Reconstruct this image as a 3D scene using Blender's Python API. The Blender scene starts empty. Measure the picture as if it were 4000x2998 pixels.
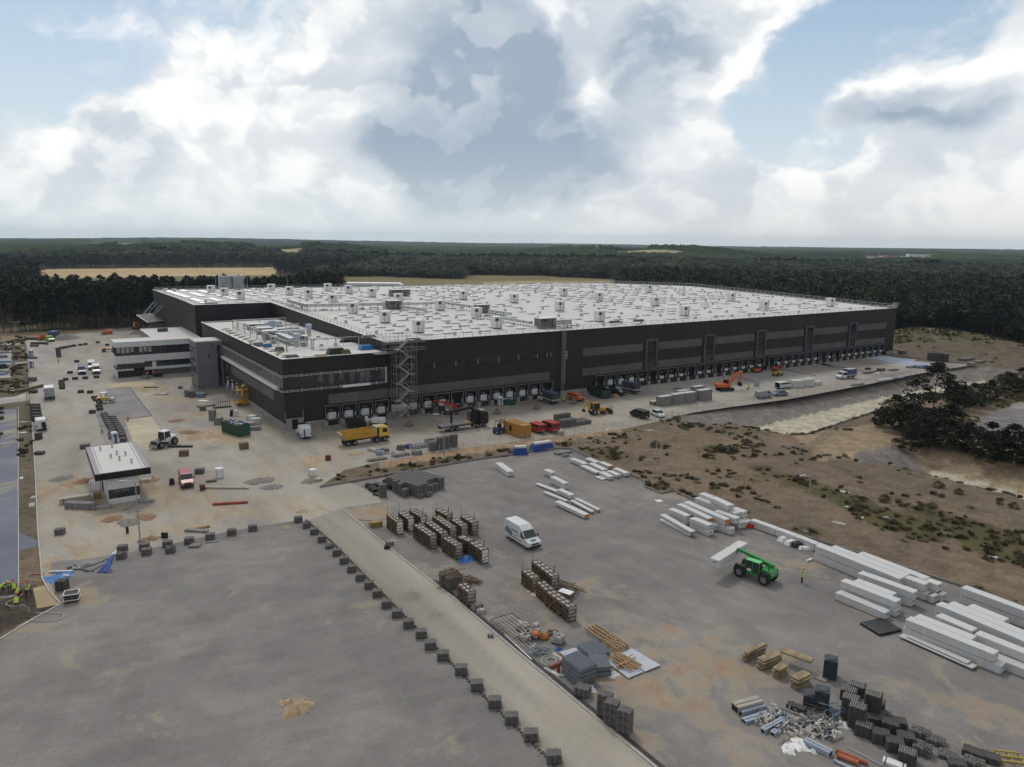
import bpy,bmesh,math,random
import numpy as np
from mathutils import Vector,Matrix
S=bpy.context.scene
C=S.collection
R=math.radians
rnd=random.Random(7)
FPX,HCAM,PITCH,ROLL=2930.0,39.0,R(10.71),R(0.633)
_f=np.array([0,math.cos(PITCH),-math.sin(PITCH)]);_r=np.array([1.,0,0]);_u=np.cross(_r,_f)
_r2=_r*math.cos(ROLL)+_u*math.sin(ROLL);_u2=-_r*math.sin(ROLL)+_u*math.cos(ROLL)
cam=bpy.data.objects.new('camera',bpy.data.cameras.new('camera'));C.objects.link(cam)
cam.data.sensor_width=36;cam.data.lens=FPX/4000*36
cam.data.clip_start=1;cam.data.clip_end=60000
cam.matrix_world=Matrix(((_r2[0],_u2[0],-_f[0],0),(_r2[1],_u2[1],-_f[1],0),(_r2[2],_u2[2],-_f[2],HCAM),(0,0,0,1)))
S.camera=cam
def ray(x,y):
 return _f+_r2*(x-2000)/FPX-_u2*(y-1499)/FPX
def G(x,y,z=0.0):
 d=ray(x,y);t=(z-HCAM)/d[2]
 return Vector((d[0]*t,d[1]*t,z))
X0,Y0,TH=-46.87,151.14,R(33.157)
AX=(math.cos(TH),math.sin(TH));BX=(-AX[1],AX[0])
def W(s,t,z=0.0):
 return Vector((X0+AX[0]*s+BX[0]*t,Y0+AX[1]*s+BX[1]*t,z))
S.view_settings.view_transform='Standard';S.view_settings.look='None'
S.view_settings.exposure=0.0;S.view_settings.gamma=1.0
SUN_EL,SUN_AZ=R(52),R(-22)
sd=bpy.data.lights.new('sun','SUN');sd.energy=1.3;sd.angle=R(10);sd.color=(1,.96,.9)
sun=bpy.data.objects.new('sun',sd);C.objects.link(sun)
sv=Vector((math.sin(SUN_AZ)*math.cos(SUN_EL),math.cos(SUN_AZ)*math.cos(SUN_EL),math.sin(SUN_EL)))
sun.rotation_euler=sv.to_track_quat('Z','Y').to_euler()
world=bpy.data.worlds.new('World');S.world=world;world.use_nodes=True
class NT:
 def __init__(s,nt):s.nt=nt;nt.nodes.clear()
 def n(s,t,**k):
  o=s.nt.nodes.new(t)
  for a,v in k.items():
   if a.startswith('i_'):
    key=a[2:];key=int(key)if key.isdigit()else key.replace('_',' ')
    s.set(o.inputs[key],v)
   else:setattr(o,a,v)
  return o
 def set(s,sock,v):
  if isinstance(v,bpy.types.NodeSocket):s.nt.links.new(v,sock)
  elif isinstance(v,bpy.types.Node):s.nt.links.new(v.outputs[0],sock)
  else:
   if hasattr(sock.default_value,'__len__')and not hasattr(v,'__len__'):v=(v,)*len(sock.default_value)
   if hasattr(v,'__len__')and len(v)==3 and len(sock.default_value)==4:v=(*v,1)
   sock.default_value=v
 def m(s,op,a,b=0.0,c=None,clamp=False):
  o=s.n('ShaderNodeMath',operation=op,use_clamp=clamp);s.set(o.inputs[0],a);s.set(o.inputs[1],b)
  if c is not None:s.set(o.inputs[2],c)
  return o.outputs[0]
 def v(s,op,a,b=(0,0,0),out=0,scale=None):
  o=s.n('ShaderNodeVectorMath',operation=op);s.set(o.inputs[0],a);s.set(o.inputs[1],b)
  if scale is not None:s.set(o.inputs['Scale'],scale)
  return o.outputs[out]
 def mr(s,x,a,b,c=0.0,d=1.0,smooth=True):
  o=s.n('ShaderNodeMapRange',interpolation_type='SMOOTHSTEP' if smooth else 'LINEAR')
  for i,q in enumerate((x,a,b,c,d)):s.set(o.inputs[i],q)
  return o.outputs[0]
 def mix(s,f,a,b,blend='MIX'):
  o=s.n('ShaderNodeMix',data_type='RGBA',blend_type=blend);s.set(o.inputs[0],f);s.set(o.inputs[6],a);s.set(o.inputs[7],b)
  return o.outputs[2]
 def noise(s,vec,scale,detail=4.0,rough=.55,dist=0.0,col=False,lac=2.0):
  o=s.n('ShaderNodeTexNoise',i_Vector=vec,i_Scale=scale,i_Detail=detail,i_Roughness=rough,i_Distortion=dist,i_Lacunarity=lac)
  return o.outputs[1 if col else 0]
def build_sky():
 t=NT(world.node_tree)
 out=t.n('ShaderNodeOutputWorld');bg=t.n('ShaderNodeBackground',i_Strength=0.1)
 t.nt.links.new(bg.outputs[0],out.inputs[0])
 sky=t.n('ShaderNodeTexSky',sky_type='NISHITA',sun_disc=False,sun_elevation=SUN_EL,sun_rotation=SUN_AZ,altitude=100,air_density=1.0,dust_density=1.5)
 d=t.v('NORMALIZE',t.n('ShaderNodeTexCoord').outputs['Generated'])
 z=t.n('ShaderNodeSeparateXYZ',i_0=d).outputs[2]
 dq=t.v('MULTIPLY',d,(1,1,1.35))
 w1=t.v('SUBTRACT',t.noise(dq,3.2,5,.6,0,True),(.5,.5,.5))
 w2=t.v('SUBTRACT',t.noise(dq,11,5,.6,0,True),(.5,.5,.5))
 dw=t.v('ADD',d,t.v('ADD',t.v('SCALE',w1,scale=.16),t.v('SCALE',w2,scale=.05)))
 def blob(x,y,r,soft=.5,st=1.0,sx=1.0):
  D=ray(x,y);D=D/np.linalg.norm(D)
  q=t.v('SUBTRACT',dw,tuple(D))
  q=t.v('MULTIPLY',q,(1/sx,1/sx,1))
  ln=t.v('LENGTH',q,out=1)
  return t.m('MULTIPLY',t.mr(ln,r/FPX*(1+soft),r/FPX*(1-soft)),st)
 def add(lst):
  a=lst[0]
  for b in lst[1:]:a=t.m('ADD',a,b)
  return t.m('MINIMUM',a,1.0)
 def vor(vec,sc,det=3.0):
  o=t.n('ShaderNodeTexVoronoi',feature='F1',normalize=True,i_Vector=vec,i_Scale=sc,i_Detail=det,i_Roughness=.62,i_Lacunarity=2.25)
  return t.m('SUBTRACT',1.0,o.outputs[0])
 pw=t.v('ADD',dq,t.v('SCALE',w1,scale=.22))
 puff=t.m('ADD',t.m('MULTIPLY',t.noise(pw,7.5,7,.6),.55),t.m('MULTIPLY',vor(pw,9),.45))
 def soft(off):
  q=t.v('ADD',pw,off)
  return t.m('ADD',t.noise(q,6,3.2,.55),t.m('MULTIPLY',vor(q,12,1.0),.35))
 relief=t.m('SUBTRACT',soft((0,0,-.012)),soft((-.02,0,.035)))
 big=t.noise(dq,2.6,4,.5,.4)
 dens=t.m('ADD',t.m('MULTIPLY',puff,.75),t.m('MULTIPLY',big,.45))
 blue=add([blob(150,110,330,.5,1,1.9),blob(1080,215,130,.6,.7,1.5),blob(1060,30,90,.6,.7),blob(3350,330,300,.5,1,1.2),blob(3080,540,190,.6,.9,1.3),blob(3560,90,170,.6,.8,1.5),blob(3900,500,100,.6,.5,1.2)])
 dark=add([blob(1850,410,340,.35,.9,1.0),blob(2120,600,190,.4,.8,1.7),blob(2000,130,200,.45,.6,.7),blob(2600,330,230,.45,.5,.8),blob(2480,40,260,.5,.42,1.4),blob(480,640,200,.5,.5,1.0),blob(1560,560,110,.5,.45,1.5),blob(3480,450,80,.6,.6,1.8),blob(3790,440,90,.6,.6,1.8),blob(3750,640,110,.6,.4,2.2),blob(820,330,130,.6,.35,1.4),blob(1290,60,140,.6,.4,1.7),blob(2700,800,150,.6,.4,3),blob(1850,780,140,.6,.45,3),blob(1300,350,80,.6,.4,2.4)])
 lit=add([blob(2270,300,90,.6,.95,1.1),blob(1650,130,260,.6,.8,1.2),blob(3880,250,250,.6,.8),blob(900,500,460,.7,.5),blob(2520,690,150,.6,.8,1.8),blob(2820,400,160,.6,.7,1.4),blob(3700,560,230,.6,.6,1.6),blob(1480,480,120,.6,.8,.8)])
 cov=t.m('ADD',dens,t.m('MULTIPLY',blue,-.29))
 cov=t.m('ADD',cov,t.m('MULTIPLY',dark,.3))
 cov=t.m('ADD',cov,t.m('MULTIPLY',lit,.12))
 cloud=t.mr(cov,.42,.60)
 shade=t.mr(t.m('ADD',relief,t.m('MULTIPLY',t.m('SUBTRACT',puff,.6),.25)),-.10,.10)
 c=t.mix(shade,(6.7,7.2,7.8),(10.9,10.9,10.7))
 c=t.mix(t.m('MULTIPLY',t.mr(cov,.62,.95),.45),c,(8.4,8.7,9.0))
 c=t.mix(t.m('MULTIPLY',lit,.45),c,(10.6,10.6,10.4))
 dk=t.m('MULTIPLY',dark,t.mr(shade,.35,1.0,1.0,.72))
 dm=t.m('ADD',dk,t.m('MULTIPLY',t.m('SUBTRACT',puff,.62),-1.1));c=t.mix(t.mr(dm,.15,.6),c,t.mix(t.mr(dm,.45,1.0),(6.2,6.8,7.5),(3.6,4.5,5.5)))
 bl=t.mix(.5,t.mix(1.0,sky.outputs[0],(.8,.8,.8),'MULTIPLY'),(4.9,6.9,8.8))
 bl=t.mix(t.mr(z,.30,.04,0,.6),bl,(8.2,8.9,9.2))
 c=t.mix(cloud,bl,c)
 hz=t.m('POWER',t.mr(z,.13,.0,0,1,False),1.6)
 c=t.mix(t.m('MULTIPLY',hz,.9),c,t.mix(t.mr(t.n('ShaderNodeSeparateXYZ',i_0=d).outputs[0],-.3,.5),(7.5,8.2,8.4),(7.8,7.8,7.7)))
 y=t.n('ShaderNodeSeparateXYZ',i_0=d).outputs[1]
 over=t.m('MAXIMUM',t.mr(z,.50,.8),t.mr(y,.35,-.2))
 c=t.mix(t.m('MULTIPLY',over,.9),c,t.mix(big,(4.1,4.35,4.7),(5.1,5.2,5.3)))
 t.set(bg.inputs[0],c)
build_sky()
_M={}
def M(name,col=(.5,.5,.5),rough=.8,var=.12,sc=1.5,metal=0.0,dirt=0.0,bump=0.0,spec=.35):
 if name in _M:return _M[name]
 m=bpy.data.materials.new(name);m.use_nodes=True;t=NT(m.node_tree)
 out=t.n('ShaderNodeOutputMaterial');b=t.n('ShaderNodeBsdfPrincipled',i_Roughness=rough,i_Metallic=metal)
 b.inputs['Specular IOR Level'].default_value=spec
 t.nt.links.new(b.outputs[0],out.inputs[0])
 co=t.n('ShaderNodeTexCoord').outputs['Object']
 n=t.noise(co,sc,5,.6)
 c=t.mix(t.mr(n,.3,.7),tuple(v*(1-var)for v in col),tuple(min(1,v*(1+var))for v in col))
 if dirt:
  dn=t.noise(t.v('ADD',co,(7,3,1)),sc*2.3,6,.7)
  c=t.mix(t.m('MULTIPLY',t.mr(dn,.45,.75),dirt),c,(.16,.12,.08))
 t.set(b.inputs['Base Color'],c)
 if bump:
  bp=t.n('ShaderNodeBump',i_Strength=bump,i_Distance=.05,i_Height=t.noise(co,sc*6,4));t.set(b.inputs['Normal'],bp)
 _M[name]=m;return m
class MB:
 def __init__(s):s.v=[];s.f=[];s.mi=[];s.k=0
 def quad(s,pts):
  b=len(s.v);s.v+=[tuple(p)for p in pts];s.f.append(tuple(range(b,b+len(pts))));s.mi.append(s.k);return s
 def hull8(s,p):
  b=len(s.v);s.v+=[tuple(q)for q in p]
  for f in((3,2,1,0),(4,5,6,7),(0,1,5,4),(1,2,6,5),(2,3,7,6),(3,0,4,7)):
   s.f.append(tuple(b+i for i in f));s.mi.append(s.k)
  return s
 def box(s,x0,x1,y0,y1,z0,z1,rz=0,c=None):
  p=[(x0,y0),(x1,y0),(x1,y1),(x0,y1)]
  if rz:
   cx,cy=c or((x0+x1)/2,(y0+y1)/2);a,b=math.cos(rz),math.sin(rz)
   p=[(cx+(x-cx)*a-(y-cy)*b,cy+(x-cx)*b+(y-cy)*a)for x,y in p]
  return s.hull8([(x,y,z0)for x,y in p]+[(x,y,z1)for x,y in p])
 def cb(s,cx,cy,cz,sx,sy,sz,rz=0):return s.box(cx-sx/2,cx+sx/2,cy-sy/2,cy+sy/2,cz-sz/2,cz+sz/2,rz)
 def tbox(s,x0,x1,y0,y1,z0,z1,ix=0,iy=0):
  return s.hull8([(x0,y0,z0),(x1,y0,z0),(x1,y1,z0),(x0,y1,z0),(x0+ix,y0+iy,z1),(x1-ix,y0+iy,z1),(x1-ix,y1-iy,z1),(x0+ix,y1-iy,z1)])
 def bar(s,p,q,w,h=None):
  p=Vector(p);q=Vector(q);d=(q-p)
  if d.length<1e-6:return s
  d.normalize();h=h or w
  up=Vector((0,0,1))if abs(d.z)<.95 else Vector((1,0,0))
  a=d.cross(up).normalized()*w/2;b=a.cross(d).normalized()*h/2
  return s.hull8([p-a-b,q-a-b,q+a-b,p+a-b,p-a+b,q-a+b,q+a+b,p+a+b])
 def tube(s,pts,r,n=6,r2=None,cap=True):
  pts=[Vector(p)for p in pts];b0=len(s.v);m=len(pts)
  for i,p in enumerate(pts):
   d=(pts[min(i+1,m-1)]-pts[max(i-1,0)]).normalized()
   up=Vector((0,0,1))if abs(d.z)<.9 else Vector((1,0,0))
   a=d.cross(up).normalized();c=a.cross(d).normalized()
   rr=r if r2 is None else r+(r2-r)*i/(m-1)
   for k in range(n):
    t=2*math.pi*k/n;s.v.append(tuple(p+a*math.cos(t)*rr+c*math.sin(t)*rr))
  for i in range(m-1):
   for k in range(n):
    k2=(k+1)%n;s.f.append((b0+i*n+k,b0+i*n+k2,b0+(i+1)*n+k2,b0+(i+1)*n+k));s.mi.append(s.k)
  if cap:
   s.f.append(tuple(b0+k for k in range(n))[::-1]);s.mi.append(s.k)
   s.f.append(tuple(b0+(m-1)*n+k for k in range(n)));s.mi.append(s.k)
  return s
 def prism(s,prof,y0,y1,tw=None):
  b=len(s.v);n=len(prof);yc=(y0+y1)/2;hw=(y1-y0)/2
  for sg in(-1,1):
   for x,z in prof:s.v.append((x,yc+sg*hw*(tw(z)if tw else 1),z))
  s.f.append(tuple(range(b,b+n)));s.mi.append(s.k)
  s.f.append(tuple(range(b+2*n-1,b+n-1,-1)));s.mi.append(s.k)
  for i in range(n):
   j=(i+1)%n;s.f.append((b+j,b+i,b+n+i,b+n+j));s.mi.append(s.k)
  return s
 def lathe(s,prof,n=12,cx=0,cy=0):
  b=len(s.v);m=len(prof)
  for r,z in prof:
   for k in range(n):t=2*math.pi*k/n;s.v.append((cx+r*math.cos(t),cy+r*math.sin(t),z))
  for i in range(m-1):
   for k in range(n):k2=(k+1)%n;s.f.append((b+i*n+k,b+i*n+k2,b+(i+1)*n+k2,b+(i+1)*n+k));s.mi.append(s.k)
  s.f.append(tuple(b+k for k in range(n))[::-1]);s.mi.append(s.k);s.f.append(tuple(b+(m-1)*n+k for k in range(n)));s.mi.append(s.k)
  return s
 def build(s,name,mat,parent=None,loc=None,rz=0,smooth=False,bevel=0):
  me=bpy.data.meshes.new(name);me.from_pydata(s.v,[],s.f)
  ms=mat if isinstance(mat,(list,tuple))else[mat]
  for q in ms:me.materials.append(q)
  if len(ms)>1:me.polygons.foreach_set('material_index',s.mi)
  if smooth:me.polygons.foreach_set('use_smooth',[True]*len(me.polygons))
  me.update()
  bm=bmesh.new();bm.from_mesh(me);bmesh.ops.recalc_face_normals(bm,faces=bm.faces);bm.to_mesh(me);bm.free()
  o=bpy.data.objects.new(name,me);C.objects.link(o)
  if bevel:
   md=o.modifiers.new('bevel','BEVEL');md.width=bevel;md.segments=2;md.limit_method='ANGLE';md.angle_limit=R(40)
  if parent:o.parent=parent
  if loc is not None:o.location=loc
  o.rotation_euler[2]=rz
  return o
def tag(o,label=None,cat=None,group=None,kind=None):
 if label:o['label']=label
 if cat:o['category']=cat
 if group:o['group']=group
 if kind:o['kind']=kind
 return o
def thing(name,label,cat,loc=(0,0,0),rz=0,group=None):
 o=bpy.data.objects.new(name,None);o.empty_display_size=.3;C.objects.link(o)
 o.location=loc;o.rotation_euler[2]=rz
 return tag(o,label,cat,group)
def kids(o):return _K.get(o,[])
def copy_tree(o,parent=None):
 c=o.copy();C.objects.link(c)
 if parent:c.parent=parent
 for ch in[x for x in o.children]:copy_tree(ch,c)
 return c
class Proto:
 def __init__(s,root):s.root=root;s.used=False
 def put(s,loc,rz=0,label=None,group=None,cat=None,scale=None):
  o=s.root if not s.used else copy_tree(s.root)
  if not s.used:s.used=True
  o.location=loc;o.rotation_euler[2]=rz
  if scale:o.scale=scale if hasattr(scale,'__len__')else(scale,)*3
  return tag(o,label,cat,group)
def ordn(i):
 return['first','second','third','fourth','fifth','sixth','seventh','eighth','ninth','tenth','eleventh','twelfth','thirteenth','fourteenth','fifteenth','sixteenth','seventeenth','eighteenth','nineteenth','twentieth','twenty-first','twenty-second','twenty-third','twenty-fourth','twenty-fifth','twenty-sixth','twenty-seventh','twenty-eighth','twenty-ninth','thirtieth','thirty-first','thirty-second','thirty-third','thirty-fourth','thirty-fifth','thirty-sixth'][i]
def yaw(p,q):return math.atan2(q[1]-p[1],q[0]-p[0])
def PX(lst,z=0.0):return[tuple(G(x,y,z)[:2])for x,y in lst]
def inside(poly,xs,ys):
 r=np.zeros(xs.shape,bool);n=len(poly)
 for i in range(n):
  x1,y1=poly[i];x2,y2=poly[(i+1)%n]
  if y1==y2:continue
  c=((y1>ys)!=(y2>ys))&(xs<(x2-x1)*(ys-y1)/(y2-y1)+x1)
  r^=c
 return r
def pdist(poly,xs,ys,closed=True):
 d=np.full(xs.shape,1e9);n=len(poly)
 for i in range(n if closed else n-1):
  x1,y1=poly[i];x2,y2=poly[(i+1)%n];dx,dy=x2-x1,y2-y1;L=dx*dx+dy*dy+1e-9
  t=np.clip(((xs-x1)*dx+(ys-y1)*dy)/L,0,1)
  d=np.minimum(d,np.hypot(xs-x1-t*dx,ys-y1-t*dy))
 return d
def blobs(lst,xs,ys):
 a=np.zeros(xs.shape)
 for x,y,r,s in lst:
  p=G(x,y);a=np.maximum(a,s*np.exp(-(((xs-p.x)**2+(ys-p.y)**2)/(r*r))))if s>0 else a+s*np.exp(-(((xs-p.x)**2+(ys-p.y)**2)/(r*r)))
 return a
def sst(x):x=np.clip(x,0,1);return x*x*(3-2*x)
FLOOR1=PX([(2868,1690),(3430,1558),(3640,1515),(3850,1488),(3900,1500),(3700,1545),(3430,1612),(3085,1727)],-3)
FLOOR2=PX([(3540,1868),(3640,1845),(3760,1868),(4000,1932),(4150,1972),(4150,2035),(4000,1988)],-3)
CEN1=PX([(2970,1710),(3430,1585),(3880,1492)],-3);CEN2=PX([(3540,1868),(3760,1890),(4150,1995)],-3)
def far_side(cen,xs,ys):
 yy=np.interp(xs,[p[0]for p in cen],[p[1]for p in cen]);return ys>yy
MOUNDS=[(3560,1330,16,3.2),(3700,1345,20,3.0),(3850,1360,16,2.5),(3630,1372,12,2.4),(3520,1345,10,2.0)]
HILLS=[(585,1016,160),(1060,1014,200),(450,966,300),(2285,1012,150),(2500,1022,170),(2640,1024,120),(2555,1062,60),(3045,978,250),(3510,1022,190),(1288,1016,90)]
def terrain(xs,ys):
 z=np.zeros(xs.shape)
 for fl,cen,wf,wn in((FLOOR1,CEN1,12.,5.),(FLOOR2,CEN2,9.,4.)):
  d=np.where(inside(fl,xs,ys),0,pdist(fl,xs,ys));w=np.where(far_side(cen,xs,ys),wf,wn)
  z-=3.0*(1-np.clip(d/w,0,1))
 for x,y,r,h in MOUNDS:
  p=G(x,y);z+=h*np.exp(-(((xs-p.x)**2+(ys-p.y)**2)/(r*r)))
 r=np.hypot(xs,ys)
 z+=np.where(r>1500,(np.sin(xs/900+1)*np.cos(ys/1300)+.6*np.sin(xs/420+ys/700))*np.clip((r-1500)/5000,0,1)*5,0)
 for x,y,rad in HILLS:
  p=G(x,y);z+=13*np.exp(-(((xs-p.x)**2+(ys-p.y)**2)/(rad*rad)))
 z+=np.where(xs<0,26*np.exp(-((np.arctan2(xs,ys)+.33)/.2)**2)*np.exp(-((r-6500)/1500)**2),0)
 return z
def tz(x,y):return float(terrain(np.array([float(x)]),np.array([float(y)]))[0])
def GT(x,y):
 z=0
 for _ in range(5):p=G(x,y,z);z=tz(p.x,p.y)
 p.z=z;return p
SITE=PX([(-900,3300),(-700,1500),(-400,1288),(0,1272),(300,1262),(560,1235)])+[tuple(W(-60,215)[:2]),tuple(W(235,215)[:2]),tuple(W(238,60)[:2])]+PX([(3506,1291),(3583,1298),(3670,1304),(3859,1322),(4000,1352),(4400,1420),(5000,3300)])
FIELDS=[([(165,1053),(560,1048),(1075,1046),(1085,1075),(900,1090),(100,1090)],(.46,.36,.21)),([(452,1011),(700,1010),(708,1021),(480,1026)],(.20,.26,.07)),([(960,1004),(1150,1008),(1190,1016),(1185,1027),(1050,1022),(960,1012)],(.36,.33,.19)),([(1255,1013),(1320,1015),(1318,1021),(1258,1018)],(.36,.33,.19)),([(1320,1082),(1450,1080),(1810,1092),(1815,1075),(2100,1078),(2410,1092),(2440,1170),(2440,1290),(1300,1290),(1340,1170)],(.20,.17,.085)),([(1880,1103),(2100,1097),(2390,1098),(2390,1112),(1900,1112)],(.34,.27,.15)),([(355,961),(545,962),(548,972),(470,977),(360,972)],(.33,.27,.17)),([(2225,1009),(2345,1011),(2330,1018),(2240,1016)],(.40,.35,.21)),([(2320,1017),(2480,1016),(2560,1020),(2700,1022),(2640,1034),(2400,1028),(2330,1023)],(.34,.32,.19)),([(2470,1054),(2640,1056),(2620,1070),(2480,1064)],(.42,.39,.20)),([(3000,975),(3085,976),(3080,979),(3000,978)],(.42,.36,.24)),([(2940,972),(2985,972),(2980,976),(2945,976)],(.42,.36,.24)),([(3670,994),(3720,995),(3715,999),(3675,998)],(.42,.36,.24)),([(3370,1012),(3420,1006),(3640,1010),(3640,1038),(3420,1040),(3360,1026)],(.26,.26,.13)),([(2840,1018),(2870,1019),(2866,1024),(2842,1023)],(.42,.40,.3)),([(150,1088),(1090,1076),(1330,1100),(1340,1150),(1100,1195),(150,1208)],(.16,.15,.08)),([(3150,1003),(3330,1006),(3320,1009),(3160,1007)],(.30,.30,.15)),]
FIELDW=[(PX(p),c)for p,c in FIELDS]
def n2(xs,ys,s,seed=0):
 rs=np.random.RandomState(seed);T=rs.rand(64,64);x=xs/s+1000.5;y=ys/s+1000.5
 xi=np.floor(x).astype(int);yi=np.floor(y).astype(int);fx=sst(x-xi);fy=sst(y-yi)
 a=T[xi%64,yi%64];b=T[(xi+1)%64,yi%64];c=T[xi%64,(yi+1)%64];d=T[(xi+1)%64,(yi+1)%64]
 return(a*(1-fx)+b*fx)*(1-fy)+(c*(1-fx)+d*fx)*fy
WEEDS=[(3250,1925,5,.75),(3330,1960,5,.8),(3420,2000,5,.8),(3520,2045,6,.85),(3600,2085,5,.7),(3140,1890,4,.7),(3480,1950,4,.6),(3620,2000,6,.7),(3760,2060,7,.8),(3880,2110,7,.8),(3980,2160,7,.8),(2800,1757,4,.8),(2850,1765,3,.7),(2360,1770,5,.6),(2400,1790,3,.7),(2600,1900,5,.5),(2700,1940,4,.5),(1420,1860,3,.7),(1600,1830,6,.6),(1760,1795,6,.7),(1500,1845,4,.6),(2200,1725,6,.5),(3540,1620,12,.7),(3800,1560,14,.8),(2440,1720,5,.5),(2980,1830,5,.6),(3050,1860,5,.5),(3150,2080,4,.6),(3900,2380,8,.5)]
GRASS_MESH=[]
def near_colour(xs,ys):
 n=xs.size;col=np.zeros((n,4));r=np.hypot(xs,ys)
 a=n2(xs,ys,14,3)[:,None];base=np.array([.215,.165,.118])*(1-a)+np.array([.15,.12,.088])*a
 col[:,:3]=base;col[:,3]=.18+.25*n2(xs,ys,22,5)
 left=xs<-60
 lw=n2(xs,ys,9,8)[:,None];col[left,:3]=(np.array([.17,.135,.105])*(1-lw)+np.array([.12,.11,.07])*lw)[left];col[left,3]=.35
 back=r>290;col[back,:3]=np.array([.14,.115,.085]);col[back,3]=.2
 band=inside(PX([(-400,1305),(200,1295),(560,1262),(560,1285),(300,1312),(0,1335),(-400,1345)]),xs,ys);col[band,:3]=(.26,.2,.135)
 mound=inside(PX([(3490,1300),(3600,1300),(3900,1330),(3960,1365),(3650,1370),(3490,1360)]),xs,ys);col[mound,:3]=(.17,.15,.09);col[mound,3]=.55
 w=blobs(WEEDS,xs,ys);col[:,3]=np.maximum(col[:,3],w)
 tuft=inside(PX([(3100,1700),(3450,1650),(3560,1735),(3330,1795),(3200,1800)]),xs,ys);col[tuft,:3]=(.30,.235,.16);col[tuft,3]=.3
 strip=inside(PX([(1480,1832),(1760,1782),(2000,1750),(2430,1690),(2430,1670),(2000,1728),(1760,1758),(1480,1805)]),xs,ys);col[strip,:3]=(.36,.26,.17);col[strip,3]=0
 for fl,cen,wf,wn,gre in((FLOOR1,CEN1,12.,5.,True),(FLOOR2,CEN2,9.,4.,False)):
  ins=inside(fl,xs,ys);d=np.where(ins,0,pdist(fl,xs,ys));far=far_side(cen,xs,ys);ww=np.where(far,wf,wn)
  sl=(~ins)&(d<ww)
  g=np.array([.215,.195,.18])
  if gre:col[sl,:3]=g;col[sl,3]=.03
  else:
   lf=sl&(xs<G(3620,1830,-3)[0]-1.5);rt=sl&~lf
   col[lf,:3]=g*.95;col[rt,:3]=np.array([.31,.24,.165]);col[sl,3]=.04
  near=sl&~far;col[near,3]=.7
  col[ins,:3]=(.47,.44,.35);col[ins,3]=.02
 soil=inside(PX([(-300,2600),(0,2480),(240,2370),(190,2300),(140,2290),(-300,2330)]),xs,ys);col[soil,:3]=(.075,.062,.05);col[soil,3]=0
 rp=inside(PX([(3870,1700),(4000,1722),(4300,1780),(4300,1600),(4000,1580),(3940,1590),(3850,1625),(3800,1660)]),xs,ys);col[rp,:3]=(.2,.19,.2);col[rp,3]=0
 rp2=inside(PX([(3930,1592),(4300,1640),(4300,1530),(4000,1570)]),xs,ys);col[rp2,:3]=(.3,.28,.25);col[rp2,3]=0
 return col
def ground_colour(xs,ys):
 col=near_colour(xs,ys);site=inside(SITE,xs,ys);out=~site
 f=n2(xs,ys,60,11)[:,None]
 col[out,:3]=(np.array([.05,.052,.03])*(1-f)+np.array([.09,.08,.045])*f)[out];col[out,3]=.3
 for p,c in FIELDW:
  i=inside(p,xs,ys);st=n2(xs,ys,40,2)[:,None]*.3+.85;col[i,:3]=(np.array(c)*st)[i];col[i,3]=.0
 return col
def attr(me,col):
 a=me.attributes.new('Col','FLOAT_COLOR','POINT');a.data.foreach_set('color',col.astype(np.float32).ravel())
def ground_mat():
 m=bpy.data.materials.new('earth');m.use_nodes=True;t=NT(m.node_tree)
 out=t.n('ShaderNodeOutputMaterial');b=t.n('ShaderNodeBsdfPrincipled',i_Roughness=.95);b.inputs['Specular IOR Level'].default_value=.1
 t.nt.links.new(b.outputs[0],out.inputs[0])
 at=t.n('ShaderNodeAttribute',attribute_name='Col');co=t.n('ShaderNodeNewGeometry').outputs['Position']
 n1=t.noise(co,.35,8,.65);n3=t.noise(co,1.6,6,.7);n4=t.noise(co,.06,5,.6)
 c=t.mix(1,at.outputs[0],t.mix(t.mr(n1,.3,.7),(.72,.70,.68),(1.22,1.2,1.18)),'MULTIPLY')
 c=t.mix(1,c,t.mix(t.mr(n3,.35,.65),(.8,.8,.8),(1.12,1.12,1.12)),'MULTIPLY')
 g=t.m('ADD',at.outputs[3],t.m('MULTIPLY',t.m('SUBTRACT',t.m('ADD',n1,n4),1.0),1.1));g=t.m('ADD',g,t.m('MULTIPLY',t.m('SUBTRACT',n3,.5),.8))
 g=t.m('MULTIPLY',t.mr(g,.42,.58),t.mr(at.outputs[3],.0,.12))
 gc=t.mix(t.mr(n4,.4,.6),(.05,.052,.02),(.105,.085,.035));gc=t.mix(t.mr(n3,.4,.7),gc,(.035,.042,.018))
 t.set(b.inputs['Base Color'],t.mix(t.m('MULTIPLY',g,.85),c,gc))
 t.set(b.inputs['Normal'],t.n('ShaderNodeBump',i_Strength=.6,i_Distance=.25,i_Height=t.m('ADD',n1,t.m('MULTIPLY',n3,.4))))
 return m
EARTH=ground_mat()
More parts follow.
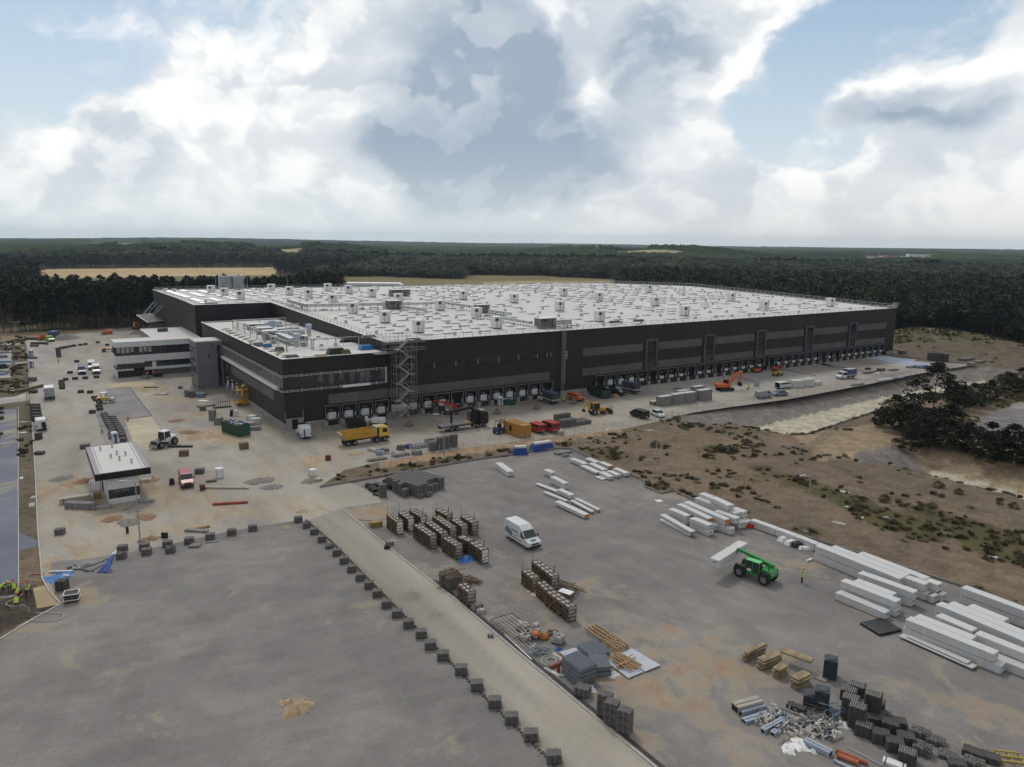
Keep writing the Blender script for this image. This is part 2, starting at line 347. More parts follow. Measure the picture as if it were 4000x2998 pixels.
def polar_ground():
 fine=np.radians(np.arange(-44,44.01,.25));coarse=np.radians(np.arange(48,313,6.))
 ang=np.concatenate([fine,coarse]);nA=len(ang)
 rr=[12.]
 while rr[-1]<9500:rr.append(rr[-1]*1.0125)
 rr=np.array(rr);nR=len(rr)
 A,Q=np.meshgrid(ang,rr);xs=(np.sin(A)*Q).ravel();ys=(np.cos(A)*Q).ravel();zs=terrain(xs,ys)
 V=np.stack([xs,ys,zs],1);V=np.vstack([V,[[0,0,0]]])
 i=np.arange(nR-1)[:,None]*nA;j=np.arange(nA)[None,:];j2=(j+1)%nA
 F=np.stack([i+j,i+nA+j,i+nA+j2,i+j2],-1).reshape(-1,4)
 me=bpy.data.meshes.new('ground')
 me.vertices.add(len(V));me.vertices.foreach_set('co',V.astype(np.float32).ravel())
 cf=np.array([[nA*nR,k,(k+1)%nA]for k in range(nA)])
 nl=F.size+cf.size;me.loops.add(nl);me.loops.foreach_set('vertex_index',np.concatenate([F.ravel(),cf.ravel()]).astype(np.int32))
 npol=len(F)+len(cf);me.polygons.add(npol)
 ls=np.concatenate([np.arange(len(F))*4,F.size+np.arange(len(cf))*3]);me.polygons.foreach_set('loop_start',ls.astype(np.int32))
 me.update(calc_edges=True);me.validate()
 col=ground_colour(V[:,0],V[:,1]);attr(me,col);me.materials.append(EARTH)
 o=bpy.data.objects.new('ground',me);C.objects.link(o);tag(o,kind='structure')
polar_ground()
def sheet(name,poly,z,res,colfn,mat,kind='structure'):
 bm=bmesh.new();vs=[bm.verts.new((x,y,z))for x,y in poly];bm.faces.new(vs)
 xs=[p[0]for p in poly];ys=[p[1]for p in poly]
 for ax,lo,hi in((0,min(xs),max(xs)),(1,min(ys),max(ys))):
  k=math.floor(lo/res)*res+res
  while k<hi:
   co=(k,0,0)if ax==0 else(0,k,0);no=(1,0,0)if ax==0 else(0,1,0)
   bmesh.ops.bisect_plane(bm,geom=bm.verts[:]+bm.edges[:]+bm.faces[:],dist=1e-5,plane_co=co,plane_no=no);k+=res
 bmesh.ops.recalc_face_normals(bm,faces=bm.faces)
 if bm.faces and sum(f.normal.z for f in bm.faces)<0:bmesh.ops.reverse_faces(bm,faces=bm.faces)
 me=bpy.data.meshes.new(name);bm.to_mesh(me);bm.free()
 co=np.zeros(len(me.vertices)*3);me.vertices.foreach_get('co',co);co=co.reshape(-1,3)
 attr(me,colfn(co[:,0],co[:,1]));me.materials.append(mat)
 o=bpy.data.objects.new(name,me);C.objects.link(o);return tag(o,kind=kind)
def paving_mat(name,blocks=True,tan=(.40,.30,.175),rust=(.33,.20,.12),ang=0.0,stretch=1.0,tone=.1):
 m=bpy.data.materials.new(name);m.use_nodes=True;t=NT(m.node_tree)
 out=t.n('ShaderNodeOutputMaterial');b=t.n('ShaderNodeBsdfPrincipled',i_Roughness=.9);b.inputs['Specular IOR Level'].default_value=.2
 t.nt.links.new(b.outputs[0],out.inputs[0])
 at=t.n('ShaderNodeAttribute',attribute_name='Col')
 mp=t.n('ShaderNodeMapping',i_Vector=t.n('ShaderNodeNewGeometry').outputs['Position']);mp.inputs['Rotation'].default_value=(0,0,-ang)
 co=t.v('MULTIPLY',mp.outputs[0],(1/stretch,1,1))
 n1=t.noise(co,.25,7,.6,.2);n3=t.noise(co,1.3,6,.7);n5=t.noise(mp.outputs[0],9,3,.7);n6=t.noise(co,.05,5,.55,.5)
 c=t.mix(1,at.outputs[0],t.mix(t.mr(n1,.3,.7),(1-tone,)*3,(1+tone,)*3),'MULTIPLY')
 c=t.mix(1,c,t.mix(t.mr(n6,.35,.65),(.86,.86,.87),(1.1,1.1,1.09)),'MULTIPLY')
 c=t.mix(1,c,t.mix(t.mr(n5,.3,.7),(.88,.88,.88),(1.1,1.1,1.1)),'MULTIPLY')
 bump=n5
 if blocks:
  m2=t.n('ShaderNodeMapping',i_Vector=t.n('ShaderNodeNewGeometry').outputs['Position']);m2.inputs['Rotation'].default_value=(0,0,-ang)
  br=t.n('ShaderNodeTexBrick',i_Vector=m2.outputs[0],i_Scale=1.0);br.inputs['Brick Width'].default_value=.46;br.inputs['Row Height'].default_value=.2;br.inputs['Mortar Size'].default_value=.016
  br.inputs['Color1'].default_value=(.86,.86,.86,1);br.inputs['Color2'].default_value=(1.12,1.12,1.12,1);br.inputs['Mortar'].default_value=(.45,.43,.4,1)
  c=t.mix(.4,c,t.mix(1,c,br.outputs[0],'MULTIPLY'))
  b2=t.n('ShaderNodeTexBrick',i_Vector=m2.outputs[0],i_Scale=1.0);b2.inputs['Brick Width'].default_value=4.6;b2.inputs['Row Height'].default_value=1.2;b2.inputs['Mortar Size'].default_value=0
  b2.inputs['Color1'].default_value=(.93,.93,.94,1);b2.inputs['Color2'].default_value=(1.05,1.05,1.04,1)
  c=t.mix(1,c,b2.outputs[0],'MULTIPLY')
 s=t.noise(t.v('ADD',co,(31,7,0)),.16,9,.62,1.2);s2=t.noise(t.v('ADD',co,(3,77,0)),.35,8,.65,1.0)
 f=t.m('ADD',t.m('ADD',t.m('MULTIPLY',s,.6),t.m('MULTIPLY',s2,.4)),at.outputs[3])
 rim=t.mr(f,.58,.68);core=t.mr(f,.62,.80)
 sc=t.mix(t.mr(s2,.42,.6),tan,rust);sc=t.mix(t.mr(n3,.3,.7,0,.35),sc,(.22,.17,.12))
 c=t.mix(t.m('MULTIPLY',rim,.38),c,(.38,.33,.23))
 c=t.mix(t.m('MULTIPLY',core,.8),c,sc)
 t.set(b.inputs['Base Color'],c)
 t.set(b.inputs['Normal'],t.n('ShaderNodeBump',i_Strength=.35,i_Distance=.05,i_Height=bump))
 return m
def const(rgb,a=0.0,bl=None,mod=.0):
 def fn(xs,ys):
  c=np.zeros((xs.size,4));c[:,:3]=rgb;c[:,3]=a
  if bl:c[:,3]=c[:,3]+blobs(bl,xs,ys)
  return c
 return fn
YARD=PX([(104,1318),(250,1312),(420,1290),(560,1276)])+[tuple(W(-8,190)[:2]),tuple(W(2,178)[:2]),tuple(W(2,2)[:2]),tuple(W(222,2)[:2])]+PX([(3500,1372),(3620,1382),(3790,1405),(3800,1428),(3700,1442),(3560,1466),(3400,1500),(3200,1538),(3071,1562),(2860,1590),(2700,1614),(2600,1640),(2440,1676),(2000,1728),(1760,1760),(1480,1806),(1340,1838),(1330,1850),(1245,1902),(1345,1885),(1380,1890),(1525,1958),(1335,1985),(1520,2140),(1780,2340),(2000,2530),(2560,2998),(2750,3160),(2400,3160),(2180,3010),(1990,2830),(1860,2700),(1740,2580),(1600,2440),(1440,2275),(1290,2125),(1190,2040),(1150,2035),(900,2075),(560,2150),(330,2185),(200,2195),(205,2330),(190,2312),(165,2260),(150,2080),(138,1850),(130,1700),(118,1500)])
ROAD_ANG=yaw(G(1335,1985),G(2560,2998))
def yard_col(xs,ys):
 c=np.zeros((xs.size,4));base=np.array([.335,.305,.265]);c[:,:3]=base
 s=(xs-X0)*AX[0]+(ys-Y0)*AX[1];t=(xs-X0)*BX[0]+(ys-Y0)*BX[1]
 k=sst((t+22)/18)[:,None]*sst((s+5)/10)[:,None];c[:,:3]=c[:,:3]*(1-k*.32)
 k2=(sst((s-80)/30)*sst((t+26)/6))[:,None];c[:,:3]=c[:,:3]*(1-k2)+np.array([.34,.32,.29])*k2
 up=(sst((-s-20)/12)*sst((t-6)/10))[:,None];c[:,:3]=c[:,:3]*(1-up)+np.array([.34,.315,.28])*up
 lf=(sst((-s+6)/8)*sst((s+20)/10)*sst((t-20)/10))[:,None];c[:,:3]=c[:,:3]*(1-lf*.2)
 c[:,3]=-.02+.09*n2(xs,ys,12,4)
 c[:,3]+=blobs([(300,1900,10,.2),(420,2000,8,.22),(620,1950,10,.2),(750,2000,10,.2),(600,2060,8,.2),(980,1990,9,.13),(1150,1980,8,.13),(850,1990,8,.13),(820,1700,5,.32),(880,1720,4,.28),(780,1620,4,.2),(700,1560,6,.2),(620,1520,5,.25),(1000,1880,10,.1),(1250,1820,6,.22),(1230,1800,4,.3),(1500,1640,8,.12),(1700,1700,12,.14),(1950,1680,12,.12),(2300,1640,12,.1),(1300,1700,10,.1),(1050,1680,8,.1),(260,1640,4,.25),(230,1960,8,.18),(350,2120,10,.16),(230,2220,5,.25),(900,1930,8,.12),(2000,1900,3,.1),(1600,2240,4,.06),(470,2050,5,.22),(560,2090,5,.22)],xs,ys)
 pv=blobs([(410,1800,6,1),(170,1500,1,0)],xs,ys)[:,None];c[:,:3]=c[:,:3]*(1-pv*.12)
 dk=blobs([(480,1990,3.2,.75),(530,2005,2.5,.7),(1300,1715,3,.6),(830,1750,2,.7),(600,1830,3.5,.5),(1200,1715,3,.4)],xs,ys)[:,None];c[:,:3]=c[:,:3]*(1-dk*.45)
 return c
sheet('construction_yard',YARD,.004,1.6,yard_col,paving_mat('dusty_yard',False,(.44,.34,.21),(.33,.22,.13),ROAD_ANG,2.2,.12))
def road_col(xs,ys):
 c=np.zeros((xs.size,4));c[:,:3]=(.335,.305,.262);c[:,3]=-.02
 a=PX([(1190,2040),(1440,2275),(1740,2580),(2180,3010)]);d=pdist(a,xs,ys,False)
 c[:,3]+=.12*np.exp(-(d/1.6)**2);c[:,:3]*=(1-.28*np.exp(-(d/1.2)**2))[:,None]
 b=PX([(1400,2040),(1800,2360),(2000,2540),(2560,3010)]);d2=pdist(b,xs,ys,False);c[:,:3]*=(1+.12*np.exp(-((d2-.6)/1.3)**2))[:,None]
 tr=PX([(1250,2010),(1600,2290),(1900,2560),(2330,3010)]);d3=pdist(tr,xs,ys,False);c[:,:3]*=(1-.14*np.exp(-(d3/.5)**2))[:,None]
 c[:,3]+=blobs([(1610,2330,.9,.25),(1700,2408,.6,.25)],xs,ys);dk=blobs([(1610,2330,.9,1),(1707,2408,.5,1)],xs,ys)[:,None];c[:,:3]*=(1-dk*.55)
 return c
sheet('service_road',PX([(1190,2040),(1335,1985),(1520,2140),(1780,2340),(2000,2530),(2560,2998),(2750,3160),(2400,3160),(2180,3010),(1990,2830),(1860,2700),(1740,2580),(1600,2440),(1440,2275),(1290,2125)]),.012,.8,road_col,paving_mat('road_sand',False,(.42,.33,.2),(.28,.19,.11),ROAD_ANG,7.0,.1))
FG=PX([(1190,2040),(1290,2125),(1440,2275),(1600,2440),(1740,2580),(1860,2700),(1990,2830),(2180,3010),(2400,3200),(-600,3250),(-700,2700),(0,2500),(235,2362),(205,2330),(200,2195),(330,2185),(560,2150),(900,2075),(1150,2035)])
PG=(.225,.212,.203)
sheet('yard_paving',FG,.016,.8,const(PG,-.035,[(1300,2230,5,.11),(1450,2380,5,.12),(1640,2560,4,.16),(1100,2120,8,.1),(870,2150,8,.07),(230,2370,4,.12),(340,2330,5,.2),(450,2430,7,.1),(250,2580,9,.1),(500,2500,8,.08),(560,2800,6,.09),(1100,2860,6,.05),(1750,2920,5,.11),(1050,2300,6,.09),(1170,2750,1.6,.3),(1100,2730,.9,.25),(100,2450,4,.14)]),paving_mat('grey_pavers',True,ang=R(22)))
LOT=PX([(1335,1985),(1525,1958),(1380,1890),(1245,1915),(1830,1805),(2170,1757),(2230,1757),(2290,1787),(2515,1882),(2518,1905),(2582,1930),(2630,1922),(2720,1962),(2900,2030),(3240,2130),(3780,2302),(4200,2440),(4700,2700),(4500,3250),(2700,3160),(2560,2998),(2000,2530),(1780,2340),(1520,2140)])
sheet('storage_lot_paving',LOT,.02,.8,const((.225,.211,.202),.0,[(1450,2010,5,.26),(1780,2220,6,.12),(2000,2320,7,.14),(2100,2450,5,.15),(1900,2200,5,.13),(2320,2280,3,.16),(2380,2320,3,.16),(2450,2480,7,.13),(2650,2480,7,.15),(2600,2600,9,.2),(2500,2750,8,.2),(2800,2600,7,.2),(2700,2750,7,.18),(2850,2850,7,.15),(3450,2660,5,.12),(3600,2700,7,.1),(3700,2800,7,.11),(3850,2900,7,.12),(3100,2200,8,.11),(2900,2120,6,.1),(2650,1930,5,.2),(2550,1950,5,.12),(2350,1930,6,.09),(2100,1880,6,.04),(3350,2380,5,.08),(3250,2550,6,.08),(1720,2130,4,-.1),(2800,2300,6,-.15),(2500,2200,8,-.06),(2400,2050,7,-.06)]),paving_mat('lot_pavers',True,ang=ROAD_ANG+R(14)))
sheet('new_paving_patch',PX([(418,1520),(505,1512),(592,1625),(485,1640),(530,1755),(420,1755),(395,1700),(375,1620)]),.012,1.5,const((.27,.26,.255),-.2),paving_mat('patch_pavers',True,ang=TH))
sheet('sand_bed',PX([(487,1642),(592,1628),(640,1700),(665,1740),(600,1760),(530,1755)]),.014,1.5,const((.46,.41,.30),-.1),paving_mat('sand_bed',False,ang=TH))
sheet('dirt_bed',PX([(424,1500),(560,1492),(610,1500),(600,1512),(510,1511),(420,1519)]),.014,1.5,const((.44,.36,.24),.0),paving_mat('dirt_bed',False,ang=TH))
for i,pp in enumerate([[(2960,1440),(3185,1412),(3290,1445),(3110,1458)],[(3200,1425),(3350,1400),(3590,1450),(3480,1475),(3420,1470)]]):
 sheet('stone_paving',PX(pp),.012,2,const((.28,.25,.225),-.2),paving_mat('stone_bed%d'%i,False,ang=TH))
sheet('wet_concrete',PX([(3385,1395),(3480,1383),(3600,1398),(3560,1415),(3650,1425),(3540,1430)]),.016,2,const((.42,.47,.56),-.3),paving_mat('wet_concrete',False,ang=TH))
ASPH=paving_mat('blue_asphalt',False,(.42,.36,.24),(.38,.34,.24),R(60),3,.08)
sheet('side_road',PX([(10,1600),(64,1598),(70,1800),(70,2000),(72,2080),(150,2112),(155,2132),(72,2152),(74,2285),(-300,2330),(-200,1900),(-60,1640)]),.006,1.5,const((.165,.18,.225),-.03,[(30,1700,12,.16),(40,1800,8,.14),(40,1900,8,.14),(40,1640,10,.2)]),ASPH)
for pp in([(-300,1368),(0,1345),(102,1335),(103,1345),(0,1352),(-300,1380)],[(-300,1590),(0,1555),(60,1550),(112,1530),(115,1565),(0,1580),(-300,1620)],[(58,1417),(106,1413),(107,1418),(58,1422)]):
 sheet('path',PX(pp),.008,3,const((.38,.36,.33),-.2),paving_mat('path',False))
sheet('rubble_pad',PX([(-200,1382),(45,1370),(42,1475),(-200,1490)]),.008,3,const((.36,.36,.35),-.2),paving_mat('pad',False))
sheet('sand_bed',PX([(128,2298),(198,2283),(237,2362),(145,2378)]),.02,1,const((.37,.29,.185),-.1),paving_mat('sand_bed_left',False))
KM=M('kerb_concrete',(.42,.40,.37),.9,.15,2);KD=M('drain_dark',(.045,.045,.05),.8,.2,3)
def strip(name,pts,w,h,mat,z=0.0,off=0.0):
 b=MB()
 for p,q in zip(pts,pts[1:]):
  d=Vector((q[0]-p[0],q[1]-p[1],0));d.normalize();nn=Vector((-d.y,d.x,0))
  a=Vector((p[0],p[1],0))+nn*off;c=Vector((q[0],q[1],0))+nn*off
  b.hull8([a-nn*w/2+Vector((0,0,z)),c-nn*w/2+Vector((0,0,z)),c+nn*w/2+Vector((0,0,z)),a+nn*w/2+Vector((0,0,z)),a-nn*w/2+Vector((0,0,z+h)),c-nn*w/2+Vector((0,0,z+h)),c+nn*w/2+Vector((0,0,z+h)),a+nn*w/2+Vector((0,0,z+h))])
 return tag(b.build(name,mat),kind='structure')
strip('kerb',PX([(1337,1990),(1520,2142),(1690,2275),(1780,2345),(2000,2532),(2560,3000),(2750,3162)]),.16,.13,KM)
strip('drain_channel',PX([(1690,2272),(1780,2340),(2000,2526),(2568,2998),(2760,3160)]),.32,.09,KD,0,.32)
strip('kerb',PX([(1250,1906),(1340,1890),(1830,1803),(2170,1755),(2230,1756),(2290,1786),(2515,1880),(2518,1905),(2582,1931),(2630,1921),(2720,1962),(2900,2030),(3240,2130),(3780,2302),(4200,2440)]),.14,.35,M('low_wall',(.24,.22,.2),.9,.15,2))
strip('kerb',PX([(102,1316),(110,1430),(118,1530),(128,1690),(138,1850),(148,2080),(165,2262),(192,2312),(238,2362)]),.16,.14,KM)
strip('kerb',PX([(108,1420),(117,1560),(127,1700),(133,1800)]),.12,.35,M('dark_wall',(.12,.115,.11),.9,.15,2),0,-.6)
strip('kerb',PX([(238,2362),(130,2420),(0,2500),(-300,2680)]),.2,.12,KM)
strip('kerb',PX([(72,1590),(71,1900),(73,2290)]),.12,.06,KM)
strip('kerb',PX([(485,1640),(592,1626)]),.12,.05,KD,.012)
strip('kerb',PX([(418,1520),(505,1512),(592,1625)]),.12,.05,KD,.012)
strip('drain_channel',PX([(2825,1462),(2980,1498)]),.4,.03,KD,.02)
strip('drain_channel',PX([(3040,1440),(3188,1470)]),.5,.03,KD,.03)
strip('drain_channel',PX([(3200,1418),(3340,1445),(3450,1462)]),.6,.03,KD,.035)
zb=MB();pts=PX([(1195,2033),(1300,2122),(1450,2275),(1600,2428),(1740,2570),(1860,2692),(1990,2820),(2190,3012)])
for p,q in zip(pts,pts[1:]):
 L=math.dist(p,q);a=yaw(p,q);k=0
 while k*.42<L:
  f=k*.42/L;zb.cb(p[0]+(q[0]-p[0])*f,p[1]+(q[1]-p[1])*f,.05,.24,.24+.1*(k%2),.08,a+rnd.uniform(-.3,.3));k+=1
tag(zb.build('paving_edge',M('edge_blocks',(.075,.07,.068),.9,.2,2)),kind='structure')
def clad_mat(name,col,rib=.5,rough=.55,ax='x',panel=0):
 m=bpy.data.materials.new(name);m.use_nodes=True;t=NT(m.node_tree)
 out=t.n('ShaderNodeOutputMaterial');b=t.n('ShaderNodeBsdfPrincipled',i_Roughness=rough);b.inputs['Specular IOR Level'].default_value=.3
 t.nt.links.new(b.outputs[0],out.inputs[0]);co=t.n('ShaderNodeTexCoord').outputs['Object']
 sx=t.n('ShaderNodeSeparateXYZ',i_0=co);h=t.m('ADD',sx.outputs[0],sx.outputs[1])
 n=t.noise(co,.12,5,.6);n2_=t.noise(co,1.1,4,.6)
 pnl=t.n('ShaderNodeTexWhiteNoise',noise_dimensions='1D');t.set(pnl.inputs['W'],t.m('FLOOR',t.m('MULTIPLY',h,1/(panel or 1.1))))
 c=t.mix(pnl.outputs[0],tuple(v*.9 for v in col),tuple(v*1.12 for v in col))
 c=t.mix(1,c,t.mix(t.mr(n,.3,.7),(.88,.88,.88),(1.12,1.12,1.12)),'MULTIPLY');c=t.mix(1,c,t.mix(t.mr(n2_,.3,.7),(.95,)*3,(1.05,)*3),'MULTIPLY')
 rb=t.m('SINE',t.m('MULTIPLY',h,6.283/rib))
 t.set(b.inputs['Base Color'],t.mix(t.mr(rb,.7,1.0,0,.35),c,tuple(v*.5 for v in col)))
 t.set(b.inputs['Normal'],t.n('ShaderNodeBump',i_Strength=.5,i_Distance=.04,i_Height=rb))
 t.set(b.inputs['Roughness'],t.mr(n2_,.3,.7,rough-.08,rough+.1));return m
CLAD=clad_mat('dark_cladding',(.026,.024,.026),.3)
GREY=clad_mat('grey_cladding',(.115,.112,.115),.28,.5,panel=4.0)
CONC=M('plinth_concrete',(.27,.26,.245),.9,.14,.8,dirt=.25)
ROOFW=bpy.data.materials.new('roof_membrane');ROOFW.use_nodes=True
def _roofm():
 t=NT(ROOFW.node_tree);out=t.n('ShaderNodeOutputMaterial');b=t.n('ShaderNodeBsdfPrincipled',i_Roughness=.75);b.inputs['Specular IOR Level'].default_value=.2
 t.nt.links.new(b.outputs[0],out.inputs[0]);co=t.n('ShaderNodeTexCoord').outputs['Object']
 br=t.n('ShaderNodeTexBrick',i_Vector=co,i_Scale=1.0);br.inputs['Brick Width'].default_value=22;br.inputs['Row Height'].default_value=2.05;br.inputs['Mortar Size'].default_value=.045
 br.inputs['Color1'].default_value=(.585,.572,.555,1);br.inputs['Color2'].default_value=(.62,.61,.595,1);br.inputs['Mortar'].default_value=(.55,.54,.53,1)
 n=t.noise(co,.06,7,.65,.6);n1=t.noise(co,.7,6,.7)
 c=t.mix(t.mr(n,.35,.75),br.outputs[0],(.53,.51,.485));c=t.mix(t.mr(n1,.6,.8,0,.5),c,(.46,.44,.41))
 t.set(b.inputs['Base Color'],c)
_roofm()
STEEL=M('galvanised_steel',(.42,.43,.44),.45,.12,2,metal=.6);DSTEEL=M('dark_steel',(.07,.07,.075),.5,.15,2,metal=.3)
WHITE=M('white_sheet',(.72,.72,.71),.5,.06,1.5);DOORW=M('door_white',(.62,.63,.64),.5,.06,1.5);BLACK=M('black_rubber',(.012,.012,.013),.7,.2,3)
DUCT=M('duct_metal',(.50,.52,.54),.35,.12,1.2,metal=.55);OUTL=M('white_line',(.33,.33,.33),.6,.1,2)
GLASS=M('dark_glass',(.02,.024,.028),.08,.4,.7,spec=.8);GLASS2=M('lit_glass',(.09,.095,.1),.12,.5,.5,spec=.8)
def roofz(s,t):
 if t<100:return 16.65+2.55*max(t,0)/100
 return 19.2+((17.1+1.6*(1-s/222.5))-19.2)*(t-100)/73
BLD=thing('warehouse','huge dark warehouse with a white roof and long rows of loading docks','warehouse',W(0,0),TH)
SX,TY,NS,NTY=222.5,173.0,22.9,89.8
def wallstrip(b,pts):
 for(s0,t0),(s1,t1)in zip(pts,pts[1:]):
  n=max(1,int(math.hypot(s1-s0,t1-t0)/12))
  for i in range(n):
   a=i/n;c=(i+1)/n;p=(s0+(s1-s0)*a,t0+(t1-t0)*a);q=(s0+(s1-s0)*c,t0+(t1-t0)*c)
   b.quad([(*p,1.3 if min(p[1],q[1])<.1 or p[0]>222 else 0),(*q,1.3 if min(p[1],q[1])<.1 or p[0]>222 else 0),(*q,roofz(*q)+.25),(*p,roofz(*p)+.25)])
b=MB();wallstrip(b,[(NS,0),(SX,0)]);wallstrip(b,[(SX,0),(SX,100),(SX,TY),(0,TY),(0,104),(0,NTY),(NS,NTY),(NS,0)]);b.build('wall',CLAD,BLD)
b=MB()
gs=sorted(set([0,NS,SX]+list(range(30,222,16))));gt=sorted(set([0,NTY,100,TY]+list(range(12,173,14))))
for s0,s1 in zip(gs,gs[1:]):
 for t0,t1 in zip(gt,gt[1:]):
  if s1<=NS and t1<=NTY:continue
  b.quad([(s0,t0,roofz(s0,t0)),(s1,t0,roofz(s1,t0)),(s1,t1,roofz(s1,t1)),(s0,t1,roofz(s0,t1))])
ROOF=b.build('roof',ROOFW,BLD)
def edge(b,pts,w,h,dz,off=0):
 for(s0,t0),(s1,t1)in zip(pts,pts[1:]):
  n=max(1,int(math.hypot(s1-s0,t1-t0)/25))
  for i in range(n):
   a=i/n;c=(i+1)/n;p=(s0+(s1-s0)*a,t0+(t1-t0)*a);q=(s0+(s1-s0)*c,t0+(t1-t0)*c)
   b.bar((*p,roofz(*p)+dz),(*q,roofz(*q)+dz),w,h)
b=MB();edge(b,[(NS,0),(SX,0),(SX,TY),(0,TY),(0,NTY),(NS,NTY),(NS,0)],.32,.08,.28);b.build('coping',WHITE,BLD)
def rail(name,pts,zf,parent,h=1.1,sp=2.4,r=.035,mat=STEEL,mid=True,inset=0):
 b=MB()
 for(s0,t0),(s1,t1)in zip(pts,pts[1:]):
  L=math.hypot(s1-s0,t1-t0);n=max(1,round(L/sp));P=[(s0+(s1-s0)*i/n,t0+(t1-t0)*i/n)for i in range(n+1)]
  for p in P:b.bar((*p,zf(*p)),(*p,zf(*p)+h),r*2)
  for p,q in zip(P,P[1:]):
   b.bar((*p,zf(*p)+h),(*q,zf(*q)+h),r*2)
   if mid:b.bar((*p,zf(*p)+h*.55),(*q,zf(*q)+h*.55),r*1.3)
 return b.build(name,mat,parent)
RL=lambda s,t:roofz(s,t)+.1
rail('railing',[(NS+.6,.6),(SX-.6,.6)],RL,BLD);rail('railing',[(SX-.6,.6),(SX-.6,TY-.6)],RL,BLD,r=.06,h=1.3)
rail('railing',[(NS+.6,.6),(NS+.6,NTY+.6),(.6,NTY+.6),(.6,TY-.6),(110,TY-.6)],RL,BLD)
b=MB();b.box(4.2,70,-.30,.1,0,1.3).box(70.0,79.5,-.30,.1,0,1.25).box(218.5,SX+.3,-.3,.1,0,1.3).box(SX,SX+.3,.1,60,0,1.3)
b.build('plinth',CONC,BLD)
def band(s0,s1,z0,z1,parent=BLD,y=-.07):return MB().box(s0,s1,y,y+.08,z0,z1).build('grey_band',GREY,parent)
band(23.05,67.3,4.55,6.6)
WN=[(99.85,104.3),(123.0,127.4),(146.1,150.6),(170.3,174.6),(194.2,198.5)]
ed=[78]+[v for p in WN for v in(p[0]-.9,p[1]+.5)]+[216.6]
for i in range(0,len(ed),2):
 band(ed[i],ed[i+1],9.75,11.85);band(ed[i],ed[i+1],4.55,6.55)
for a,c in WN:
 f=MB();f.box(a,a+.6,-.35,.05,4.5,12.9).box(c-.6,c,-.35,.05,4.5,12.9).box(a+.6,c-.6,-.35,.05,4.5,4.9).box(a+.6,c-.6,-.35,.05,12.4,12.9)
 w=f.build('stair_window',M('window_frame_grey',(.075,.08,.085),.5,.1,2),BLD)
 g=MB();g.box(a+.6,c-.6,-.10,.0,4.9,12.4);g.build('pane',GLASS,w)
 g=MB()
 for k in range(1,5):g.box(a+.6,c-.6,-.16,-.10,4.9+k*1.5-.05,4.9+k*1.5+.05)
 g.bar((a+.8,-.13,7.3),(c-.8,-.13,8.0),.12).bar((a+.8,-.13,10.4),(c-.8,-.13,10.0),.12);g.box(a+.9,c-1.2,-.14,-.11,5.2,5.9)
 g.build('mullion',M('brown_beam',(.06,.052,.045),.6,.2,2),w)
MB().box(27.8,67.5,-.05,.02,9.95,11.8).build('ribbon_window',GLASS,BLD)
b=MB()
for s in(29,34.6,40.2,46.2,52.0,57.8,63.4,66.5,67.6):b.box(s-.06,s+.06,-.12,-.05,10.25,11.5)
b.build('window_trim',OUTL,BLD)
SH=M('dock_shelter_black',(.010,.010,.011),.8,.2,2)
def dock(s,open_=False,panel=True,low=False):
 w=3.3;f=MB()
 f.box(s,s+.62,-.55,-.02,1.15,4.3).box(s+w-.62,s+w,-.55,-.02,1.15,4.3).box(s+.62,s+w-.62,-.55,-.02,3.55,4.3).box(s+.62,s+w-.62,-.06,-.02,1.15,3.55)
 d=f.build('dock_shelter',SH,BLD)
 e=MB();e.box(s,s+.07,-.565,-.55,1.2,4.3).box(s+w-.07,s+w,-.565,-.55,1.2,4.3).box(s+.07,s+w-.07,-.565,-.55,4.22,4.3);e.build('white_edging',OUTL,d)
 MB().box(s+.36,s+.47,-.58,-.55,1.5,2.5).box(s+w-.47,s+w-.36,-.58,-.55,1.5,2.5).build('guide_strip',DOORW,d)
 if panel:
  MB().box(s+.75,s+w-.75,-.13,-.07,1.35,2.72 if not low else 2.1).build('door_panel',DOORW,d)
  g=MB();g.bar((s+.8,-.15,3.15),(s+w-1.0,-.15,3.15),.05).bar((s+1.5,-.15,2.75),(s+1.5,-.15,3.4),.06).bar((s+.8,-.15,3.32),(s+1.9,-.15,3.32),.04);g.build('door_rail',STEEL,d)
 lv=MB();lv.box(s+.5,s+w-.5,-.75,-.05,1.0,1.14).box(s+.5,s+w-.5,-.62,-.05,.35,.55);lv.build('dock_leveller',DSTEEL,d)
 MB().box(s-.5,s+.4,-1.0,-.31,0,1.1).build('concrete_buffer',CONC,d)
 MB().box(s+.4,s+w-.5,-.36,-.31,.02,1.0).build('pit',BLACK,d)
 return d
DK=[8.35+3.76*k for k in range(4)]+[8.35+3.76*5+.3+3.74*k for k in range(11)]
for i,s in enumerate(DK):dock(s,panel=i not in(7,14))
for k in range(18):dock(82.1+3.81*k,panel=k not in(0,5,9,12),low=k>3)
for k in range(17):dock(152.2+3.8*k,panel=k not in(0,7,9),low=True)
MB().box(23.6,27.3,-.5,-.05,1.3,2.8).build('door_panel',DOORW,BLD)
MB().box(69.2,70.7,-.35,-.29,0.05,2.3).build('door',BLACK,BLD)
def ladder(s,y,top,name='ladder'):
 b=MB()
 for a in(-.35,.35):b.bar((s+a,y,1.2),(s+a,y,top+1.1),.07)
 z=1.5
 while z<top:b.bar((s-.35,y,z),(s+.35,y,z),.045);z+=.4
 z=3.5
 while z<top+1:
  pr=[(s-.35,y),(s-.42,y-.5),(s,y-.8),(s+.42,y-.5),(s+.35,y)]
  for p,q in zip(pr,pr[1:]):b.bar((*p,z),(*q,z),.05)
  z+=.9
 for p in((s-.42,y-.5),(s,y-.8),(s+.42,y-.5)):b.bar((*p,3.5),(*p,top+1),.04)
 return b.build(name,STEEL,BLD)
ladder(71.2,-.45,17)
q=MB()
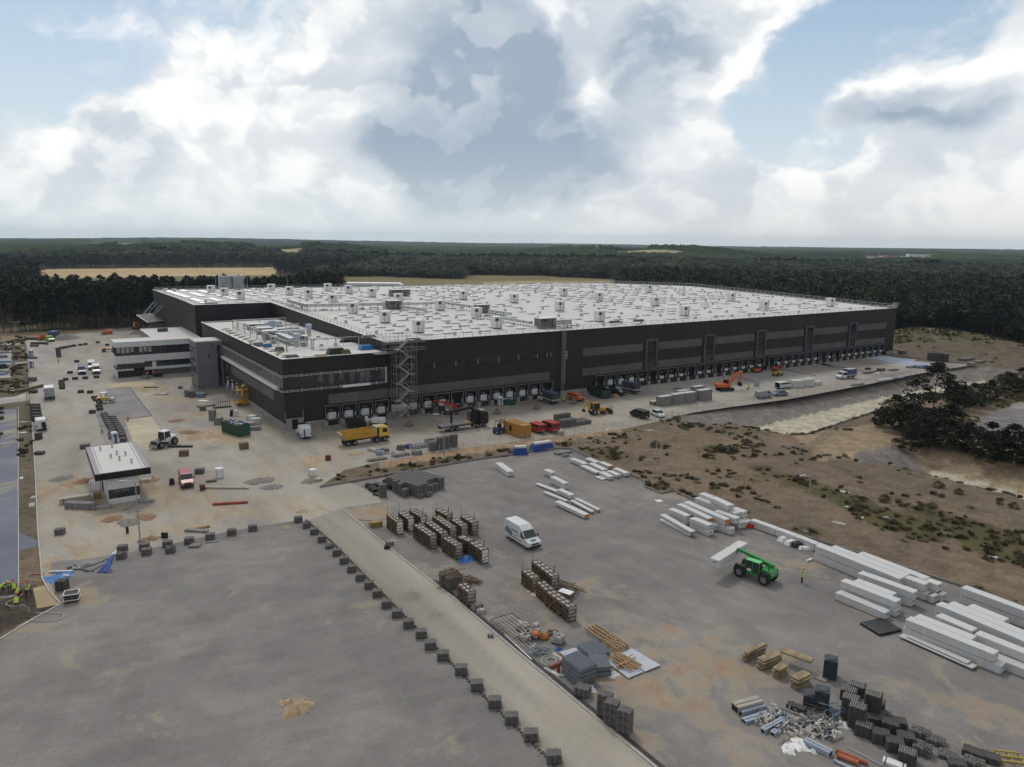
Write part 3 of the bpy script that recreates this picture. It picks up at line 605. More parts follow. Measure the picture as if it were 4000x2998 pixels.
for k in range(6):q.box(72.0,73.0,-.12,-.06,9.6+k*.35,9.75+k*.35)
q.build('wall_louvre',STEEL,BLD)
b=MB()
for zz in range(2,17):b.bar((SX+.5,1,zz),(SX+1.4,1,zz),.08);b.bar((SX+.5,2,zz),(SX+1.4,2,zz),.08)
for y in(1,2):
 for x in(.5,1.4):b.bar((SX+x,y,0),(SX+x,y,18.6),.1)
b.box(SX-1.5,SX+1.6,.3,2.6,17.4,17.5);b.build('escape_ladder',STEEL,BLD);rail('railing',[(SX-1.5,.3),(SX+1.6,.3),(SX+1.6,2.6)],lambda s,t:17.5,BLD,r=.06)
SKY=M('skylight_white',(.66,.66,.66),.3,.05,2);CURB=M('curb_grey',(.47,.465,.46),.6,.1,2)
sk=[]
rs=random.Random(3)
for i in range(37):
 for j in range(31):
  s=26.6+5.35*i;t=8.3+5.3*j
  if s<30 and t<78:continue
  if s>219 or t>168:continue
  if s<62:keep=(t<58 and rs.random()<.8)or(t>=66 and rs.random()<.62)
  elif s<90:keep=rs.random()<.4
  elif 120<s<205 and t>34:keep=rs.random()<.52
  else:keep=rs.random()<.3
  if 24<s<78 and 59<t<65:keep=False
  if keep:sk.append((s,t))
for i in range(8):
 for j in range(14):
  s=3.5+2.9*i;t=96+5.3*j
  if i%2==0 and rs.random()<.7 and s<24 and t<168:sk.append((s,t))
sk.sort(key=lambda p:(W(p[0],p[1]).x**2+W(p[0],p[1]).y**2))
def skyl(b,s,t,far):
 z=roofz(s,t);w,l=(1.05,.85)if not far else(1.2,.95)
 b.k=1;b.box(s-w,s+w,t-l,t+l,z-.05,z+.28);b.k=0;b.tbox(s-w-.06,s+w+.06,t-l-.06,t+l+.06,z+.28,z+.46,.5,.4)
for s,t in sk[:100]:
 b=MB();skyl(b,s,t,False);b.build('skylight',[SKY,CURB],BLD)
b=MB()
for s,t in sk[100:]:skyl(b,s,t,True)
tag(b.build('skylight',[SKY,CURB],BLD),kind='stuff')
b=MB()
for i in range(26):
 for j in range(17):
  s=28+7.6*i+rs.uniform(-1,1);t=6+9.7*j+rs.uniform(-1,1)
  if s>218 or t>168 or rs.random()<.25:continue
  z=roofz(s,t);b.k=0
  if rs.random()<.5:b.box(s-.3,s+.3,t-.25,t+.25,z,z+.6);b.k=1;b.box(s-.38,s+.38,t-.33,t+.33,z+.6,z+.7)
  else:b.box(s-.7,s+.5,t-.3,t+.3,z,z+.35);b.k=1;b.box(s-.2,s+.3,t-.2,t+.2,z+.35,z+.65)
for s,t in[(31+3.7*k,1.8)for k in range(50)]+[(24.5,5+5*k)for k in range(16)]:b.k=1;b.box(s-.12,s+.12,t-.12,t+.12,roofz(s,t),roofz(s,t)+.2)
tag(b.build('roof_vent',[CURB,M('vent_cap',(.33,.33,.33),.5,.1,2)],BLD),kind='stuff')
WG=thing('office_wing','lower dark wing with a ribbon window wrapping its near corner','building',W(0,0),TH)
HW,TW=14.67,80.7
b=MB();b.quad([(0,0,0.0),(NS-.01,0,0.0),(NS-.01,0,HW+.2),(0,0,HW+.2)]);b.quad([(0,0,0),(0,TW,0),(0,TW,HW+.2),(0,0,HW+.2)]);b.quad([(0,TW,0),(NS-.01,TW,0),(NS-.01,TW,HW+.2),(0,TW,HW+.2)]);b.build('wall',CLAD,WG)
b=MB();b.quad([(.1,.1,HW),(NS-.05,.1,HW),(NS-.05,TW-.1,HW),(.1,TW-.1,HW)]);b.build('roof',ROOFW,WG)
b=MB();b.bar((0,0,HW+.24),(NS-.1,0,HW+.24),.34,.08).bar((0,.2,HW+.24),(0,TW,HW+.24),.34,.08).bar((0.2,TW,HW+.24),(NS-.1,TW,HW+.24),.34,.08);b.build('coping',WHITE,WG)
b=MB();b.box(-.3,1.3,-.3,.02,0,1.3).box(-.3,.02,.02,5.1,0,1.3).box(-.12,.02,5.1,53.9,0,1.15).box(2.6,3.75,-.22,.02,1.3,2.35).box(.1,1.3,-.22,.02,1.3,2.35).box(1.3,2.6,-.22,-.0,2.15,2.35)
b.build('plinth',CONC,WG);MB().box(1.3,2.6,-.1,-.01,0,2.15).build('door',BLACK,WG)
b=MB();b.box(3.72,3.8,-.1,-.02,2.35,4.0).box(-.06,.02,-.1,-.02,2.35,3.7);b.build('trim',OUTL,WG)
band(9.35,NS,4.55,6.62,WG)
MB().box(-.07,.01,7.2,46.2,4.95,7.1).build('grey_band',GREY,WG);MB().box(-.07,.01,49.5,51.5,4.95,7.0).build('grey_band',GREY,WG)
rw=MB().box(0.05,22.2,-.06,.02,8.5,11.2).build('ribbon_window',GLASS,WG)
b=MB();r_=random.Random(5)
for k in range(19):
 if r_.random()<.55:b.box(.25+k*1.17,1.25+k*1.17,-.075,-.06,8.7+r_.choice([0,.8]),11.0)
b.build('pane',GLASS2,rw)
b=MB()
for k in range(20):b.box(.1+k*1.165,.17+k*1.165,-.12,-.06,8.5,11.2)
b.build('mullion',DSTEEL,rw)
rs_=MB().box(-.06,.02,.4,53.5,8.6,10.9).build('ribbon_window',GLASS,WG)
b=MB()
for k in range(46):
 if r_.random()<.6:b.box(-.075,-.06,.7+k*1.15,1.6+k*1.15,8.8,10.8)
b.build('pane',GLASS2,rs_)
b=MB()
for k in range(54):b.box(-.14,-.06,.4+k,.5+k,8.6,10.9)
b.build('mullion',STEEL,rs_)
def bracket_row(b,pts,z,sp=1.0):
 for(x0,y0),(x1,y1)in zip(pts,pts[1:]):
  L=math.hypot(x1-x0,y1-y0);n=int(L/sp)
  for zz in(z,z+.28):b.bar((x0,y0,zz),(x1,y1,zz),.07)
  for i in range(n+1):
   f=i/n;x,y=x0+(x1-x0)*f,y0+(y1-y0)*f;big=i%4==0
   b.bar((x,y,z-(.22 if big else .08)),(x,y,z+(.5 if big else .36)),.12 if big else .06)
for z in(11.25,8.1):
 b=MB();bracket_row(b,[(-.55,52),(-.55,-.55),(22.3,-.55)],z);b.build('bracket_rail',M('bright_bracket',(.5,.5,.5),.5,.1,2),WG)
b=MB();b.bar((22.3,-.55,8.1),(22.3,-.55,11.6),.14).bar((22.6,-.55,8.1),(22.6,-.55,11.6),.08);b.build('bracket_post',WHITE,WG)
MB().box(-.75,-.02,3.2,54.0,7.95,8.55).build('white_ledge',WHITE,WG);MB().box(12.3,18.6,-.8,-.35,7.95,8.45).build('white_ledge',WHITE,WG)
for t_ in(50.2,45.2,40.2,35.2):
 d=MB().box(-.12,-.02,t_-1.4,t_+1.4,1.1,3.7).build('dock_door',SH,WG)
 MB().box(-.16,-.12,t_-.9,t_+.9,1.2,2.6).build('door_panel',DOORW,d);MB().box(-.2,-.12,t_-1.0,t_+.9,3.2,3.4).build('door_rail',DOORW,d)
 MB().box(-1.0,-.15,t_-2.6,t_-1.7,0,1.1).build('concrete_buffer',CONC,d)
def dpath(name,label,pts,w,h,legs=True,mat=DUCT,zf=lambda s,t:HW,lift=.7,grp=None):
 o=thing(name,label,'duct',W(pts[0][0],pts[0][1],zf(pts[0][0],pts[0][1])),TH,grp)
 x0,y0=pts[0][:2];b=MB();l=MB()
 for p,q in zip(pts,pts[1:]):
  za,zb_=zf(p[0],p[1])-zf(x0,y0)+lift+h/2,zf(q[0],q[1])-zf(x0,y0)+lift+h/2
  b.bar((p[0]-x0,p[1]-y0,za),(q[0]-x0,q[1]-y0,zb_),w,h)
  L=math.dist(p[:2],q[:2]);n=max(1,int(L/2.2))
  for i in range(n+1):
   f=i/n;x,y=p[0]-x0+(q[0]-p[0])*f,p[1]-y0+(q[1]-p[1])*f;z0=zf(x+x0,y+y0)-zf(x0,y0)
   for sg in(-1,1):
    nx,ny=-(q[1]-p[1])/(L+1e-6),(q[0]-p[0])/(L+1e-6)
    l.bar((x+nx*w*.6*sg,y+ny*w*.6*sg,z0),(x+nx*w*.6*sg,y+ny*w*.6*sg,z0+lift+h),.06);l.cb(x+nx*w*.6*sg,y+ny*w*.6*sg,z0+.06,.3,.3,.1)
 b.build('duct_body',mat,o);l.build('support',DSTEEL,o);return o
def roof_unit(name,label,cat,s,t,dims,z,mat=DUCT,grp=None,hood=True,face=0):
 o=thing(name,label,cat,W(s,t,z),TH,grp);a,c,h=dims
 b=MB();b.tbox(-a/2,a/2,-c/2,c/2,.25,h,-.12 if hood else 0,-.08 if hood else 0);b.build('body',mat,o)
 MB().box(-a/2+.15,a/2-.15,-c/2+.15,c/2-.15,0,.25).build('curb',DSTEEL,o)
 q=MB();q.box(-a/2-.14,a/2+.14,-c/2-.1,c/2+.1,h,h+.12);q.build('lid',WHITE,o)
 q=MB();q.box(.02,a/2-.05,-c/2-.13,-c/2-.02,h*.66,h*.92)if face else q.box(-a/2+.05,-.1,-c/2-.13,-c/2-.02,h*.66,h*.92)
 q.build('louvre',DSTEEL,o)
 q=MB()
 for k in(-.25,.25):q.box(k*a-.02,k*a+.02,-c/2-.11,-c/2+.02,.35,h*.95)
 q.build('seam',DSTEEL,o);return o
FR=thing('guard_railing','tall galvanised guard frame standing around the plant on the lower roof','steel frame',W(4.4,11.7,HW),TH)
b=MB();segs=[((4.4,11.7),(4.6,62)),((4.4,11.7),(21.5,12.6)),((10.5,12),(10.5,30)),((4.6,62),(19,62)),((4.6,30),(10.5,30))]
for(x0,y0),(x1,y1)in segs:
 L=math.hypot(x1-x0,y1-y0);n=max(1,round(L/6.2))
 b.bar((x0-4.4,y0-11.7,2.3),(x1-4.4,y1-11.7,2.3),.16);b.bar((x0-4.4,y0-11.7,.35),(x1-4.4,y1-11.7,.35),.1)
 for i in range(n+1):f=i/n;x,y=x0+(x1-x0)*f-4.4,y0+(y1-y0)*f-11.7;b.bar((x,y,0),(x,y,2.3),.2)
 for i in range(n*3):f=i/n/3;x,y=x0+(x1-x0)*f-4.4,y0+(y1-y0)*f-11.7;b.bar((x,y,.35),(x,y,2.3),.05)
b.build('frame',STEEL,FR)
GD='metal ducts on the lower roof'
dpath('roof_duct','wide pale duct running along the near part of the lower roof',[(8.5,21),(8.7,30),(8.0,36)],1.5,1.0,grp=GD)
dpath('roof_duct','long duct crossing the lower roof below the blue hood',[(8,38),(16.5,37.5)],.9,.9,grp=GD)
dpath('roof_duct','thin straight pipe reaching to the dark wall of the warehouse',[(8,52),(20,52.5)],.35,.35,grp=GD,lift=1.2)
dpath('roof_duct','looped round duct in the middle of the lower roof',[(11,41),(17.5,41.5),(17.8,46),(11,46.5),(11,41)],.6,.6,grp=GD)
dpath('roof_duct','far duct at the back end of the lower roof',[(7,60),(17,60.5),(17,66)],.9,.8,grp=GD)
dpath('roof_duct','duct beside the far lattice on the lower roof',[(6.5,50),(12,50)],1.1,.9,grp=GD)
for i,(s,t,d_,lb)in enumerate([(7.2,35,(3.4,2.6,2.1),'dark boxy air handler at the middle of the lower roof'),(11.5,22,(1.6,1.4,2.0),'small grey cabinet near the corner of the guard frame'),(8.8,46,(3.5,2.4,1.6),'grey air handler behind the looped duct'),(9.5,57,(4.5,2.2,1.5),'long grey air handler at the back of the lower roof'),(12,43.5,(2.2,1.8,1.5),'squat unit inside the looped duct'),(5.8,27,(1.3,1.2,1.6),'small pale box unit by the side of the guard frame'),(10.4,18.6,(1.2,1.2,.9),'low round-edged fan box near the guard frame post')]):
 roof_unit('air_handler',lb,'air handler',s,t,d_,HW,M('unit_grey',(.24,.24,.25),.5,.1,2)if i in(0,2,3,1)else DUCT,'air handlers on the lower roof',False)
HD=M('hood_blue',(.36,.46,.60),.4,.1,2)
for s,t,lb in[(17.8,37.6,'flared pale blue duct hood standing tallest on the lower roof'),(12.2,51,'flared blue duct hood farther back on the lower roof'),(9.0,19.5,'blue duct hood at the near end of the wide duct')]:
 o=thing('duct_hood',lb,'duct hood',W(s,t,HW),TH,'blue hoods on the lower roof');MB().tbox(-.45,.45,-.5,.5,0,1.6,0,0).build('neck',DUCT,o);MB().tbox(-.5,.5,-.55,.55,1.6,2.9,-.15,-.25).build('hood',HD,o)
for i,(s,t)in enumerate([(15.5,32),(18.3,32),(15.8,28),(18.8,28),(14,17),(17.4,17)]):
 o=thing('roof_dome','flat round roof vent on the lower roof, %s counted from the back left'%ordn(i),'roof vent',W(s,t,HW),TH,'round vents on the lower roof');MB().lathe([(.9,0),(.95,.12),(.3,.2)],12).build('disc',DUCT,o);MB().lathe([(.45,.2),(.5,.34)],10).build('fan',DSTEEL,o)
b=MB()
for k in range(26):b.box(.9+(k%2)*.9,2.3+(k%2)*1.2,4+k*2.3,4.25+k*2.3,HW+.02,HW+.14)
tag(b.build('roof_slat',DSTEEL,None,W(0,0,0),TH),'row of short dark bars laid along the left edge of the lower roof','bars')
UN=[(36.8,55.3),(36.8,32.5),(36.9,12.6),(64.1,53.3),(64.4,31.7),(58.7,11.7),(39.8,80.4),(61.3,77.7),(60.7,98.4),(38.7,100.8),(38.3,121.5),(38.1,144),(59.5,140.8),(60.9,121.6),(87.2,79.9),(98.5,64.4),(130.8,79.1),(98.7,38.3),(93.4,12.3),(132,59.4),(176.8,81.1),(140.1,38.8),(128.2,13.3),(181.7,41.4),(167.4,14.7),(203.1,14),(15.4,141.6),(15.6,121),(16.7,102.9)]
UM=M('unit_white',(.70,.70,.69),.45,.06,2)
u0=Proto(roof_unit('rooftop_cabinet','-','rooftop unit',0,0,(2.3,2.1,3.0),0,UM,face=0))
def row_of(t):return 'front' if t<20 else 'second' if t<45 else 'third' if t<70 else 'fourth' if t<90 else 'back'
cnt={}
for s,t in sorted(UN):
 r=row_of(t);cnt[r]=cnt.get(r,0)+1
 u0.put(W(s,t,roofz(s,t)),TH,'white ventilation cabinet on the warehouse roof, %s from the left in the %s row'%(ordn(cnt[r]-1),r),'white cabinets on the warehouse roof')
for s,t,lb in[(3.1,162.7,'small white box at the far left corner of the warehouse roof'),(5.3,157.7,'small white box next to the far left corner box')]:
 roof_unit('vent_box',lb,'vent box',s,t,(1.2,1.2,1.1),roofz(s,t),UM)
zr=roofz
dpath('roof_duct','long grey duct on stilts along the left part of the warehouse roof',[(26.1,81.7),(26.8,66),(50,62.5)],1.1,.9,zf=zr,lift=1.1,grp='ducts on the warehouse roof')
dpath('roof_duct','long duct on stilts running from the central unit to the right',[(52.5,61.5),(69.5,60.5),(72.6,46)],.9,.7,zf=zr,lift=1.1,grp='ducts on the warehouse roof')
dpath('roof_duct','short duct leading towards the front from the right hand unit',[(73.5,40),(74.7,30)],.9,.7,zf=zr,grp='ducts on the warehouse roof')
dpath('roof_duct','duct in front of the central unit on the warehouse roof',[(53.5,59),(56.5,48)],.9,.7,zf=zr,grp='ducts on the warehouse roof')
dpath('roof_duct','duct on stilts going back from the unit at the roof edge',[(69,11),(66.5,30)],.9,.7,zf=zr,grp='ducts on the warehouse roof')
UG=M('unit_dark',(.15,.145,.14),.5,.15,2)
for s,t,d_,lb in[(71.3,98.5,(7,3,2.4),'long brown-grey air handler far back on the warehouse roof'),(52.3,61.5,(3.8,3.2,2.6),'brown-grey air handler in the middle of the roof duct'),(73.2,43.5,(4,2.6,2.4),'brown-grey air handler at the right end of the roof duct'),(71.2,7.6,(5,3,2.6),'air handler with a bright arched duct at the front roof edge')]:
 roof_unit('air_handler',lb,'air handler',s,t,d_,roofz(s,t),UG,'air handlers on the warehouse roof',False)
o=dpath('roof_duct','bright arched duct beside the unit at the front roof edge',[(72.5,5.5),(77.5,5.5),(77.5,8.5)],1.2,1.3,zf=zr,lift=.9,grp='ducts on the warehouse roof')
CH=thing('chiller','tall grey twin cooling unit rising at the far left of the roof','cooling unit',W(28.3,166.5,roofz(28,166)),TH)
MB().box(-4.6,-.3,-1.6,1.6,1.2,5.6).build('body',M('chiller_grey',(.33,.36,.38),.5,.12,1),CH);MB().box(.3,4.6,-1.6,1.6,1.2,5.6).build('body',M('chiller_grey'),CH)
b=MB()
for k in range(12):b.box(-4.4+k*.78,-4.15+k*.78,-1.66,-1.6,1.5,5.3)
b.build('grille',M('chiller_dark',(.12,.11,.11),.6,.1,2),CH)
b=MB()
for x in(-4.4,-1.5,1.5,4.4):
 for y in(-1.3,1.3):b.bar((x,y,0),(x,y,1.2),.2)
b.box(-4.9,4.9,-1.9,1.9,1.05,1.2).bar((-5.5,-2.2,2.2),(5.5,-2.2,2.2),.08).bar((-5.5,-2.2,0),(-5.5,-2.2,2.2),.08).bar((5.5,-2.2,0),(5.5,-2.2,2.2),.08);b.build('stand',STEEL,CH)
for i,(s,t)in enumerate([(21,160),(35,168),(52,170)]):
 o=thing('lightning_rod','thin lightning rod at the back of the roof, %s from the left'%ordn(i),'lightning rod',W(s,t,roofz(s,t)),TH,'lightning rods at the back of the roof');MB().tube([(0,0,0),(0,0,6)],.06,5).build('rod',STEEL,o);MB().cb(0,0,.1,.7,.7,.2).build('foot',CONC,o)
SC=thing('scaffold_tower','tall scaffold stair tower with zigzag flights at the wing corner','scaffold',W(23.6,-3.2),TH)
b=MB();H=17.6
for x in(0,1.3,3.7,5.0):
 for y in(0,1.3,2.6):
  if x in(1.3,3.7)and y==1.3:continue
  b.tube([(x,y,0),(x,y,H)],.05,5,cap=False)
z=2.0
while z<H:
 for y in(0,1.3,2.6):b.bar((0,y,z),(5,y,z),.06)
 for x in(0,1.3,3.7,5):b.bar((x,0,z),(x,2.6,z),.06)
 z+=2.0
for k in range(8):
 b.bar((0,0,k*2.1),(1.3,0,k*2.1+2.1),.05).bar((5,0,k*2.1),(3.7,0,k*2.1+2.1),.05).bar((0,2.6,k*2.1),(5,2.6,k*2.1+2.1),.05)
b.build('scaffold_frame',M('scaffold_steel',(.22,.22,.23),.5,.1,2),SC)
nf=9;zz=0.3;side=0
for k in range(nf):
 a,c=((3.7,1.2)if side else(1.2,3.7));z0=.2+k*1.92;z1=z0+1.92;y=.35 if side else 1.1
 st=MB()
 for yy in(y,y+.7):st.bar((a,yy,z0),(c,yy,z1),.1,.2)
 for i in range(9):f=(i+.5)/9;st.cb(a+(c-a)*f,y+.35,z0+(z1-z0)*f,.28,.7,.04)
 st.bar((a,y,z0+1),(c,y,z1+1),.06);st.box(min(c,c+(.0 if side else 1.0))-(1.0 if side else 0),max(c,c+.0)+(0 if side else 1.0),0,1.9,z1-.04,z1)
 st.build('stair_flight',M('alu_stair',(.52,.52,.53),.4,.1,2,metal=.3),SC);side=1-side
b=MB();b.box(-4.5,5.6,.2,3.4,14.75,14.85);b.build('platform',DSTEEL,SC)
b=MB()
for z in(15.3,15.85,17.0,17.5):b.bar((-3,0,z),(7.5,0,z),.07).bar((-3,1.1,z),(7.5,1.1,z),.06)
for k in range(16):b.bar((-2.8+k*.65,0,16.9 if k%2 else 17.5),(-2.15+k*.65,0,17.5 if k%2 else 16.9),.05)
for k in range(9):b.bar((-3+k*1.0,2.8,16.8),(-3+k*1.0,2.8,19.4),.05)
b.bar((-3,2.8,18.8),(5,2.8,18.8),.05).bar((-3,2.8,18.2),(5,2.8,18.2),.05);b.build('guard_rail',M('scaffold_steel'),SC)
TWR=thing('stair_tower','bluish grey flat-faced tower with a glass edge between the white block and the wing','tower',W(0,0),TH)
TM=bpy.data.materials.new('tower_panels');TM.use_nodes=True
def _tm():
 t=NT(TM.node_tree);out=t.n('ShaderNodeOutputMaterial');b=t.n('ShaderNodeBsdfPrincipled',i_Roughness=.5);t.nt.links.new(b.outputs[0],out.inputs[0])
 co=t.n('ShaderNodeTexCoord').outputs['Object'];sx=t.n('ShaderNodeSeparateXYZ',i_0=co);v=t.n('ShaderNodeCombineXYZ',i_0=t.m('ADD',sx.outputs[0],sx.outputs[1]),i_1=sx.outputs[2])
 br=t.n('ShaderNodeTexBrick',i_Vector=v.outputs[0],i_Scale=1.0);br.inputs['Brick Width'].default_value=1.9;br.inputs['Row Height'].default_value=.62;br.inputs['Mortar Size'].default_value=.012
 br.inputs['Color1'].default_value=(.135,.145,.185,1);br.inputs['Color2'].default_value=(.185,.185,.20,1);br.inputs['Mortar'].default_value=(.09,.09,.1,1)
 t.set(b.inputs['Base Color'],t.mix(t.mr(t.noise(co,.35,5,.6),.35,.7,0,.6),br.outputs[0],(.17,.165,.165)))
_tm()
b=MB();b.box(-6.6,-.02,54.9,63.5,0,12.3);b.build('wall',TM,TWR)
b=MB();b.box(-6.75,.1,54.75,63.65,12.3,12.42).box(-6.75,.1,54.75,54.95,12.42,12.6).box(-6.75,-6.55,54.95,63.65,12.42,12.6);b.build('roof',ROOFW,TWR)
g=MB().box(-6.68,-6.6,55.2,63.3,.1,10.6).build('glass_wall',GLASS,TWR)
b=MB()
for z in(3.3,6.6,9.9):b.box(-6.74,-6.68,55.2,63.3,z,z+.18)
for y in(55.2,57.2,59.2,61.2,63.1):b.box(-6.74,-6.68,y,y+.1,.1,10.6)
b.build('mullion',STEEL,g)
MB().box(-1.45,-.6,54.84,54.9,.5,11.3).build('slot_window',GLASS,TWR)
b=MB();b.box(-2.9,-2.65,54.85,54.9,10.9,11.6).box(-3.7,-3.4,54.85,54.9,8.3,9.0);b.build('window',BLACK,TWR)
b=MB();b.bar((-6.7,54.8,0),(-6.7,54.8,12.3),.12);b.build('trim',STEEL,TWR)
OF=thing('office_block','white two storey office block with dark ribbon windows','building',W(0,0),TH)
WW=M('white_render',(.60,.62,.63),.7,.05,.8);BR=M('brown_base',(.13,.115,.105),.8,.15,1)
HO=9.95;x0=-22.9;y0=82.6
b=MB();b.box(x0,-.1,y0,91.2,8.55,HO).box(x0,-.1,y0,91.2,4.25,6.15).box(x0,x0+7.2,y0,91.2,3.9,4.25);b.build('wall',WW,OF)
b=MB();b.box(x0+7.2,-.1,y0+.02,91.2,1.75,2.5).box(x0,x0+4.3,y0+.02,91.2,1.9,2.3).hull8([(x0,y0+.1,0),(x0+.25,y0+.1,0),(x0+.25,91.2,0),(x0,91.2,0),(x0,y0,2.3),(x0+.25,y0,2.3),(x0+.25,91.2,2.3),(x0,91.2,2.3)]);b.build('white_band',WW,OF)
b=MB();b.box(x0+9,-.1,y0+.5,91,0,1.75);b.build('base_wall',BR,OF)
MB().box(x0+.3,x0+9,y0+.7,91,0,1.9).build('ground_floor',BLACK,OF)
b=MB();b.box(x0+.15,-.1,y0+.12,91.1,6.15,8.55).box(x0+.15,-.1,y0+.3,91.1,2.3,4.25)
win=b.build('ribbon_window',GLASS,OF)
b=MB()
for k in range(20):
 x=x0+.3+k*1.15
 if k<8 and k not in(4,):b.box(x+.1,x+.95,y0+.105,y0+.12,6.9 if k%3 else 7.1,8.4)
b.build('pane',M('pale_pane',(.3,.31,.31),.4,.2,1),win)
b=MB()
for k in range(20):b.box(x0+.2+k*1.15,x0+.3+k*1.15,y0+.04,y0+.12,6.15,8.55)
for k in range(8):b.box(x0+.08,x0+.15,y0+.5+k*1.05,y0+.6+k*1.05,6.15,8.55)
b.build('mullion',DSTEEL,win)
MB().box(x0+9.2,x0+10.3,y0+.2,y0+.3,2.5,4.0).build('door',DOORW,OF)
b=MB()
for k in range(7):b.bar((x0+.8+k*1.2,y0-.2,0),(x0+.8+k*1.2,y0-.2,2.2),.1)
for z in(.5,1.1,1.6):b.bar((x0+.8,y0-.2,z),(x0+8,y0-.2,z),.1)
b.build('prop',M('timber_dark',(.1,.08,.06),.8,.2,2),OF)
b=MB();b.box(-12.4,-.1,91.2,114.6,0,HO-.05);b.build('rear_wall',M('grey_render',(.23,.225,.22),.8,.1,1),OF)
b=MB();b.quad([(x0+.3,y0+.3,HO+.03),(-.1,y0+.3,HO+.03),(-.1,114.3,HO+.03),(-12.1,114.3,HO+.03),(-12.1,91.0,HO+.03),(x0+.3,91.0,HO+.03)]);b.build('roof',ROOFW,OF)
b=MB();pr=[(x0+.1,y0+.1),(-.1,y0+.1),(-.1,114.5),(-12.3,114.5),(-12.3,91.1),(x0+.1,91.1),(x0+.1,y0+.1)]
for p,q in zip(pr,pr[1:]):b.bar((*p,HO+.08),(*q,HO+.08),.3,.16)
b.build('coping',WHITE,OF)
o=thing('roof_crate','brown stacked crate on the white office roof','crate',W(-7,105,HO+.04),TH);MB().box(-1.6,.2,-.6,.6,0,.9).box(-.1,1.3,-.8,.4,0,1.1).build('crate_body',M('brown_box',(.12,.1,.085),.8,.2,2),o);MB().box(-1.65,1.35,-.85,.65,1.1,1.16).build('lid',M('brown_lid',(.2,.17,.14),.8,.2,2),o)
CN=thing('canopy','sloping dark canopy hung on five rods from the warehouse end wall','canopy',W(0,0),TH)
b=MB();b.hull8([(-5.2,151.5,8.0),(-.02,150.5,8.5),(-.02,184,8.5),(-5.2,183.5,8.0),(-5.2,151.5,8.35),(-.02,150.5,8.85),(-.02,184,8.85),(-5.2,183.5,8.35)]);b.build('deck',M('canopy_grey',(.10,.10,.105),.6,.15,.5),CN)
MB().bar((-5.25,151.5,8.3),(-5.25,183.5,8.3),.25,.3).build('edge_trim',WHITE,CN)
for t_,c_ in[(172.5,172),(170.5,169),(164,163),(154.8,156),(149.7,153)]:MB().tube([(-.02,t_,14.4),(-5.0,c_+1.5,8.5)],.13,6).build('tie_rod',STEEL,CN)
b=MB();b.box(-4.5,-.02,151,154,0,7.9);b.build('end_wall',BR,CN)
GE=thing('guard_cabin','gatehouse cabin with a big overhanging black and white flat roof','gatehouse',W(0,0),TH)
b=MB();b.box(-35.4,-31.2,-31.0,-17,0,.85).box(-35.4,-31.2,-31.0,-17,2.25,4.0).box(-35.4,-31.25,-30.6,-17,.85,2.25);b.build('wall',M('cabin_white',(.60,.61,.60),.6,.06,1),GE)
g=MB().box(-35.3,-31.15,-30.98,-29.5,.85,2.25).build('window',GLASS,GE)
b=MB()
for x in(-35.3,-34.95,-33.9,-32.9,-31.9,-31.3):b.box(x,x+.07,-31.03,-30.98,.85,2.25)
b.box(-35.3,-31.15,-31.03,-30.98,1.6,1.67);b.build('mullion',DSTEEL,g);MB().box(-34.8,-33.6,-31.0,-30.985,1.7,2.2).box(-33.4,-32.6,-31.0,-30.985,1.72,2.2).build('pane',GLASS2,g)
b=MB();b.box(-36.9,-29.5,-31.5,-14.2,4.0,5.0);b.build('roof_slab',M('black_fascia',(.012,.012,.013),.6,.2,1),GE)
MB().quad([(-36.2,-31.3,5.01),(-30.2,-31.3,5.01),(-30.2,-14.4,5.01),(-36.2,-14.4,5.01)]).build('roof_membrane',ROOFW,GE)
b=MB()
for k in range(14):
 for x in(-36.88,-30.2):b.box(x,x+.66,-31.45+k*1.23,-31.45+k*1.23+1.18,5.0,5.03)
b.build('grey_coping',M('coping_grey',(.3,.29,.31),.7,.1,2),GE)
b=MB()
for k in range(28):
 for x in(-35.9,-30.55):b.cb(x,-31+k*.6,5.03,.12,.12,.05)
b.build('fixing',DSTEEL,GE)
for s,t in[(-34.0,-23),(-31.9,-22.5),(-33.0,-25),(-33,-21.5),(-35,-17.5),(-33.2,-16.3),(-31.6,-27.5)]:MB().lathe([(.14,5.0),(.14,5.6),(.2,5.62),(.2,5.7)],8,s,t).build('roof_pipe',STEEL,GE)
def leaf_mat(name,a,b_,tr=.25):
 m=bpy.data.materials.new(name);m.use_nodes=True;t=NT(m.node_tree)
 out=t.n('ShaderNodeOutputMaterial');b=t.n('ShaderNodeBsdfPrincipled',i_Roughness=.75);b.inputs['Specular IOR Level'].default_value=.2
 t.nt.links.new(b.outputs[0],out.inputs[0])
 oi=t.n('ShaderNodeObjectInfo').outputs['Random'];po=t.n('ShaderNodeNewGeometry').outputs['Position']
 n=t.noise(po,.012,4,.6);n1=t.noise(po,.7,4,.7)
 f=t.m('ADD',t.m('MULTIPLY',oi,.5),t.m('MULTIPLY',t.mr(n,.35,.65),.5))
 c=t.mix(f,a,b_);c=t.mix(1,c,t.mix(t.mr(n1,.3,.7),(.6,.6,.6),(1.4,1.4,1.35)),'MULTIPLY')
 t.set(b.inputs['Base Color'],c);return m
PINE=leaf_mat('pine_needles',(.013,.017,.010),(.024,.028,.014));LEAF=leaf_mat('dark_leaves',(.012,.016,.008),(.024,.029,.012))
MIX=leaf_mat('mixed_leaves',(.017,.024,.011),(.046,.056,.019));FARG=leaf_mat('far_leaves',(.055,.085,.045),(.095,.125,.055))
WEED=leaf_mat('weed_leaves',(.06,.06,.028),(.13,.10,.05));BARK=M('bark',(.085,.065,.05),.95,.3,3)
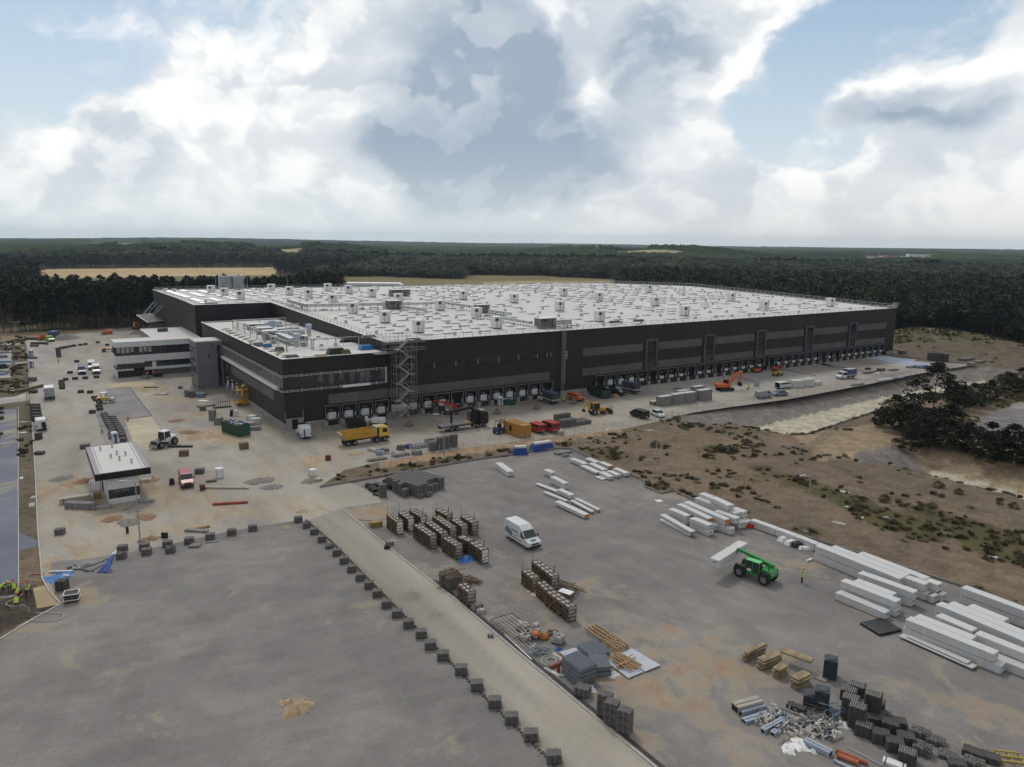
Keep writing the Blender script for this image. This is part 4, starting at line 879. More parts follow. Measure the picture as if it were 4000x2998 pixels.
def crown_pts(kind,rs):
 P=[]
 if kind=='pine':
  for i in range(22):f=rs.random()**.8;z=.45+.55*f;rr=(.16*(1-f)**.6+.025)*rs.uniform(.3,1.1);a=rs.uniform(0,6.28);P.append((rr*math.cos(a),rr*math.sin(a),z,.05+.035*(1-f)))
 elif kind=='fir':
  for i in range(26):f=rs.random();z=.2+.8*f;rr=(.17*(1-f)+.01)*rs.uniform(.4,1.1);a=rs.uniform(0,6.28);P.append((rr*math.cos(a),rr*math.sin(a),z,.045+.04*(1-f)))
 elif kind=='clump':
  for i in range(85):
   f=rs.random();z=.12+.86*f;rr=(.40*math.sin(math.pi*min(1,.22+f*.8))**.7)*math.sqrt(rs.uniform(.25,1));a=rs.uniform(0,6.28);P.append((rr*math.cos(a),rr*math.sin(a),z,rs.uniform(.06,.10)))
 else:
  for i in range(34):
   u=rs.uniform(-1,1);a=rs.uniform(0,6.28);q=rs.uniform(.55,1);w=math.sqrt(1-u*u)*q
   P.append((.36*w*math.cos(a),.36*w*math.sin(a),.58+.38*u*q,rs.uniform(.07,.12)))
 return P
def tree_meshes(kind,seed,nl,mat,size=.035):
 rs=random.Random(seed);P=crown_pts(kind,rs);cr=MB()
 for x,y,z,r in P:
  for _ in range(nl):
   a=rs.uniform(0,6.28);u=rs.uniform(-1,1);q=r*rs.uniform(.5,1.15);w=math.sqrt(1-u*u)
   c=Vector((x+q*w*math.cos(a),y+q*w*math.sin(a),z+q*u*.75));s=size*rs.uniform(.5,1.1)
   d1=Vector((rs.uniform(-1,1),rs.uniform(-1,1),rs.uniform(-.6,.6))).normalized();d2=d1.cross(Vector((rs.uniform(-1,1),rs.uniform(-1,1),rs.uniform(-1,1)))).normalized()
   cr.quad([c-d1*s,c-d2*s*.7,c+d1*s,c+d2*s*.7])
 tk=MB();top=.9 if kind!='broad' else .62;br=.011 if kind!='broad' else .022
 tk.tube([(0,0,0),(rs.uniform(-.01,.01),0,top*.5),(0,0,top)],br,6,br*.3)
 for i in range(6 if kind!='broad' else 8):
  x,y,z,r=P[i];tk.tube([(0,0,max(.2,z-.2 if kind=='broad' else z-.05)),(x,y,z)],br*.4,4,br*.15)
 return cr,tk
TK={}
for kind,mat in(('pine',PINE),('fir',PINE),('broad',LEAF),('mix',MIX)):
 k2='broad' if kind=='mix' else kind
 TK[kind]=[tree_meshes(k2,11*i+len(kind),11 if k2!='broad' else 16,mat,.04 if k2!='broad' else .042)+(mat,)for i in range(4)]
TK['clump']=[tree_meshes('clump',50+i,42,LEAF,.026)+(LEAF,)for i in range(3)]
def tree_proto(name,kind,i,mat=None):
 cr,tk,m=TK[kind][i];o=thing(name,'-','tree');cr.build('crown',mat or m,o);tk.build('trunk',BARK,o);return Proto(o)
PR={('pine',i):tree_proto('pine_tree','pine',i)for i in range(4)};PR.update({('fir',i):tree_proto('fir_tree','fir',i)for i in range(2)})
PR.update({('clump',i):tree_proto('leafy_tree','clump',i)for i in range(3)});PR.update({('mix',i):tree_proto('deciduous_tree','mix',i)for i in range(4)});PR.update({('broad',i):tree_proto('leafy_tree','broad',i)for i in range(4)})
SITEA=SITE
def in_open(xs,ys):
 r=inside(SITEA,xs,ys)
 for p,c in FIELDW:r|=inside(p,xs,ys)
 return r
rs=random.Random(21)
cand=[]
r=285.
while r<1500:
 sp=min(13,max(4.6,r/78));na=int(1.45*r/sp)
 for k in range(na):
  a=-.72+1.44*(k+rs.random())/na;q=r+rs.uniform(-.5,.5)*sp;cand.append((math.sin(a)*q,math.cos(a)*q,sp))
 r+=sp*.95
cx=np.array([c[0]for c in cand]);cy=np.array([c[1]for c in cand]);ok=~in_open(cx,cy)
ok&=~((np.hypot(cx,cy)<300)&(cx<0))
grove=n2(cx,cy,35,9);ok&=~((np.hypot(cx,cy)>760)&(grove<.22)&(cx>0))
sd_=pdist(SITEA,cx,cy)
trees=[(cand[i],float(sd_[i]),float(grove[i]))for i in np.nonzero(ok)[0]]
az=lambda x,y:abs(math.atan2(x,y))
vis=[t for t in trees if az(t[0][0],t[0][1])<.62 and not(-.17<math.atan2(t[0][0],t[0][1])<.43)]
vis.sort(key=lambda t:t[1]);front=vis[:300];fs=set(id(t)for t in front)
GL='tall dark pines along the edge of the left wood';GR='trees along the edge of the right hand wood'
for(x,y,sp),d,g in front:
 left=x<0;k=('pine' if rs.random()<.8 else 'fir')if left else('mix' if rs.random()<.6 else 'pine' if rs.random()<.5 else 'broad')
 h=rs.uniform(15,20)if left else rs.uniform(10,17)+min(d,20)*.15
 i=rs.randrange(2 if k=='fir' else 4)
 PR[(k,i)].put(Vector((x,y,tz(x,y)-.2)),rs.uniform(0,6.28),('tall dark pine at the edge of the wood beyond the left yard' if left else{'mix':'bushy green tree at the edge of the wood right of the warehouse','pine':'dark pine at the edge of the wood right of the warehouse','broad':'dark leafy tree at the edge of the wood right of the warehouse'}[k]),GL if left else GR,None,(h*(1.15 if left else 1.25),h*(1.15 if left else 1.25),h))
def scatter(name,pts,protos,label,cat,mats=None):
 me=bpy.data.meshes.new(name);me.from_pydata([p[:3]for p in pts],[],[])
 a=me.attributes.new('scl','FLOAT_VECTOR','POINT');a.data.foreach_set('vector',np.array([p[3]for p in pts],np.float32).ravel())
 a=me.attributes.new('rot','FLOAT','POINT');a.data.foreach_set('value',np.array([p[4]for p in pts],np.float32))
 a=me.attributes.new('idx','INT','POINT');a.data.foreach_set('value',np.array([p[5]for p in pts],np.int32))
 o=bpy.data.objects.new(name,me);C.objects.link(o)
 ng=bpy.data.node_groups.new(name+'_scatter','GeometryNodeTree');ng.interface.new_socket('Geometry',in_out='INPUT',socket_type='NodeSocketGeometry');ng.interface.new_socket('Geometry',in_out='OUTPUT',socket_type='NodeSocketGeometry')
 N=ng.nodes;L=ng.links;gi=N.new('NodeGroupInput');go=N.new('NodeGroupOutput');join=N.new('GeometryNodeJoinGeometry')
 def at(n,t):
  q=N.new('GeometryNodeInputNamedAttribute');q.data_type=t;q.inputs[0].default_value=n;return next(s for s in q.outputs if s.enabled and s.name=='Attribute')
 idx=at('idx','INT');rot=at('rot','FLOAT');scl=at('scl','FLOAT_VECTOR');cb=N.new('ShaderNodeCombineXYZ');L.new(rot,cb.inputs[2])
 for k,po in enumerate(protos):
  cmp_=N.new('FunctionNodeCompare');cmp_.data_type='INT';cmp_.operation='EQUAL';L.new(idx,cmp_.inputs[2]);cmp_.inputs[3].default_value=k
  iop=N.new('GeometryNodeInstanceOnPoints');oi=N.new('GeometryNodeObjectInfo');oi.inputs[0].default_value=po;oi.inputs['As Instance'].default_value=True
  m2p=N.new('GeometryNodeMeshToPoints');L.new(gi.outputs[0],m2p.inputs[0]);L.new(m2p.outputs[0],iop.inputs[0]);L.new(cmp_.outputs[0],iop.inputs[1]);L.new(oi.outputs['Geometry'],iop.inputs[2])
  L.new(cb.outputs[0],iop.inputs['Rotation']);L.new(scl,iop.inputs['Scale']);L.new(iop.outputs[0],join.inputs[0])
 L.new(join.outputs[0],go.inputs[0]);md=o.modifiers.new('scatter','NODES');md.node_group=ng
 return tag(o,label,cat,kind='stuff')
def merged(kind,i,mat=None):
 cr,tk,m=TK[kind][i];b=MB();b.v=list(cr.v);b.f=list(cr.f);b.mi=[0]*len(cr.f);n=len(b.v)
 b.v+=tk.v;b.f+=[tuple(n+q for q in f)for f in tk.f];b.mi+=[1]*len(tk.f)
 o=b.build('tree_pattern',[mat or m,BARK]);C.objects.unlink(o);return o
protos=[merged('pine',0),merged('pine',1),merged('fir',0),merged('mix',0),merged('mix',1),merged('broad',2),merged('mix',2,FARG),merged('mix',3,FARG)]
pts=[]
for t in trees:
 if id(t)in fs:continue
 (x,y,sp),d,g=t;q=math.hypot(x,y);left=x<-60;u=rs.random()
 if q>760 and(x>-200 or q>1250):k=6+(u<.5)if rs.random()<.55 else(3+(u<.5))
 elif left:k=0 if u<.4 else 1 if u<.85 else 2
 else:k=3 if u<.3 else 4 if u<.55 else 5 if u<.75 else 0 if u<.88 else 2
 h=rs.uniform(14,19)if left else rs.uniform(12,19)
 if 760<q:h=rs.uniform(9,17)
 w=h*max(1.15,sp/5.2)
 pts.append((x,y,tz(x,y)-.2,(w,w,h),rs.uniform(0,6.28),k))
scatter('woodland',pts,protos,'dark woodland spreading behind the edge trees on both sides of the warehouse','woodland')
def far_canopy():
 ang=np.radians(np.arange(-42,42.01,.11));rr=[1380.]
 while rr[-1]<9400:rr.append(rr[-1]*1.0075)
 rr=np.array(rr);A,Q=np.meshgrid(ang,rr);rs_=np.random.RandomState(4);Q=Q+rs_.uniform(-.3,.3,Q.shape)*Q*.0075
 xs=(np.sin(A)*Q).ravel();ys=(np.cos(A)*Q).ravel();nR,nA=Q.shape
 wood=n2(xs,ys,260,5)*.6+n2(xs,ys,110,6)*.4
 h=9+9*n2(xs,ys,70,7)+rs_.uniform(-2.4,3.2,xs.shape)*1.0;keep=wood>.24
 op=in_open(xs,ys);keep&=~op;z=terrain(xs,ys)+np.where(keep,h,-1.5)
 far=(Q.ravel()>5200);z=np.where(far&~op,terrain(xs,ys)+h,z)
 i=np.arange(nR-1)[:,None]*nA;j=np.arange(nA-1)[None,:];F=np.stack([i+j,i+nA+j,i+nA+j+1,i+j+1],-1).reshape(-1,4)
 me=bpy.data.meshes.new('far_woods');me.vertices.add(len(xs));me.vertices.foreach_set('co',np.stack([xs,ys,z],1).astype(np.float32).ravel())
 me.loops.add(F.size);me.loops.foreach_set('vertex_index',F.ravel().astype(np.int32));me.polygons.add(len(F));me.polygons.foreach_set('loop_start',(np.arange(len(F))*4).astype(np.int32));me.update(calc_edges=True)
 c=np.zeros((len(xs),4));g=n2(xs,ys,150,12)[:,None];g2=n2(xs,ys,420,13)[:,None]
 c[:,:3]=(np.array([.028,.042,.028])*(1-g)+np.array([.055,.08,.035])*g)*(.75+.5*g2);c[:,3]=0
 attr(me,c);m=bpy.data.materials.new('far_canopy');m.use_nodes=True;t=NT(m.node_tree);out=t.n('ShaderNodeOutputMaterial');b=t.n('ShaderNodeBsdfDiffuse');t.nt.links.new(b.outputs[0],out.inputs[0])
 at=t.n('ShaderNodeAttribute',attribute_name='Col');n=t.noise(t.n('ShaderNodeNewGeometry').outputs['Position'],.05,5,.7);t.set(b.inputs[0],t.mix(1,at.outputs[0],t.mix(t.mr(n,.3,.7),(.6,.6,.6),(1.45,1.45,1.4)),'MULTIPLY'))
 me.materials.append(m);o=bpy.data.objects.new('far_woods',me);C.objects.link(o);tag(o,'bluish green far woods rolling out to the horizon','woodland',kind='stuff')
far_canopy()
def hpx(bx,by,ty,z=0):
 p=GT(bx,by)if z is None else G(bx,by,z);d=ray(bx,ty);k=math.hypot(p.x,p.y)/math.hypot(d[0],d[1]);return p,HCAM+d[2]*k-p.z
BT=[(3640,1650,1428,185,'big dark tree with a pointed crown, the tallest of the right hand clump'),(3490,1680,1548,130,'round dark tree at the left end of the right hand clump'),(3560,1690,1580,130,'dark tree left of the tallest one in the clump'),(3440,1665,1590,60,'small tree poking out at the left tip of the clump'),(3620,1725,1600,150,'wide dark tree in front of the tallest one'),(3740,1600,1505,90,'dark bushy tree just right of the tallest one'),(3800,1585,1500,90,'second bushy tree right of the tallest one'),(3865,1560,1485,62,'round lone tree between two clumps at the right'),(3930,1540,1455,95,'dark tree of the far right clump, left side'),(3985,1530,1440,80,'dark tree at the right picture edge beside the grass'),(3700,1745,1640,150,'broad dark tree in the lower middle of the clump'),(3780,1760,1650,120,'broad dark tree right of the lower middle one'),(3860,1790,1640,140,'dark tree of the clump below the grey slab'),(3950,1805,1655,140,'dark tree near the right edge below the grey slab'),(4050,1820,1670,160,'large dark tree cut by the right picture edge'),(3700,1660,1585,110,'tree filling the gap behind the lower row'),(3560,1745,1640,120,'low front tree under the left end of the clump'),(4060,1560,1420,110,'tree just outside the upper right clump')]
rs=random.Random(5)
for i,(bx,by,ty,wpx,lb)in enumerate(BT):
 p,h=hpx(bx,by,ty);w=wpx/FPX*math.hypot(p.x,p.y)/.78
 p.z=min(0,tz(p.x,p.y))-.15;PR[('clump',i%3)].put(p,rs.uniform(0,6),lb,'trees of the dark clump at the right',None,(w*1.05,w*1.05,h*1.04))
BU=[(2812,1762,1735,'dark bush on the open brown ground, left of a pair'),(2850,1768,1740,'larger dark bush, right of the pair on the brown ground'),(2440,1702,1690,'low shrub beyond the corner of the parked black van'),(2880,1765,1752,'small shrub at the right of the pair of bushes'),(2560,1745,1722,'low shrub behind the second lamp post'),(2400,1785,1762,'dark shrub beside the short row of white packs'),(3555,1738,1720,'small bush on the crest of the sunk basin'),(3665,1905,1880,'bush on the near rim of the lower basin'),(3745,1930,1908,'bush on the rim, left of the pale floor middle'),(3960,1985,1962,'bush on the rim close to the right edge'),(3905,1970,1955,'tiny bush on the rim left of the last one'),(3450,1960,1935,'dark shrub among the weeds behind the lamp post'),(3300,1395,1380,'dark shrub right behind the warehouse corner')]
bp=Proto((lambda o:(TK['clump'][1][0].build('foliage',WEED,o),o)[1])(thing('bush','-','bush')))
for i,(bx,by,ty,lb)in enumerate(BU):
 p,h=hpx(bx,by,ty);p.z=tz(p.x,p.y)-h*.18;bp.put(p,i,lb,'single bushes on the brown ground',None,(h*2.2,h*2.2,h*1.2))
tf=MB();r_=random.Random(8)
for _ in range(46):
 a=r_.uniform(0,6.28);q=r_.uniform(0,.5);l=r_.uniform(.25,.75);x,y=q*math.cos(a),q*math.sin(a);dx,dy=r_.uniform(-.35,.35),r_.uniform(-.35,.35);w=.09
 tf.quad([(x-w,y,0),(x+w,y+w,0),(x+dx+w*.3,y+dy,l),(x+dx-w*.3,y+dy,l*.9)])
tp=tf.build('tuft_pattern',WEED);C.objects.unlink(tp)
xs_,ys_=np.random.RandomState(3).uniform(-60,210,60000),np.random.RandomState(4).uniform(60,330,60000)
al=near_colour(xs_,ys_)[:,3];nn=n2(xs_,ys_,2.1,14)*.35+n2(xs_,ys_,7,15)*.35+np.random.RandomState(5).rand(60000)*.3
blk=in_poly=inside(YARD,xs_,ys_)|inside(LOT,xs_,ys_)|inside(FG,xs_,ys_)|inside(FLOOR1,xs_,ys_)|inside(FLOOR2,xs_,ys_)|inside([tuple(W(-30,-30)[:2]),tuple(W(226,-3)[:2]),tuple(W(226,180)[:2]),tuple(W(-40,180)[:2])],xs_,ys_)|~inside(SITEA,xs_,ys_)
keep=(~blk)&(al+(nn-.5)*1.1>.52)
zz_=terrain(xs_,ys_)
pts=[(float(xs_[i]),float(ys_[i]),float(zz_[i]),(rs.uniform(.6,1.3),)*2+(rs.uniform(.25,.8),),rs.uniform(0,6.28),0)for i in np.nonzero(keep)[0][:16000]]
scatter('weeds',pts,[tp],'scattered dark weeds and dry grass on the brown ground','weeds')
xs_,ys_=np.random.RandomState(6).uniform(-200,-60,9000),np.random.RandomState(7).uniform(90,300,9000)
vg=inside(PX([(-200,1290),(100,1318),(104,1345),(-200,1372)]),xs_,ys_)|inside(PX([(0,1360),(104,1350),(118,1540),(0,1570)]),xs_,ys_)|inside(PX([(72,1590),(120,1570),(130,1810),(72,1815)]),xs_,ys_)|inside(PX([(0,1590),(10,1590),(8,1800),(-60,1800)]),xs_,ys_)
vg&=(n2(xs_,ys_,7,2)>.42)&~inside(PX([(-200,1382),(45,1370),(42,1475),(-200,1490)]),xs_,ys_)
pts=[(float(xs_[i]),float(ys_[i]),0.,(rs.uniform(.6,1.5),)*2+(rs.uniform(.4,1.0),),rs.uniform(0,6.28),0)for i in np.nonzero(vg)[0]]
scatter('verge_grass',pts,[tp],'rough green grass on the verge left of the yard kerb','grass')
TYRE=M('tyre',(.018,.017,.017),.85,.25,5);RIM=M('rim',(.20,.20,.20),.5,.15,4,metal=.3);CHAS=M('chassis',(.025,.025,.027),.7,.2,3);LAMP=M('headlamp',(.55,.56,.58),.15,.05,3);RED_L=M('tail_lamp',(.30,.02,.02),.3,.1,3);PLATE=M('number_plate',(.5,.5,.48),.5,.05,3)
def paint(n,c,r=.35):return M(n,c,r,.08,1.2,dirt=.18,spec=.5)
PW=paint('paint_white',(.62,.64,.65));PY=paint('paint_yellow',(.55,.30,.035));PO=paint('paint_orange',(.55,.12,.03));PR_=paint('paint_red',(.36,.02,.025));PG_=paint('paint_green',(.03,.26,.05));PB=paint('paint_blue',(.035,.055,.20));PK=paint('paint_black',(.012,.012,.014));PL=paint('paint_lime',(.25,.50,.06));PGR=paint('paint_grey',(.30,.31,.32));PBL=paint('paint_steelblue',(.12,.18,.30));BG=M('beige_plastic',(.36,.33,.28),.6,.1,2)
def wheel(par,x,y,r,w=.28,tw=None):
 o=MB().tube([(x,y-w/2,r),(x,y+w/2,r)],r,14).build('wheel',TYRE,par)
 s=1 if y>0 else-1;MB().tube([(x,y+s*(w/2-.01),r),(x,y+s*(w/2+.03),r)],r*.56,10).build('rim',RIM,o);return o
def wheels(par,xs,hw,r,w=.28):
 for x in xs:
  for s in(-1,1):wheel(par,x,s*hw,r,w)
def van(label,col,L=5.6,Wd=2.0,H=2.5,cat='van',windows=0,name='van',hood=.95,wb=None,rearglass=True,extra=None,roofrack=False):
 o=thing(name,label,cat);l=L/2;zf=.38;tw=lambda z:1-.10*max(0,(z-1.1)/(H-1.1));sl=.62+(H-2)*.3
 pr=[(-l,.5),(-l+.1,zf),(l-.2,zf),(l,.55),(l-.05,.95),(l-.12,1.02),(l-hood,1.32),(l-hood-sl,min(H,2.15)if H>2.2 else H-.05),(l-hood-sl-.35-max(0,H-2.2),H),(-l+.12,H),(-l,H-.15)]
 MB().prism(pr,-Wd/2,Wd/2,tw).build('body',col,o,bevel=.06)
 yw=lambda z:Wd/2*tw(z)
 x1,x2=l-hood-.03,l-hood-sl+.03;z1,z2=1.36,(2.12 if H>2.2 else H-.1);e=.03
 MB().quad([(x1+e,-yw(z1)+.08,z1+e),(x1+e,yw(z1)-.08,z1+e),(x2+e,yw(z2)-.12,z2+e),(x2+e,-yw(z2)+.12,z2+e)]).build('windscreen',GLASS,o)
 for s in(-1,1):
  ww=MB();y=lambda z:s*(yw(z)+.012);zt=z2-.12
  ww.quad([(x1-.25,y(1.35),1.30),(x1-1.05,y(1.35),1.30),(x1-1.05,y(zt),zt),(x2-.12,y(zt),zt)]);ww.build('side_window',GLASS,o)
  if windows:
   xx=x1-1.2
   for k in range(windows):
    wl=(xx+l-.25)/windows-.08;a=xx-k*(wl+.08);MB().quad([(a,y(1.3),1.32),(a-wl,y(1.3),1.32),(a-wl,y(zt),zt),(a,y(zt),zt)]).build('side_window',GLASS,o)
  MB().cb(x1-.15,s*(yw(1.4)+.18),1.5,.14,.2,.3).build('mirror',CHAS,o)
  MB().box(l-.17,l+.005,s*(Wd/2-.28)-.16,s*(Wd/2-.28)+.16,.78,.98).build('headlight',LAMP,o)
  MB().box(-l-.02,-l+.05,s*(Wd/2-.18)-.08,s*(Wd/2-.18)+.08,.9,1.35).build('tail_light',RED_L,o)
  MB().box(-l*.62,l*.42,s*(Wd/2+.004)-.015,s*(Wd/2+.004)+.015,.72,.8).build('side_trim',CHAS,o)
 MB().box(l-.12,l+.05,-Wd/2+.1,Wd/2-.1,.32,.62).build('bumper',CHAS,o)
 MB().box(l-.1,l+.012,-.5,.5,.7,.9).build('grille',CHAS,o)
 MB().box(-l-.06,-l+.05,-Wd/2+.1,Wd/2-.1,.36,.55).build('rear_bumper',CHAS,o);MB().box(-l-.03,-l,-.26,.26,.62,.74).build('number_plate',PLATE,o)
 if rearglass:
  for s in(-1,1):MB().box(-l-.02,-l+.02,s*.45-.36,s*.45+.36,1.35,min(H-.3,2.0)).build('rear_window',GLASS,o)
 wb=wb or L*.56;r=.35;wheels(o,(l-.95,l-.95-wb),Wd/2-.14,r,.24)
 if extra:extra(o)
 return o
def car(label,col,L=4.3,Wd=1.75,H=1.45,cat='car',est=False):
 o=thing('car',label,cat);l=L/2;tw=lambda z:1-.16*max(0,(z-.85)/(H-.85))
 pr=[(-l,.45),(-l+.15,.25),(l-.15,.25),(l,.4),(l-.05,.7),(l-.95,.9),(-l+.1,.92)]
 MB().prism(pr,-Wd/2,Wd/2,tw).build('body',col,o,bevel=.05)
 rr=-l+(.25 if est else .75);MB().prism([(l-1.0,.9),(l-1.75,H),(rr+.35,H),(rr-.1,.92)],-Wd/2+.04,Wd/2-.04,tw).build('cabin',GLASS,o)
 MB().box(rr+.35,l-1.75,-Wd/2*.8,Wd/2*.8,H-.03,H+.03).build('roof',col,o,bevel=.02)
 for s in(-1,1):MB().box(l-.1,l+.01,s*.6-.15,s*.6+.15,.52,.66).build('headlight',LAMP,o);MB().box(-l-.01,-l+.05,s*.62-.14,s*.62+.14,.62,.76).build('tail_light',RED_L,o)
 wheels(o,(l-.8,-l+.8),Wd/2-.1,.31,.2);return o
def tarp_truck(label,cab,tarp,L=6.4,crew=False,cat='truck',boxmat=None,H=2.9):
 o=thing('flatbed_truck',label,cat);l=L/2;c=1.9 if not crew else 2.7
 tw=lambda z:1-.12*max(0,(z-1.1)/1.1)
 MB().prism([(l-c,.45),(l-.2,.4),(l,.6),(l-.1,1.05),(l-.75,1.32),(l-1.3,2.2),(l-c,2.25)],-1,1,tw).build('cab',cab,o,bevel=.05)
 MB().quad([(l-.74,-.86,1.38),(l-.74,.86,1.38),(l-1.24,.8,2.12),(l-1.24,-.8,2.12)]).build('windscreen',GLASS,o)
 for s in(-1,1):
  MB().quad([(l-1.0,s*1.0,1.32),(l-c+.15,s*1.0,1.32),(l-c+.15,s*.93,2.0),(l-1.28,s*.93,2.0)]).build('side_window',GLASS,o);MB().cb(l-.9,s*1.15,1.5,.14,.16,.3).build('mirror',CHAS,o);MB().box(l-.1,l+.01,s*.75-.14,s*.75+.14,.7,.88).build('headlight',LAMP,o)
 MB().box(-l,l-c-.1,-1.08,1.08,.85,1.0).build('bed',CHAS,o);MB().box(-l,l-c-.1,-1.1,1.1,1.0,1.35).build('dropside',M('alu',(.4,.41,.42),.4,.1,2,metal=.4),o)
 b=MB();b.tbox(-l+.02,l-c-.12,-1.07,1.07,1.35,H,.03,.05);b.build('tarpaulin',boxmat or tarp,o,bevel=.05)
 MB().box(-l+.05,l-c-.15,-1.0,1.0,H,H+.03).build('tarp_roof',tarp,o)
 MB().box(-l,l-.3,-.4,.4,.5,.85).build('frame',CHAS,o);MB().box(-l-.05,-l,-.9,.9,.5,.7).build('rear_bumper',CHAS,o)
 wheels(o,(l-.85,-l+1.3),.9,.36,.25);return o
def near_side(a,b,Wd):
 p,q=G(*a),G(*b);d=(q-p).normalized();n=Vector((-d.y,d.x,0));n=n if n.y>0 else-n
 return(p+q)/2+n*Wd/2,math.atan2(d.y,d.x)
def put_side(o,a,b,Wd,dx=0):
 c,y=near_side(a,b,Wd);o.location=c+Vector((math.cos(y),math.sin(y),0))*dx;o.rotation_euler[2]=y;return o
def put_mid(o,rear,front,dx=0):
 p,q=G(*rear),G(*front);y=math.atan2(q.y-p.y,q.x-p.x);o.location=(p+q)/2+Vector((math.cos(y),math.sin(y),0))*dx;o.rotation_euler[2]=y;return o
def logo(o):
 b=MB()
 for k in range(9):b.box(.15-k*.17,.27-k*.17,-1.0,-.985,1.62-.02*(k%3),1.76+.03*(k%2))
 b.build('blue_lettering',M('logo_blue',(.05,.12,.28),.5,.1,3),o)
 MB().box(-.6,.5,-1.005,-.99,1.15,1.24).build('grey_lettering',M('logo_grey',(.2,.22,.24),.5,.1,3),o)
 b=MB();b.quad([(-2.2,-1.012,.95),(-.9,-1.012,.9),(-1.1,-1.0,1.3),(-1.7,-.99,1.6),(-2.5,-.99,1.75),(-2.75,-1.01,1.1)]);b.build('side_picture',M('logo_dark',(.14,.17,.19),.5,.3,1),o)
 MB().box(2.18,2.6,-.42,.42,1.19,1.21).build('bonnet_lettering',M('logo_blue'),o)
put_side(van('white high roof delivery van with dark picture and blue lettering on its side',PW,5.9,2.0,2.65,extra=logo,rearglass=False),(1987,2108),(2043,2142),2.0,.1)
put_side(van('red van with dark rear window, parked next to the yellow container',PR_,4.9,1.95,2.0,windows=2),(2091,1693),(2067,1685),1.95)
put_side(van('larger red minibus, right of the pair by the yellow container',PR_,5.3,2.0,2.3,windows=2),(2147,1693),(2109,1680),2.0)
def stripe(o):MB().box(-2.82,-2.79,.25,.5,.6,2.1).build('blue_stripe',PB,o);MB().box(-2.2,1.3,.99,1.01,.5,.95).build('blue_stripe',PB,o);MB().box(-2.2,1.3,-1.01,-.99,.5,.95).build('blue_stripe',PB,o)
put_side(van('white van with blue stripes parked by the near corner door of the wing',PW,5.4,2.0,2.4,extra=stripe,rearglass=False),(1175,1716),(1160,1699),2.0)
put_side(van('glossy black van parked near the end of the yard fence',PK,4.9,1.95,1.95,windows=2),(2507,1640),(2463,1626),1.95)
put_side(van('orange minibus parked against the warehouse plinth',PO,4.7,1.8,1.85,windows=2),(2223,1562),(2256,1570),1.8)
put_side(van('white van with its tailgate open beside the white packs',PW,4.8,1.9,1.95,windows=2,extra=lambda o:(MB().hull8([(-2.5,-.8,1.9),(-3.4,-.8,2.05),(-3.4,.8,2.05),(-2.5,.8,1.9),(-2.5,-.8,1.95),(-3.4,-.8,2.1),(-3.4,.8,2.1),(-2.5,.8,1.95)]).build('open_tailgate',PW,o),MB().box(-2.44,-2.42,-.8,.8,.6,1.8).build('load_bay',BLACK,o))),(3055,1522),(3085,1518),1.9)
put_side(van('grey panel van parked along the far part of the fence',PGR,5.0,1.9,2.0,rearglass=False),(2974,1560),(3014,1554),1.9)
put_side(car('steel blue hatchback parked nose to nose with the grey van',PBL),(3071,1548),(3035,1550),1.75)
put_side(car('white car half hidden behind the black van',PW),(2536,1619),(2574,1635),1.75,.2)
put_side(car('black estate car between the long green skip and the tarpaulin truck',PK,4.6,est=True),(2390,1543),(2422,1548),1.75)
put_mid(van('lime green van parked in the far upper left of the yard',PL,5.0,1.95,2.0),(188,1331),(205,1337))
put_mid(van('dark blue high roof van facing the camera in the left yard',PB,5.6,2.0,2.5),(319,1450),(323,1469))
put_mid(van('white high roof van facing the camera, front one of two',PW,5.6,2.0,2.5),(372,1448),(380,1467))
put_mid(van('white high roof van standing right behind the front one',PW,5.6,2.0,2.5),(355,1433),(361,1451))
put_mid(van('dark red van facing the camera on the bare sand right of the gatehouse',paint('paint_darkred',(.30,.025,.04)),4.9,1.9,2.1,windows=2),(722,1881),(733,1906))
def openback(o):MB().box(-2.72,-2.69,-.75,.0,.5,1.9).build('load_bay',BLACK,o)
put_mid(van('white van with one back door open by the left kerb',PW,5.4,2.0,2.4,extra=openback,rearglass=False),(165,1687),(157,1664))
TB=M('tarp_grey',(.30,.32,.35),.6,.12,1);TBL=M('tarp_blue',(.06,.08,.16),.6,.12,1);TDK=M('tarp_dark',(.045,.05,.06),.7,.15,1)
put_mid(tarp_truck('box truck with grey tarpaulin and white roof seen from behind',PW,WHITE,6.6,boxmat=TB,H=3.1),(197,1568),(192,1545))
put_side(tarp_truck('white cab truck with a dark tarpaulin near the dock corner door',PW,TBL,6.6,boxmat=TDK),(2143,1580),(2112,1570),2.1)
put_side(tarp_truck('white cab truck with a blue topped tarpaulin behind the long green skip',PW,TBL,6.8,boxmat=TDK),(2471,1541),(2412,1529),2.1)
put_side(tarp_truck('white crew cab truck with dark blue tarpaulin on the right yard',PW,M('tarp_white',(.4,.4,.42),.6,.1,1),6.4,crew=True,boxmat=TBL),(3339,1480),(3289,1484),2.1)
